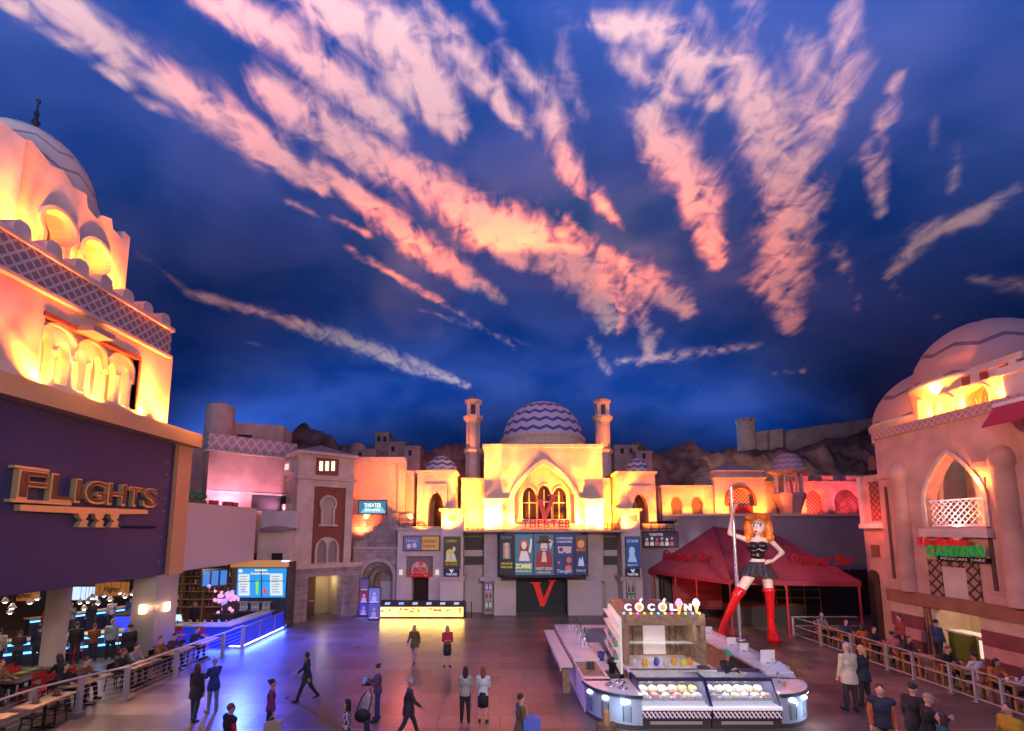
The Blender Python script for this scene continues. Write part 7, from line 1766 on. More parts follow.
for (p, q, nm) in (((bx0, by0), (bx1, by1), 'a'), ((bx0-2.6, by0+.15), (bx0, by0), 'b')):
    P_ = Plane(p, q); L_ = (Vector(q)-Vector(p)).length
    MB().pbox(P_, .05, L_-.05, .12, .92, -.03, 0).build('panel', BLP, br); MB().pbox(P_, 0, L_, .92, .97, -.05, .03).build('cap_rail', M('rail_blue_grey', (.25, .25, .4), .3, metal=.4), br)
    MB().pbox(P_, 0, L_, .05, .10, -.03, .03).build('light_strip', glow('strip_white_blue', (.45, .5, 1), 6, (.3, .3, .5)), br); MB().pbox(P_, 0, L_, 0, .05, -.05, .05).build('base', CHAR, br)
    n = 3
    for k in range(n+1): MB().pbox(P_, L_*k/n-.03, L_*k/n+.03, 0, .95, -.05, .03).build('post', GREYPOST, br)
    d = Vector((q[0]-p[0], q[1]-p[1], 0)); c = Vector((p[0]+q[0], p[1]+q[1], 0))/2
    area('bar_blue_strip', (c.x+P_.n.x*.12, c.y+P_.n.y*.12, .22), (P_.n.x, P_.n.y, -.35), L_, .15, 260 if nm == 'a' else 80, (.03, .07, 1.0)).rotation_euler.rotate_axis('Z', 0)
spot('bar_blue_spot', (-12.4, 22.6, 4.0), (.8, -.55, -1), 90, 8000, (.03, .06, 1.0), .6, .2)
spot('bar_blue_spot', (-12.3, 26.2, 4.0), (.7, .1, -1), 80, 6000, (.04, .08, 1.0), .6, .2)
spot('bar_blue_spot', (-13.2, 20.6, 3.55), (.3, .3, -1), 90, 1500, (.04, .08, 1.0), .6, .2)
# screens of the corner bar
sh = thing('screen_wall', 'dark screen wall with a bright blue drinks menu screen over the corner bar', 'screen', (-13.3, 26.6, 0))
SPl = Plane((-30, 26.3), (10, 26.3))
a = pxr(SPl, 230, 562, 288, 622); s_ = pxr(SPl, 237, 568.5, 285, 597.5)
MB().box(atY(230, 590, 26.3).x, atY(287, 590, 26.3).x, 26.42, 27.3, 0, a[3]).build('housing', CHAR, sh)
p = pxr(SPl, 233, 561, 288, 567); MB().pbox(SPl, *p, -.8, .25).build('lit_canopy', M('canopy_amber', (.5, .25, .1), .5, emit=(1, .42, .12), es=.35), sh)
scr = MB().pbox(SPl, *s_, -.1, 0).build('menu_screen', glow('screen_blue', (.02, .32, .85), 1.0, (.02, .05, .1)), sh)
SO = .015
mb = MB(); flat(SPl, [(238.5, 574), (249.5, 574), (249.5, 595.5), (238.5, 595.5)], SO, mb=mb); mb.build('menu_page', glow('page_white', (.75, .85, .9), 1.0), scr)
mb = MB(); flat(SPl, [(270, 573.5), (282.5, 573.5), (282.5, 595.5), (270, 595.5)], SO, mb=mb); mb.build('menu_page', glow('page_white', (.75, .85, .9), 1.0), scr)
mb = MB(); flat(SPl, ell(240.5, 571, 2.2, 1.8), SO, mb=mb); mb.build('menu_roundel', glow('page_white', (.75, .85, .9), 1.0), scr)
mb = MB(); flat(SPl, [(255.5, 581), (258.5, 580), (258, 594.5), (256, 594.5)], SO, mb=mb); mb.build('drink_picture', glow('drink_green', (.2, .9, .1), 1.0), scr)
mb = MB(); flat(SPl, [(263, 588), (266.5, 588), (265.5, 594.5), (264, 594.5)], SO, mb=mb); mb.build('drink_picture', glow('drink_red', (1, .05, .02), 1.0), scr)
mb = MB(); flat(SPl, [(261.0, 568.8), (261.8, 568.8), (261.8, 597.3), (261.0, 597.3)], SO+.01, mb=mb); flat(SPl, [(237.2, 581.0), (284.8, 580.6), (284.8, 581.2), (237.2, 581.6)], SO+.01, mb=mb); mb.build('screen_seam', BLACK, scr)
mb = MB(); panel_text(mb, SPl, 'BAR MENU', 261, 570.2, SO, 12, 1.8); panel_text(mb, SPl, 'Frozen drinks', 260, 573.4, SO, 19, 2.0, shear=.3); mb.build('heading', glow('page_amber', (1, .75, .3), 1.3), scr)
mb = MB()
for k in range(7):
    for x in (244, 276): flat(SPl, [(x-4.2, 576+k*2.6), (x+3.6-(k % 3), 576+k*2.6), (x+3.6-(k % 3), 576.7+k*2.6), (x-4.2, 576.7+k*2.6)], SO+.012, mb=mb)
mb.build('menu_lines', ink((.25, .3, .4), .3), scr)
point('screen_glow', (-13.3, 25.8, 2.4), 10, (.2, .5, 1), .3)
ss = thing('side_screens', 'pair of blue side screens hanging next to the drinks menu screen', 'screen', (-15.6, 26.5, 2.2))
S2 = Plane((-16.4, 25.5), (-15.45, 26.3)); L_ = (Vector((-15.45, 26.3))-Vector((-16.4, 25.5))).length
MB().pbox(S2, 0, L_, 2.35, 3.35, -.12, 0).build('housing', CHAR, ss)
for k in range(3): MB().pbox(S2, .06+k*L_/3, L_/3*(k+1)-.04, 2.45, 3.25, 0, .02).build('screen', glow('screen_deep_blue', (.05, .25, .8), .9), ss)
# corner bar: counter, back shelves, glass racks
ct = thing('bar_counter', 'corner bar counter with pale stone top and blue lit front behind the red stools', 'counter', (-14.2, 23.5, 0))
MB().box(-17.2, -12.75, 22.2, 22.5, 0, 1.0).build('front', BLP, ct); MB().box(-17.3, -12.6, 22.0, 22.8, 1.0, 1.07).build('top', M('bar_top_stone', (.5, .45, .42), .3), ct)
MB().box(-13.1, -12.75, 22.5, 26.2, 0, 1.0).build('end_front', BLP, ct); MB().box(-13.3, -12.6, 22.8, 26.2, 1.0, 1.07).build('end_top', M('bar_top_stone', (.5, .45, .42), .3), ct)
bs2 = thing('back_bar', 'tall dark wooden shelf wall full of bottles behind the corner bar', 'shelf', (-17, 28.5, 0))
SHY = 28.0
MB().box(-20.5, -15.2, SHY+.3, SHY+.4, 0, 3.6).build('back_board', M('back_bar_wood', (.10, .045, .02), .6, noise=.3), bs2)
for z in (.9, 1.35, 1.8, 2.25, 2.7, 3.15): MB().box(-20.5, -15.2, SHY, SHY+.3, z, z+.04).build('shelf_board', WOOD, bs2)
for x in (-20.5, -19.2, -17.9, -16.6, -15.25): MB().box(x, x+.06, SHY, SHY+.35, 0, 3.6).build('upright', WOOD, bs2)
BC = [M('bottle_amber', (.30, .10, .02), .2), M('bottle_green', (.03, .12, .05), .2), M('bottle_clear', (.5, .5, .55), .15), M('bottle_purple', (.25, .08, .45), .2), M('bottle_dark', (.03, .02, .02), .2)]
proto = []
for k in range(5):
    b_ = thing('bottle', 'x', 'bottle', (0, 0, 0), group='bottles on the back bar shelves')
    MB().lathe([(.04, 0), (.045, .02), (.045, .17), (.018, .23), (.016, .3)], (0, 0, 0), 8).build('glass', BC[k], b_); proto.append(b_)
bn = ['amber', 'green', 'clear', 'purple', 'dark']; used = [0]*5
for r in range(5):
    for q in range(17):
        x = -20.3+q*.3+random.uniform(-.05, .05); z = (.94, 1.39, 1.84, 2.29, 2.74)[r]; k = random.randrange(5)
        lab = '%s glass bottle among the many on the dark back bar shelves' % bn[k]
        if not used[k]: proto[k].location = (x, SHY+.15, z); proto[k]['label'] = lab; used[k] = 1
        else: dup(proto[k], (x, SHY+.15, z), None, lab)
fw_ = thing('flower_display', 'bright pink and violet flower display on the corner bar beside the screens', 'flowers', (-15.0, 25.6, 1.0))
MB().lathe([(.16, 0), (.2, .35), (.14, .5), (0, .5)], (-15.0, 25.6, 1.0), 12).build('vase', CHAR, fw_)
mb = MB(); mg = MB()
for q in range(46):
    c = Vector((-15.0+random.gauss(0, .45), 25.6+random.gauss(0, .25), 1.75+random.gauss(0, .28))); (mb if q % 3 else mg).ball(c, random.uniform(.06, .12), seg=7, rings=5)
mb.build('blossom', glow('blossom_pink', (1, .45, .75), .8, (.6, .3, .5)), fw_); mg.build('blossom', glow('blossom_violet', (.5, .3, 1), .9, (.4, .3, .6)), fw_)  # blossoms are no lamps; their brightness is put in as emission
o = MB().box(-15.6, -14.4, 25.3, 26.0, 0, 1.0).build('bar_cabinet', CHAR, loc=(-15, 25.6, 0)); tag(o, 'dark bar cabinet carrying the pink flower display', 'cabinet')
for q in range(3):
    x = -14.2+q*.62; o = thing('glass_rack', ['steel rack of upturned glasses under the menu screen, beside the flowers', 'middle steel rack of glasses under the menu screen', 'steel rack of glasses under the menu screen, by the open floor'][q], 'rack', (x, 25.9, 1.07), group='glass racks')
    MB().box(x-.24, x+.24, 25.75, 26.1, 1.07, 1.12).build('tray', STEEL, o); MB().box(x-.24, x+.24, 25.75, 26.1, 1.52, 1.56).build('tray', STEEL, o)
    for i in range(4): MB().lathe([(.04, 0), (.055, .2), (.05, .2), (0, .02)], (x-.17+.11*i, 25.9, 1.12), 8).lathe([(.04, 0), (.055, .2), (.05, .2), (0, .02)], (x-.17+.11*i, 25.9, 1.33), 8).build('glass', glass('rack_glass', (.85, .85, .8), .6), o)
for q in range(18):
    x = -16.9+q*.23; tag(MB().lathe([(.03, 0), (.04, .12), (.035, .12), (.02, .01)], (x, 22.5+.15*(q % 3), 1.07), 8).build('drinking_glass', M('glass_tint', [(.6, .55, .5), (.6, .35, .15), (.5, .5, .6)][q % 3], .15), loc=(x, 22.5+.15*(q % 3), 1.07)), '%s drinking glass on the stone top of the corner bar' % ['clear', 'amber', 'bluish'][q % 3], 'glass', 'glasses on the corner bar')
o = thing('till_screen', 'pale glowing till screen on the corner bar counter', 'terminal', (-15.6, 22.6, 1.07)); MB().obox((-15.6, 22.6, 1.3), (.24, 0, 0), (0, .02, .008), (0, -.06, .16)).build('display', glow('till_glow', (.6, .8, 1), 1.2), o); MB().box(-15.7, -15.5, 22.55, 22.75, 1.07, 1.16).build('stand', BLACK, o)
# red stools
RS = M('stool_red', (.55, .02, .02), .4)
def chair(name, label, cat, seat_h, mat, legm, back=True, w_=.4, group=None, backh=.42, rail=False):
    t = thing(name, label, cat, (0, 0, 0), 0, group, local=True)
    MB().box(-w_/2, w_/2, -w_/2, w_/2, seat_h-.04, seat_h).build('seat', mat, t)
    for sx in (-1, 1):
        for sy in (-1, 1): MB().tube([(sx*w_*.42, sy*w_*.42, seat_h-.03), (sx*w_*.52, sy*w_*.52, 0)], .018, 5).build('leg', legm, t)
    if back:
        MB().box(-w_/2, w_/2, w_*.46, w_*.5, seat_h+backh*.45, seat_h+backh).build('backrest', mat, t)
        for sx in (-1, 1): MB().tube([(sx*w_*.42, w_*.46, seat_h-.02), (sx*w_*.44, w_*.5, seat_h+backh)], .016, 5).build('back_post', legm, t)
    if rail: MB().tube([(-w_*.5, -w_*.5, .28), (w_*.5, -w_*.5, .28), (w_*.5, w_*.5, .28), (-w_*.5, w_*.5, .28)], .012, 5, closed=True).build('foot_ring', legm, t)
    return t
stl = chair('bar_stool', 'x', 'stool', .76, RS, RS, True, .36, 'red bar stools', .4, True)
SPOTS = [(-16.3, 21.5), (-15.5, 21.5), (-14.6, 21.5), (-13.6, 21.5)]
for q, (x, y) in enumerate(SPOTS):
    lab = ['red metal bar stool nearest the metal pillar', 'second red bar stool from the metal pillar', 'third red bar stool from the metal pillar', 'red bar stool at the open corner of the bar'][q]
    o = stl if q == 0 else dup(stl, (0, 0, 0)); o.location = (x, y, 0); o.rotation_euler.z = PI; o['label'] = lab
# wooden tables along the rail with black chairs
TW = M('table_wood', (.34, .20, .11), .45, noise=.35, nscale=7)
def table(name, label, wx, wy, h, topm, legm, group=None, pedestal=True):
    t = thing(name, label, 'table', (0, 0, 0), 0, group, local=True)
    MB().box(-wx/2, wx/2, -wy/2, wy/2, h-.04, h).build('top', topm, t)
    if pedestal:
        MB().tube([(0, 0, .03), (0, 0, h-.04)], .04, 8).build('column', legm, t)
        MB().box(-.28, .28, -.04, .04, 0, .04).box(-.04, .04, -.28, .28, 0, .04).build('foot', legm, t)
    else:
        for sx in (-1, 1):
            for sy in (-1, 1): MB().box(sx*(wx/2-.05)-.035, sx*(wx/2-.05)+.035, sy*(wy/2-.05)-.035, sy*(wy/2-.05)+.035, 0, h-.04).build('leg', legm, t)
    return t
tb0 = table('dining_table', 'x', .62, 1.3, .76, TW, BLACK, 'wooden tables along the railing')
ch0 = chair('metal_chair', 'x', 'chair', .45, BLACK, BLACK, True, .40, 'black metal chairs along the railing')
ms0 = chair('metal_stool', 'x', 'stool', .46, BLACK, BLACK, False, .34, 'black stools tucked under the tables', .4, True)
TBL = []
for q, yy in enumerate((11.9, 13.5, 15.2, 17.0, 18.8, 20.4)):
    xr = -12.75+ .04*q
    for j in range(len(RPTS)-1):
        if RPTS[j][1] <= yy <= RPTS[j+1][1]: xr = RPTS[j][0]+(RPTS[j+1][0]-RPTS[j][0])*(yy-RPTS[j][1])/(RPTS[j+1][1]-RPTS[j][1])
    x = xr+.45 if q < 2 else xr-.62; TBL.append((x, yy))
    lab = ['empty wooden table along the railing, at the corner of the scene closest to the viewer', 'second empty wooden table along the railing from the viewer', 'wooden table by the railing with diners in black', 'wooden table by the railing near the square pillar', 'wooden table by the railing with a bronze jacketed diner', 'last wooden table by the railing before the blue bar'][q]
    o = tb0 if q == 0 else dup(tb0, (0, 0, 0)); o.location = (x, yy, 0); o['label'] = lab
    for s in (0, 1):
        c = (ms0 if s == 0 else dup(ms0, (0, 0, 0))) if q == 0 else dup(ms0, (0, 0, 0)) if q == 1 else ch0 if q == 2 and s == 0 else dup(ch0, (0, 0, 0)); c.location = (x-.55 if q > 1 else x, yy-.33+.66*s, 0); c.rotation_euler.z = PI/2
        c['label'] = '%s black metal %s at the %s' % (['first', 'second'][s], 'stool' if q < 2 else 'chair', ['table closest to the viewer along the railing', 'second empty railing table', 'railing table of the diners in black', 'railing table near the square pillar', 'railing table of the bronze jacketed diner', 'railing table next to the blue bar'][q])
    if q < 4:
        for s in (0, 1):
            mc = thing('menu_holder', '%s dark menu holder on the %s railing table' % (['first', 'second'][s], ['closest', 'second', 'third', 'fourth'][q]), 'holder', (x, yy-.3+.6*s, .76), group='menu holders'); MB().box(x-.08, x+.08, yy-.32+.6*s, yy-.28+.6*s, .76, .94).build('card', M('menu_dark', (.10, .06, .05), .5), mc); MB().box(x-.1, x+.1, yy-.36+.6*s, yy-.24+.6*s, .76, .775).build('base', BLACK, mc)
# red chairs round a dark table inside
rc0 = chair('red_chair', 'x', 'chair', .46, M('red_leather', (.45, .03, .03), .45), RS, True, .44, 'red chairs inside', .46)
dt0 = table('dark_table', 'x', .8, 1.5, .76, M('dark_table_top', (.06, .03, .035), .3), BLACK, 'dark tables inside')
g_ = ground(20, 697); k = 0
for q, (x, y, lab) in enumerate(((g_[0], g_[1], 'dark table with green and yellow cards'), (-20.0, 15.2, 'dark table behind the round column'), (-15.6, 21.0, 'dark table behind the square metal pillar'), (-18.6, 20.2, 'dark table before the cyan strip bar'), (-15.4, 15.6, 'dark table between round column and railing'))):
    o = dt0 if q == 0 else dup(dt0, (0, 0, 0)); o.location = (x, y, 0); o['label'] = lab
    for s in range(4):
        if q in (2, 3) and s > 1: continue
        c = rc0 if k == 0 else dup(rc0, (0, 0, 0)); k += 1
        c.location = (x+(.72 if s % 2 else -.72), y+(.38 if s//2 else -.38), 0); c.rotation_euler.z = -PI/2 if s % 2 else PI/2
        c['label'] = '%s red chair at the %s' % (['first', 'second', 'third', 'fourth'][s], lab)
    if q == 0:
        for s, c_ in enumerate(((.05, .4, .1), (.5, .5, .05), (.3, .5, .1))):
            p = MB().box(x-.22, x+.02, y-.5+.4*s, y-.24+.4*s, .76, .772).build('place_card', M('card_colour', c_, .5), loc=(x-.1, y-.4+.4*s, .76)); tag(p, ['green', 'yellow', 'light green'][s]+' card lying on the dark table near the round column', 'card', 'cards on the dark table')
# long bars with blue strips
def strip_bar(name, p, q, label, tall=1.05, strips=(.98, .62)):
    P_ = Plane(p, q); L_ = (Vector(q)-Vector(p)).length
    t = thing(name, label, 'counter', (p[0], p[1], 0))
    MB().pbox(P_, 0, L_, 0, tall-.05, -.5, 0).build('front', M('bar_dark', (.03, .03, .05), .5), t); MB().pbox(P_, -.05, L_+.05, tall-.05, tall, -.65, .12).build('top', M('bar_top_pale', (.5, .45, .42), .3), t)
    for z in strips: MB().pbox(P_, 0, L_, z-.11, z-.05, .0, .12).build('led_strip', LEDC, t)
    c = P_.pt(L_/2, .7, .4); area('strip_glow', tuple(c), (P_.n.x, P_.n.y, -.4), L_, .1, 16, (.1, .35, 1))
    return P_, L_
g1, g2 = ground(-15, 645, 1.0), ground(122, 632, 1.0)
PB1, L1_ = strip_bar('led_bar', g1, g2, 'long bar counter with two cyan light strips behind the round column')
g1, g2 = ground(30, 620, 1.0), ground(132, 607, 1.0)
PB2, L2_ = strip_bar('led_bar', g1, g2, 'further bar counter with deep blue front under the pendant lamps', 1.05, (.98,))
g3 = ground(131, 616, 1.0); g4 = ground(148, 611, 1.0)
bb = thing('blue_booth', 'deep blue glowing booth front beside the square metal pillar', 'booth', (g3[0], g3[1], 0))
P3 = Plane(g3, g4); L3 = (Vector(g4)-Vector(g3)).length
MB().pbox(P3, 0, L3+.4, 0, 1.0, -.8, 0).build('panel', M('booth_blue', (.02, .03, .3), .3, emit=(.05, .08, 1), es=.9), bb); MB().pbox(P3, -.05, L3+.45, 1.0, 1.08, -.9, .05).build('top_rail', CHAR, bb)
# pendant lamps, sign boards, screen, exit sign
pn0 = thing('pendant_lamp', 'small white pendant lamp hanging over the restaurant bar', 'lamp', (0, 0, 0), 0, 'pendant lamps', local=True)
MB().tube([(0, 0, .2), (0, 0, 1.2)], .012, 4).build('cord', BLACK, pn0)
MB().lathe([(.03, .22), (.06, .18), (.15, 0), (.13, 0), (.05, .16)], (0, 0, 0), 12).build('shade', M('pendant_metal', (.6, .55, .5), .4), pn0); MB().ball((0, 0, .03), .085, seg=10, rings=6).build('bulb', glow('pendant_bulb', (1, .85, .75), 14, (.7, .7, .7)), pn0)
k = 0
for (x, y) in [(5, 602), (12, 608), (30, 603), (37, 599), (10, 613), (80, 603), (84, 609), (88, 602), (92, 598), (98, 604), (104, 596), (110, 600), (120, 593), (125, 597), (132, 594), (60, 606)]:
    d = ray(x, y); Yp = 20.5+.25*(k % 5)+(3 if x > 75 else 0); c = atY(x, y, Yp)
    o = pn0 if k == 0 else dup(pn0, (0, 0, 0)); o.location = (c.x, Yp, min(c.z, 2.7)); k += 1
for q, (x0, x1, y0, y1, Yb, lab) in enumerate(((4, 38, 589, 601, 27.0, 'orange brown lettered board over the bar behind the round column'), (95, 128, 582, 596, 30.0, 'orange brown lettered board near the exit sign'))):
    P_ = Plane((-40, Yb), (10, Yb)); p = pxr(P_, x0, y0, x1, y1); o = thing('sign_board', lab, 'sign', tuple(P_.pt((p[0]+p[1])/2, p[2], 0)))
    MB().pbox(P_, *p, -.1, 0).build('board', M('board_orange', (.45, .17, .05), .5, emit=(1, .35, .08), es=.25), o); mb = MB(); panel_text(mb, P_, 'Flights', (x0+x1)/2, (y0+y1)/2, .02, (x1-x0)*.5, 5, shear=.3); mb.build('lettering', CHAR, o)
P_ = Plane((-40, 30.5), (10, 30.5)); p = pxr(P_, 62, 587, 97, 600); o = thing('wall_screen', 'wide pale blue wall screen deep inside the restaurant', 'screen', tuple(P_.pt((p[0]+p[1])/2, p[2], 0)))
MB().pbox(P_, *p, -.1, 0).build('display', glow('screen_pale_blue', (.55, .7, 1), 1.3), o); MB().pbox(P_, p[0]-.05, p[1]+.05, p[2]-.08, p[2], -.1, .03).build('frame', CHAR, o)
P_ = Plane((-40, 25.0), (10, 25.0)); p = pxr(P_, 136, 578, 142.5, 583.5); o = thing('exit_sign', 'small green lit EXIT sign under the restaurant ceiling', 'sign', tuple(P_.pt((p[0]+p[1])/2, p[2], 0)))
MB().pbox(P_, *p, -.06, 0).build('housing', glow('exit_green', (.05, .7, .3), .8, (.05, .2, .1)), o); mb = MB(); panel_text(mb, P_, 'EXIT', 139.2, 580.8, .01, 5, 2.6); mb.build('lettering', glow('exit_letters', (.8, 1, .9), 2), o)
for x, y in ((-20, 15), (-18, 20), (-23, 20), (-22, 26), (-16.5, 25.5)): area('ceiling_lamp', (x, y, 3.6), (0, 0, -1), 1.2, 1.2, 75, (1, .72, .55))
area('soffit_strip', (-14.25, 14.0, 3.62), (.3, 0, -1), .1, 9, 60, (1, .75, .5)).rotation_euler = (0, 0, 0)
spot('entry_spot', (-12.9, 12.0, 3.7), (.5, .2, -1), 70, 900, (1, .62, .45), .7, .2); spot('entry_spot', (-13.0, 16.2, 3.7), (.5, 0, -1), 60, 700, (1, .62, .45), .7, .2)
spot('plaza_red_spot', (-6.2, 30.9, 5.9), (.12, -1, -.36), 40, 1500, (1, .16, .10), 1.0, .3)

# ------------------------------------------------------------------ terrace before the cantina: fence, wooden tables and chairs
FP = [ground(795, 636), ground(822, 646), ground(852, 657), ground(883.5, 670), ground(918.6, 679.5), ground(948, 693), ground(975, 702), ground(1008, 712), ground(1040, 724)]
fx = sum(p[0] for p in FP)/len(FP); FP = [(fx, p[1]) for p in FP]; FP = sorted(FP, key=lambda p: -p[1]); FP.append((fx, FP[-1][1]-2))
fe = thing('terrace_fence', 'grey metal fence with slim rails along the cantina terrace', 'fence', (fx, FP[4][1], 0))
for x, y in FP: MB().box(x-.04, x+.04, y-.04, y+.04, 0, 1.0).box(x-.08, x+.08, y-.08, y+.08, 0, .02).build('post', GREYPOST, fe)
for z in (.98, .55, .12): MB().box(fx-.025, fx+.025, FP[-1][1], FP[0][1], z-.02, z+.02).build('rail', GREYPOST, fe)
MB().box(fx, fx+3.4, FP[0][1]-.03, FP[0][1]+.03, .95, 1.0).box(fx, fx+3.4, FP[0][1]-.03, FP[0][1]+.03, .5, .54).build('return_rail', GREYPOST, fe)
OW = M('terrace_wood', (.42, .20, .06), .5, noise=.3, nscale=6)
wt0 = table('terrace_table', 'x', .75, .8, .75, OW, OW, 'wooden terrace tables', False)
wc0 = chair('wooden_chair', 'x', 'chair', .45, OW, OW, True, .42, 'wooden terrace chairs', .5)
TT = []; kc = 0
ys = [23.0, 21.4, 19.8, 18.2, 16.6, 15.0, 13.4, 11.9]
for q, y in enumerate(ys):
    x = fx+.75; TT.append((x, y))
    lab = ['wooden terrace table deepest under the bar awning', 'second wooden terrace table from the bar awning', 'third wooden terrace table from the bar awning', 'fourth wooden terrace table, before the striped corner', 'wooden terrace table in front of the wooden posts', 'wooden terrace table facing the bright opening', 'wooden terrace table with white cups', 'wooden terrace table closest to the viewer'][q]
    o = wt0 if q == 0 else dup(wt0, (0, 0, 0)); o.location = (x, y, 0); o['label'] = lab
    for s in (0, 1):
        c = wc0 if kc == 0 else dup(wc0, (0, 0, 0)); kc += 1
        c.location = (x, y+(.62 if s else -.62), 0); c.rotation_euler.z = 0 if s else PI
        c['label'] = 'wooden chair on the %s side of the %s' % (['viewer', 'awning'][s], lab.replace('in front of', 'by').replace('wooden terrace', 'terrace').replace('closest to the viewer', 'under the half column'))
    if q in (5, 6):
        for s in (0, 1): cu = thing('paper_cup', '%s white cup on the %s' % (['first', 'second'][s], lab), 'cup', (x-.15+.3*s, y, .75), group='white cups'); MB().lathe([(.03, 0), (.045, .14), (.04, .14), (.0, .02)], (x-.15+.3*s, y, .75), 10).build('cup_body', WHITE, cu)
# ------------------------------------------------------------------ people
def at_feet(x, y): return ground(x, y)
def face(dx, dy): return math.atan2(dy, dx) - PI/2
AWAY, TO, LEFT, RIGHT = 0.0, PI, PI/2, -PI/2
def walker(px, feet, head, rz, label, **k):
    x, y = ground(px, feet); dep = y*math.cos(PITCH)-EYE*math.sin(PITCH)
    top = atY(px, head, y); k.setdefault('h', max(1.5, min(1.95, top.z)))
    return person(x, y, rz, label, **k)
walker(447, 667, 627, TO+.2, 'blond woman in a red top and black skirt standing with folded arms', pose='crossed', hair='blond', style='long', top=(.38, .02, .04), bottom=(.02, .02, .025), kind='skirt')
walker(414, 662, 625, TO-.2, 'blond woman walking in a short brown patterned coat', pose='walk', hair='blond', style='long', top=(.12, .08, .03), bottom=(.4, .25, .2), coat=True)
walker(408, 738, 679, RIGHT+.3, 'grey haired man in a dark suit striding across the floor', pose='walk', hair='grey', top=(.03, .035, .045), bottom=(.03, .035, .045), coat=True, skin='tan')
walker(465, 723, 669, AWAY, 'person in a grey sweater and black trousers seen from behind', pose='crossed', hair='black', style='long', top=(.28, .29, .31), bottom=(.012, .012, .014))
walker(483, 723, 669, AWAY-.1, 'auburn haired woman in pale blouse and black skirt seen from behind', pose='crossed', hair='red', style='long', top=(.45, .52, .58), bottom=(.012, .012, .014), kind='skirt')
walker(306, 700, 653, LEFT+.3, 'person in a dark green hooded jacket walking with a long stride', pose='walk', style='hood', top=(.03, .045, .045), bottom=(.02, .025, .03), coat=True)
_, J, s_ = walker(377, 720, 666, LEFT+.35, 'woman in a purple top and jeans holding up a blue phone', pose='phone', hair='black', style='bun', top=(.12, .06, .12), bottom=(.03, .05, .16))
def hold(px, feet, rz, J, s_, key, off=(0, 0, 0)):
    x, y = ground(px, feet); v = Matrix.Rotation(rz, 3, 'Z') @ ((J[key]+J['fd'+key[-1]]*.1)*s_); return Vector((x, y, 0))+v+Vector(off)
hp = hold(377, 720, LEFT+.35, J, s_, 'wril')
o = thing('phone', 'small bright blue phone held by the woman in purple', 'phone', tuple(hp)); MB().obox(hp+Vector((-.02, 0, .05)), (.012, .02, 0), (-.03, .02, 0), (0, 0, .075)).build('phone_body', M('phone_blue', (.02, .25, .7), .3, emit=(.05, .4, 1), es=.3), o)
walker(366, 745, 686, LEFT+.5, 'person in a pale grey shirt with dark cap next to the woman with the phone', pose='carry', hair=(.03, .02, .025), style='cap', top=(.52, .46, .48), bottom=(.03, .06, .16))
x, y = ground(366, 745); o = thing('shoulder_bag', 'black shoulder bag at the hip of the person in the pale grey shirt', 'bag', (x-.05, y-.26, .7)); MB().ball((x-.05, y-.27, .82), .2, .1, .17).build('pouch', M('bag_black', (.02, .018, .02), .6), o); MB().tube([(x+.1, y-.27, .9), (x+.16, y-.18, 1.2), (x+.05, y+.02, 1.43), (x-.12, y-.14, 1.2), (x-.2, y-.27, .9)], .018, 5).build('strap', M('bag_black', (.02, .018, .02), .6), o)
def patterned():
    m = M('shirt_check', (.5, .45, .5), .8); nt = m.node_tree; c = nt.nodes.new('ShaderNodeTexChecker'); c.inputs['Scale'].default_value = 9; c.inputs[1].default_value = (.55, .5, .55, 1); c.inputs[2].default_value = (.07, .04, .06, 1)
    tc = nt.nodes.new('ShaderNodeTexCoord'); nt.links.new(tc.outputs['Object'], c.inputs[0]); nt.links.new(c.outputs[0], nt.nodes['Principled BSDF'].inputs['Base Color']); return m
_cm[(.51, .45, .5)] = patterned()
walker(345, 770, 702, LEFT+.4, 'person in a black and white checked shirt at the lower edge of the crowd', pose='stand', hair='black', style='long', top=(.51, .45, .5), bottom=(.05, .05, .07))
walker(194, 721, 666, AWAY-.2, 'woman in a black jacket and jeans with back turned beside the man in blue', pose='carry', hair='brown', style='long', top=(.02, .025, .028), bottom=(.02, .04, .09), coat=True)
walker(212, 711, 660, LEFT-.5, 'man in a bright blue jacket and light jeans', pose='phone', hair='grey', top=(.02, .06, .22), bottom=(.20, .27, .36), shoes=(.3, .3, .3), coat=True)
_, J, s_ = walker(269, 741, 682, RIGHT+.4, 'woman in a purple cardigan carrying a tan shopping bag', pose='carry', hair='black', style='bun', top=(.20, .04, .20), bottom=(.03, .02, .04))
hp = hold(269, 741, RIGHT+.4, J, s_, 'wrir')
def bag(p, c, label, nm='shopping_bag'):
    o = thing(nm, label, 'bag', (p.x, p.y, p.z-.55)); MB().obox(p+Vector((0, 0, -.36)), (.2, .05, 0), (-.02, .08, 0), (0, 0, .22)).build('bag_body', M('paper_bag', c, .7), o); MB().tube([p+Vector((-.1, -.02, -.14)), p+Vector((-.04, 0, -.01)), p+Vector((.04, 0, -.01)), p+Vector((.1, .02, -.14))], .01, 5).build('handle', M('paper_bag', c, .7), o)
bag(hp, (.50, .40, .24), 'tan paper shopping bag hanging from the hand of the woman in purple')
walker(226, 778, 706, RIGHT+1.0, 'man in a black vest over a bright red shirt at the lower edge', pose='stand', hair='red', top=(.50, .015, .02), vest=(.015, .013, .015), bottom=(.03, .03, .04))
_, J, s_ = walker(521, 765, 696, RIGHT+.3, 'dark haired man in an olive jacket with a blue bag', pose='carry', hair='black', top=(.11, .09, .03), bottom=(.04, .04, .05), coat=True)
hp = hold(521, 765, RIGHT+.3, J, s_, 'wrir'); bag(Vector((hp.x+.1, hp.y, 1.25)), (.10, .16, .65), 'bright blue bag carried at the side of the man in olive')
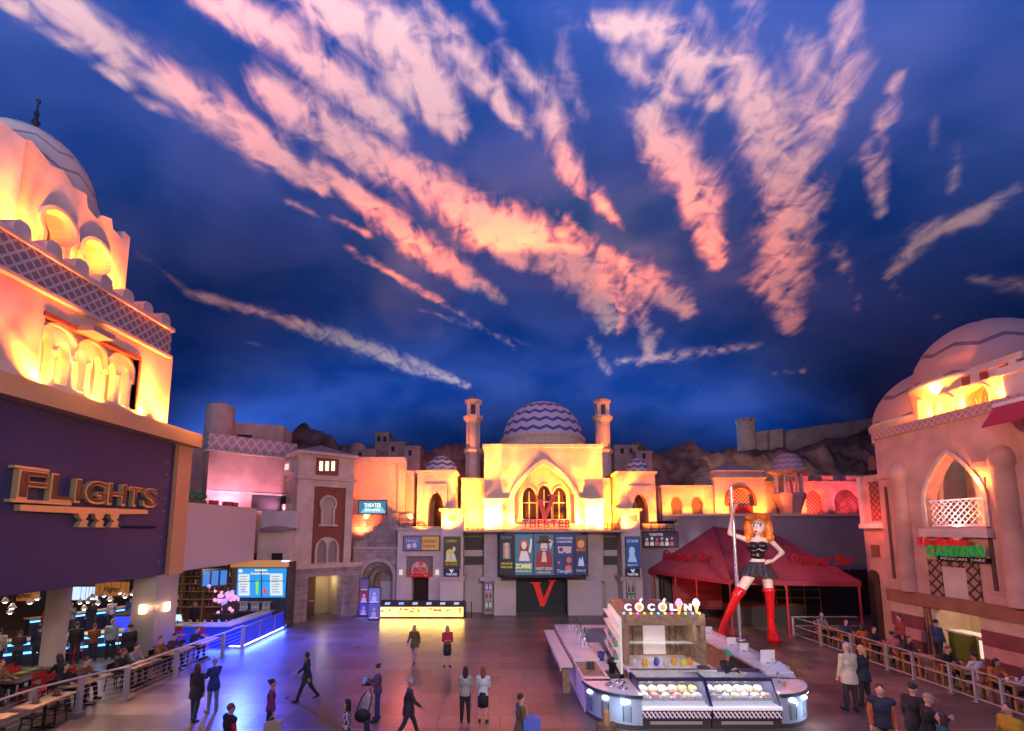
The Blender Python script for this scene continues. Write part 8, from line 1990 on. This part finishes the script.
walker(608, 788, 712, AWAY, 'person with light brown hair standing before the curved glass kiosk end', pose='stand', hair='blond', style='long', top=(.16, .10, .06), bottom=(.05, .04, .04))
walker(852, 711, 645, AWAY+.1, 'tall man in a beige jacket and dark trousers seen from behind', pose='stand', hair='grey', top=(.52, .44, .34), bottom=(.03, .025, .03), coat=True)
walker(866, 706, 647, AWAY+.3, 'woman in a dark blue coat with a blond ponytail beside the tall man in beige', pose='stand', hair='blond', style='tail', top=(.015, .022, .045), bottom=(.02, .02, .03), coat=True)
walker(887, 768, 687, LEFT+1.0, 'man in a navy vest over an orange shirt with khaki trousers', pose='stand', hair='brown', top=(.42, .10, .03), vest=(.018, .022, .05), bottom=(.34, .22, .13))
walker(920, 765, 686, RIGHT+.4, 'person in black with a dark cap behind the pale cap wearer', pose='stand', hair=(.02, .02, .02), style='cap', top=(.015, .013, .015), bottom=(.02, .02, .03), coat=True)
walker(934, 775, 696, RIGHT-.4, 'person with a tan cap and black jacket reading a white paper', pose='phone', hair=(.35, .26, .2), style='cap', top=(.015, .018, .025), bottom=(.02, .02, .03), coat=True)
walker(950, 793, 715, LEFT-.7, 'person in a teal jacket at the lower edge beside the black jackets', pose='stand', hair='brown', style='long', top=(.02, .10, .12), bottom=(.02, .02, .03), coat=True)
walker(1019, 790, 706, LEFT, 'person in a mustard yellow jacket at the corner of the terrace fence', pose='stand', hair='black', top=(.42, .28, .02), bottom=(.03, .03, .03), coat=True)
# kiosk attendant and bar staff
walker(730, 712, 652, TO+.2, 'kiosk attendant with a green cap and black shirt behind the gelato cases', pose='phone', hair=(.02, .30, .16), style='cap', top=(.018, .015, .02), bottom=(.02, .02, .02), skin='tan')
person(-15.9, 24.4, TO, 'bartender in black standing at the corner bar before the bottle shelves', top=(.012, .012, .012), bottom=(.012, .012, .012), hair='black', h=1.75, skin='tan')
gx, gy_ = ground(123, 690); person(gx-1.6, gy_+2.1, LEFT-.5, 'waiter in black standing behind the railing tables', pose='carry', top=(.014, .012, .013), bottom=(.014, .012, .013), hair='black', h=1.75)
person(18.35, 19.6, RIGHT, 'person in a blue jumper standing at the cantina opening', top=(.02, .06, .14), bottom=(.02, .02, .03), hair='black', style='cap', h=1.72) if 0 else person(18.3, 19.7, RIGHT, 'person in a blue jumper standing at the cantina opening', top=(.02, .06, .14), bottom=(.02, .02, .03), hair='black', h=1.72)
person(21.3, 18.7, LEFT, 'cantina worker in a red top behind the green counter', top=(.35, .03, .03), bottom=(.02, .02, .02), hair='black', h=1.7, skin='tan')
# seated diners: (x, y, heading, label, top, hair)
def diner(x, y, rz, label, top, hair='black', i=0, skin='fair', style='short'):
    person(x, y, rz, label, pose='sit' if i % 2 == 0 else 'sit2', top=top, hair=hair, skin=skin, style=style, bottom=(.02, .022, .035), group=None)
L_T = TBL
diner(L_T[2][0]-.55, L_T[2][1]-.33, RIGHT, 'seated diner in a black coat at the third railing table', (.015, .013, .014), 'black', 0, 'fair', 'long')
diner(L_T[2][0]-.55, L_T[2][1]+.33, RIGHT, 'seated diner in a tan jacket at the third railing table', (.18, .09, .04), 'brown', 1)
diner(L_T[3][0]-.55, L_T[3][1]-.33, RIGHT, 'seated diner in charcoal at the railing table near the square pillar', (.03, .025, .03), 'brown', 1, 'tan')
diner(L_T[3][0]-.55, L_T[3][1]+.33, RIGHT, 'seated diner with white collar at the railing table near the square pillar', (.30, .28, .28), 'black', 0)
diner(L_T[4][0]-.55, L_T[4][1]-.33, RIGHT, 'seated diner in a bronze jacket at the fifth railing table', (.22, .11, .05), 'red', 0)
diner(L_T[4][0]-.55, L_T[4][1]+.33, RIGHT, 'seated diner in dark grey at the fifth railing table', (.05, .04, .05), 'black', 1)
diner(L_T[5][0]-.55, L_T[5][1], RIGHT, 'seated diner in black at the last railing table', (.02, .02, .03), 'brown', 1)
DI = [(-16.2, 17.9)]
diner(-15.4-.72, 15.6-.38, RIGHT, 'seated diner in a bronze brown jacket beside the round column', (.22, .11, .05), 'red', 0)
diner(-15.4+.72, 15.6+.38, LEFT, 'seated diner in black with back to the railing beside the round column', (.015, .012, .014), 'black', 1, 'tan', 'long')
diner(-20.0-.72, 15.2-.38, RIGHT, 'seated diner in grey behind the round column', (.15, .14, .15), 'brown', 0)
diner(-20.0+.72, 15.2-.38, LEFT, 'seated diner in black behind the round column', (.02, .02, .02), 'black', 1)
diner(-18.6-.72, 20.2-.38, RIGHT, 'seated diner in a red jacket before the blue strip bar', (.40, .02, .03), 'black', 0)
diner(-18.6+.72, 20.2-.38, LEFT, 'seated diner in light grey before the blue strip bar', (.40, .38, .38), 'brown', 1)
diner(-15.6-.72, 21.0-.38, RIGHT, 'seated diner in dark brown behind the square pillar', (.08, .04, .03), 'black', 1)
# guests standing at the strip bars
for q in range(7):
    p_ = PB1.pt(.5+q*(L1_-.8)/6, 0, .55)
    person(p_.x, p_.y, math.atan2(-PB1.n.y, -PB1.n.x)-PI/2, ['guest in white', 'guest in dark grey', 'guest in navy', 'guest in cream', 'guest in black', 'guest in rust brown', 'guest in pale blue'][q]+' at the cyan strip bar behind the round column', pose='crossed' if q % 2 else 'stand', top=[(.5, .48, .48), (.06, .06, .07), (.02, .03, .1), (.5, .42, .34), (.02, .02, .02), (.25, .08, .03), (.3, .38, .5)][q], hair=['black', 'brown', 'black', 'grey', 'brown', 'red', 'blond'][q], h=1.5 if q % 2 else 1.62, vox=.026)
for q in range(5):
    p_ = PB2.pt(.5+q*(L2_-.8)/4, 0, .5)
    person(p_.x, p_.y, math.atan2(-PB2.n.y, -PB2.n.x)-PI/2, ['guest in a red cap coloured top', 'guest in grey', 'guest in black', 'guest in white', 'guest in blue'][q]+' at the deep blue bar under the pendant lamps', pose='stand', top=[(.4, .02, .03), (.2, .2, .22), (.02, .02, .02), (.55, .52, .5), (.04, .08, .3)][q], hair=['red', 'grey', 'black', 'brown', 'black'][q], h=1.62, vox=.026)
# terrace diners
TD = [(0, 1, 'seated diner in a checked grey shirt under the bar awning', (.20, .20, .24), 'grey'), (1, 0, 'seated diner in an orange red shirt at the second terrace table', (.45, .10, .02), 'black'), (1, 1, 'seated diner in dark blue at the second terrace table', (.03, .04, .09), 'brown'),
      (2, 0, 'seated diner in a red and pink top at the third terrace table', (.50, .14, .16), 'black'), (2, 1, 'seated diner in black at the third terrace table', (.018, .015, .018), 'black'), (3, 1, 'seated diner in charcoal at the fourth terrace table', (.04, .035, .04), 'brown'),
      (4, 0, 'seated diner in white before the striped corner', (.55, .50, .50), 'black'), (4, 1, 'seated diner in black before the wooden posts', (.02, .016, .02), 'red'), (5, 0, 'seated diner in pale blue facing the bright opening', (.28, .34, .42), 'brown'), (5, 1, 'seated diner in an orange top facing the bright opening', (.45, .14, .04), 'black'),
      (6, 0, 'seated diner in light pink at the terrace table with white cups', (.50, .34, .34), 'black'), (6, 1, 'seated diner in black at the terrace table with white cups', (.02, .02, .025), 'black'), (7, 0, 'seated diner in white at the terrace table closest to the viewer', (.52, .46, .46), 'brown'), (7, 1, 'seated diner in dark red at the terrace table closest to the viewer', (.12, .03, .04), 'brown')]
for q, (ti, s, lab, c_, hr) in enumerate(TD):
    x, y = TT[ti]; diner(x, y+(.60 if s else -.60), PI if s else 0, lab, c_, hr, q, 'fair' if q % 3 else 'tan', 'long' if q % 4 == 1 else 'short')
# a few guests at loose chairs near the wall
for q, (x, y, c_, hr, lab) in enumerate(((17.9, 15.6, (.05, .05, .06), 'black', 'guest in dark grey by the striped wall near the half column'), (17.9, 21.0, (.3, .05, .05), 'brown', 'guest in dark red by the striped wall at the corner'))):
    person(x, y, LEFT, lab, top=c_, hair=hr, h=1.66)
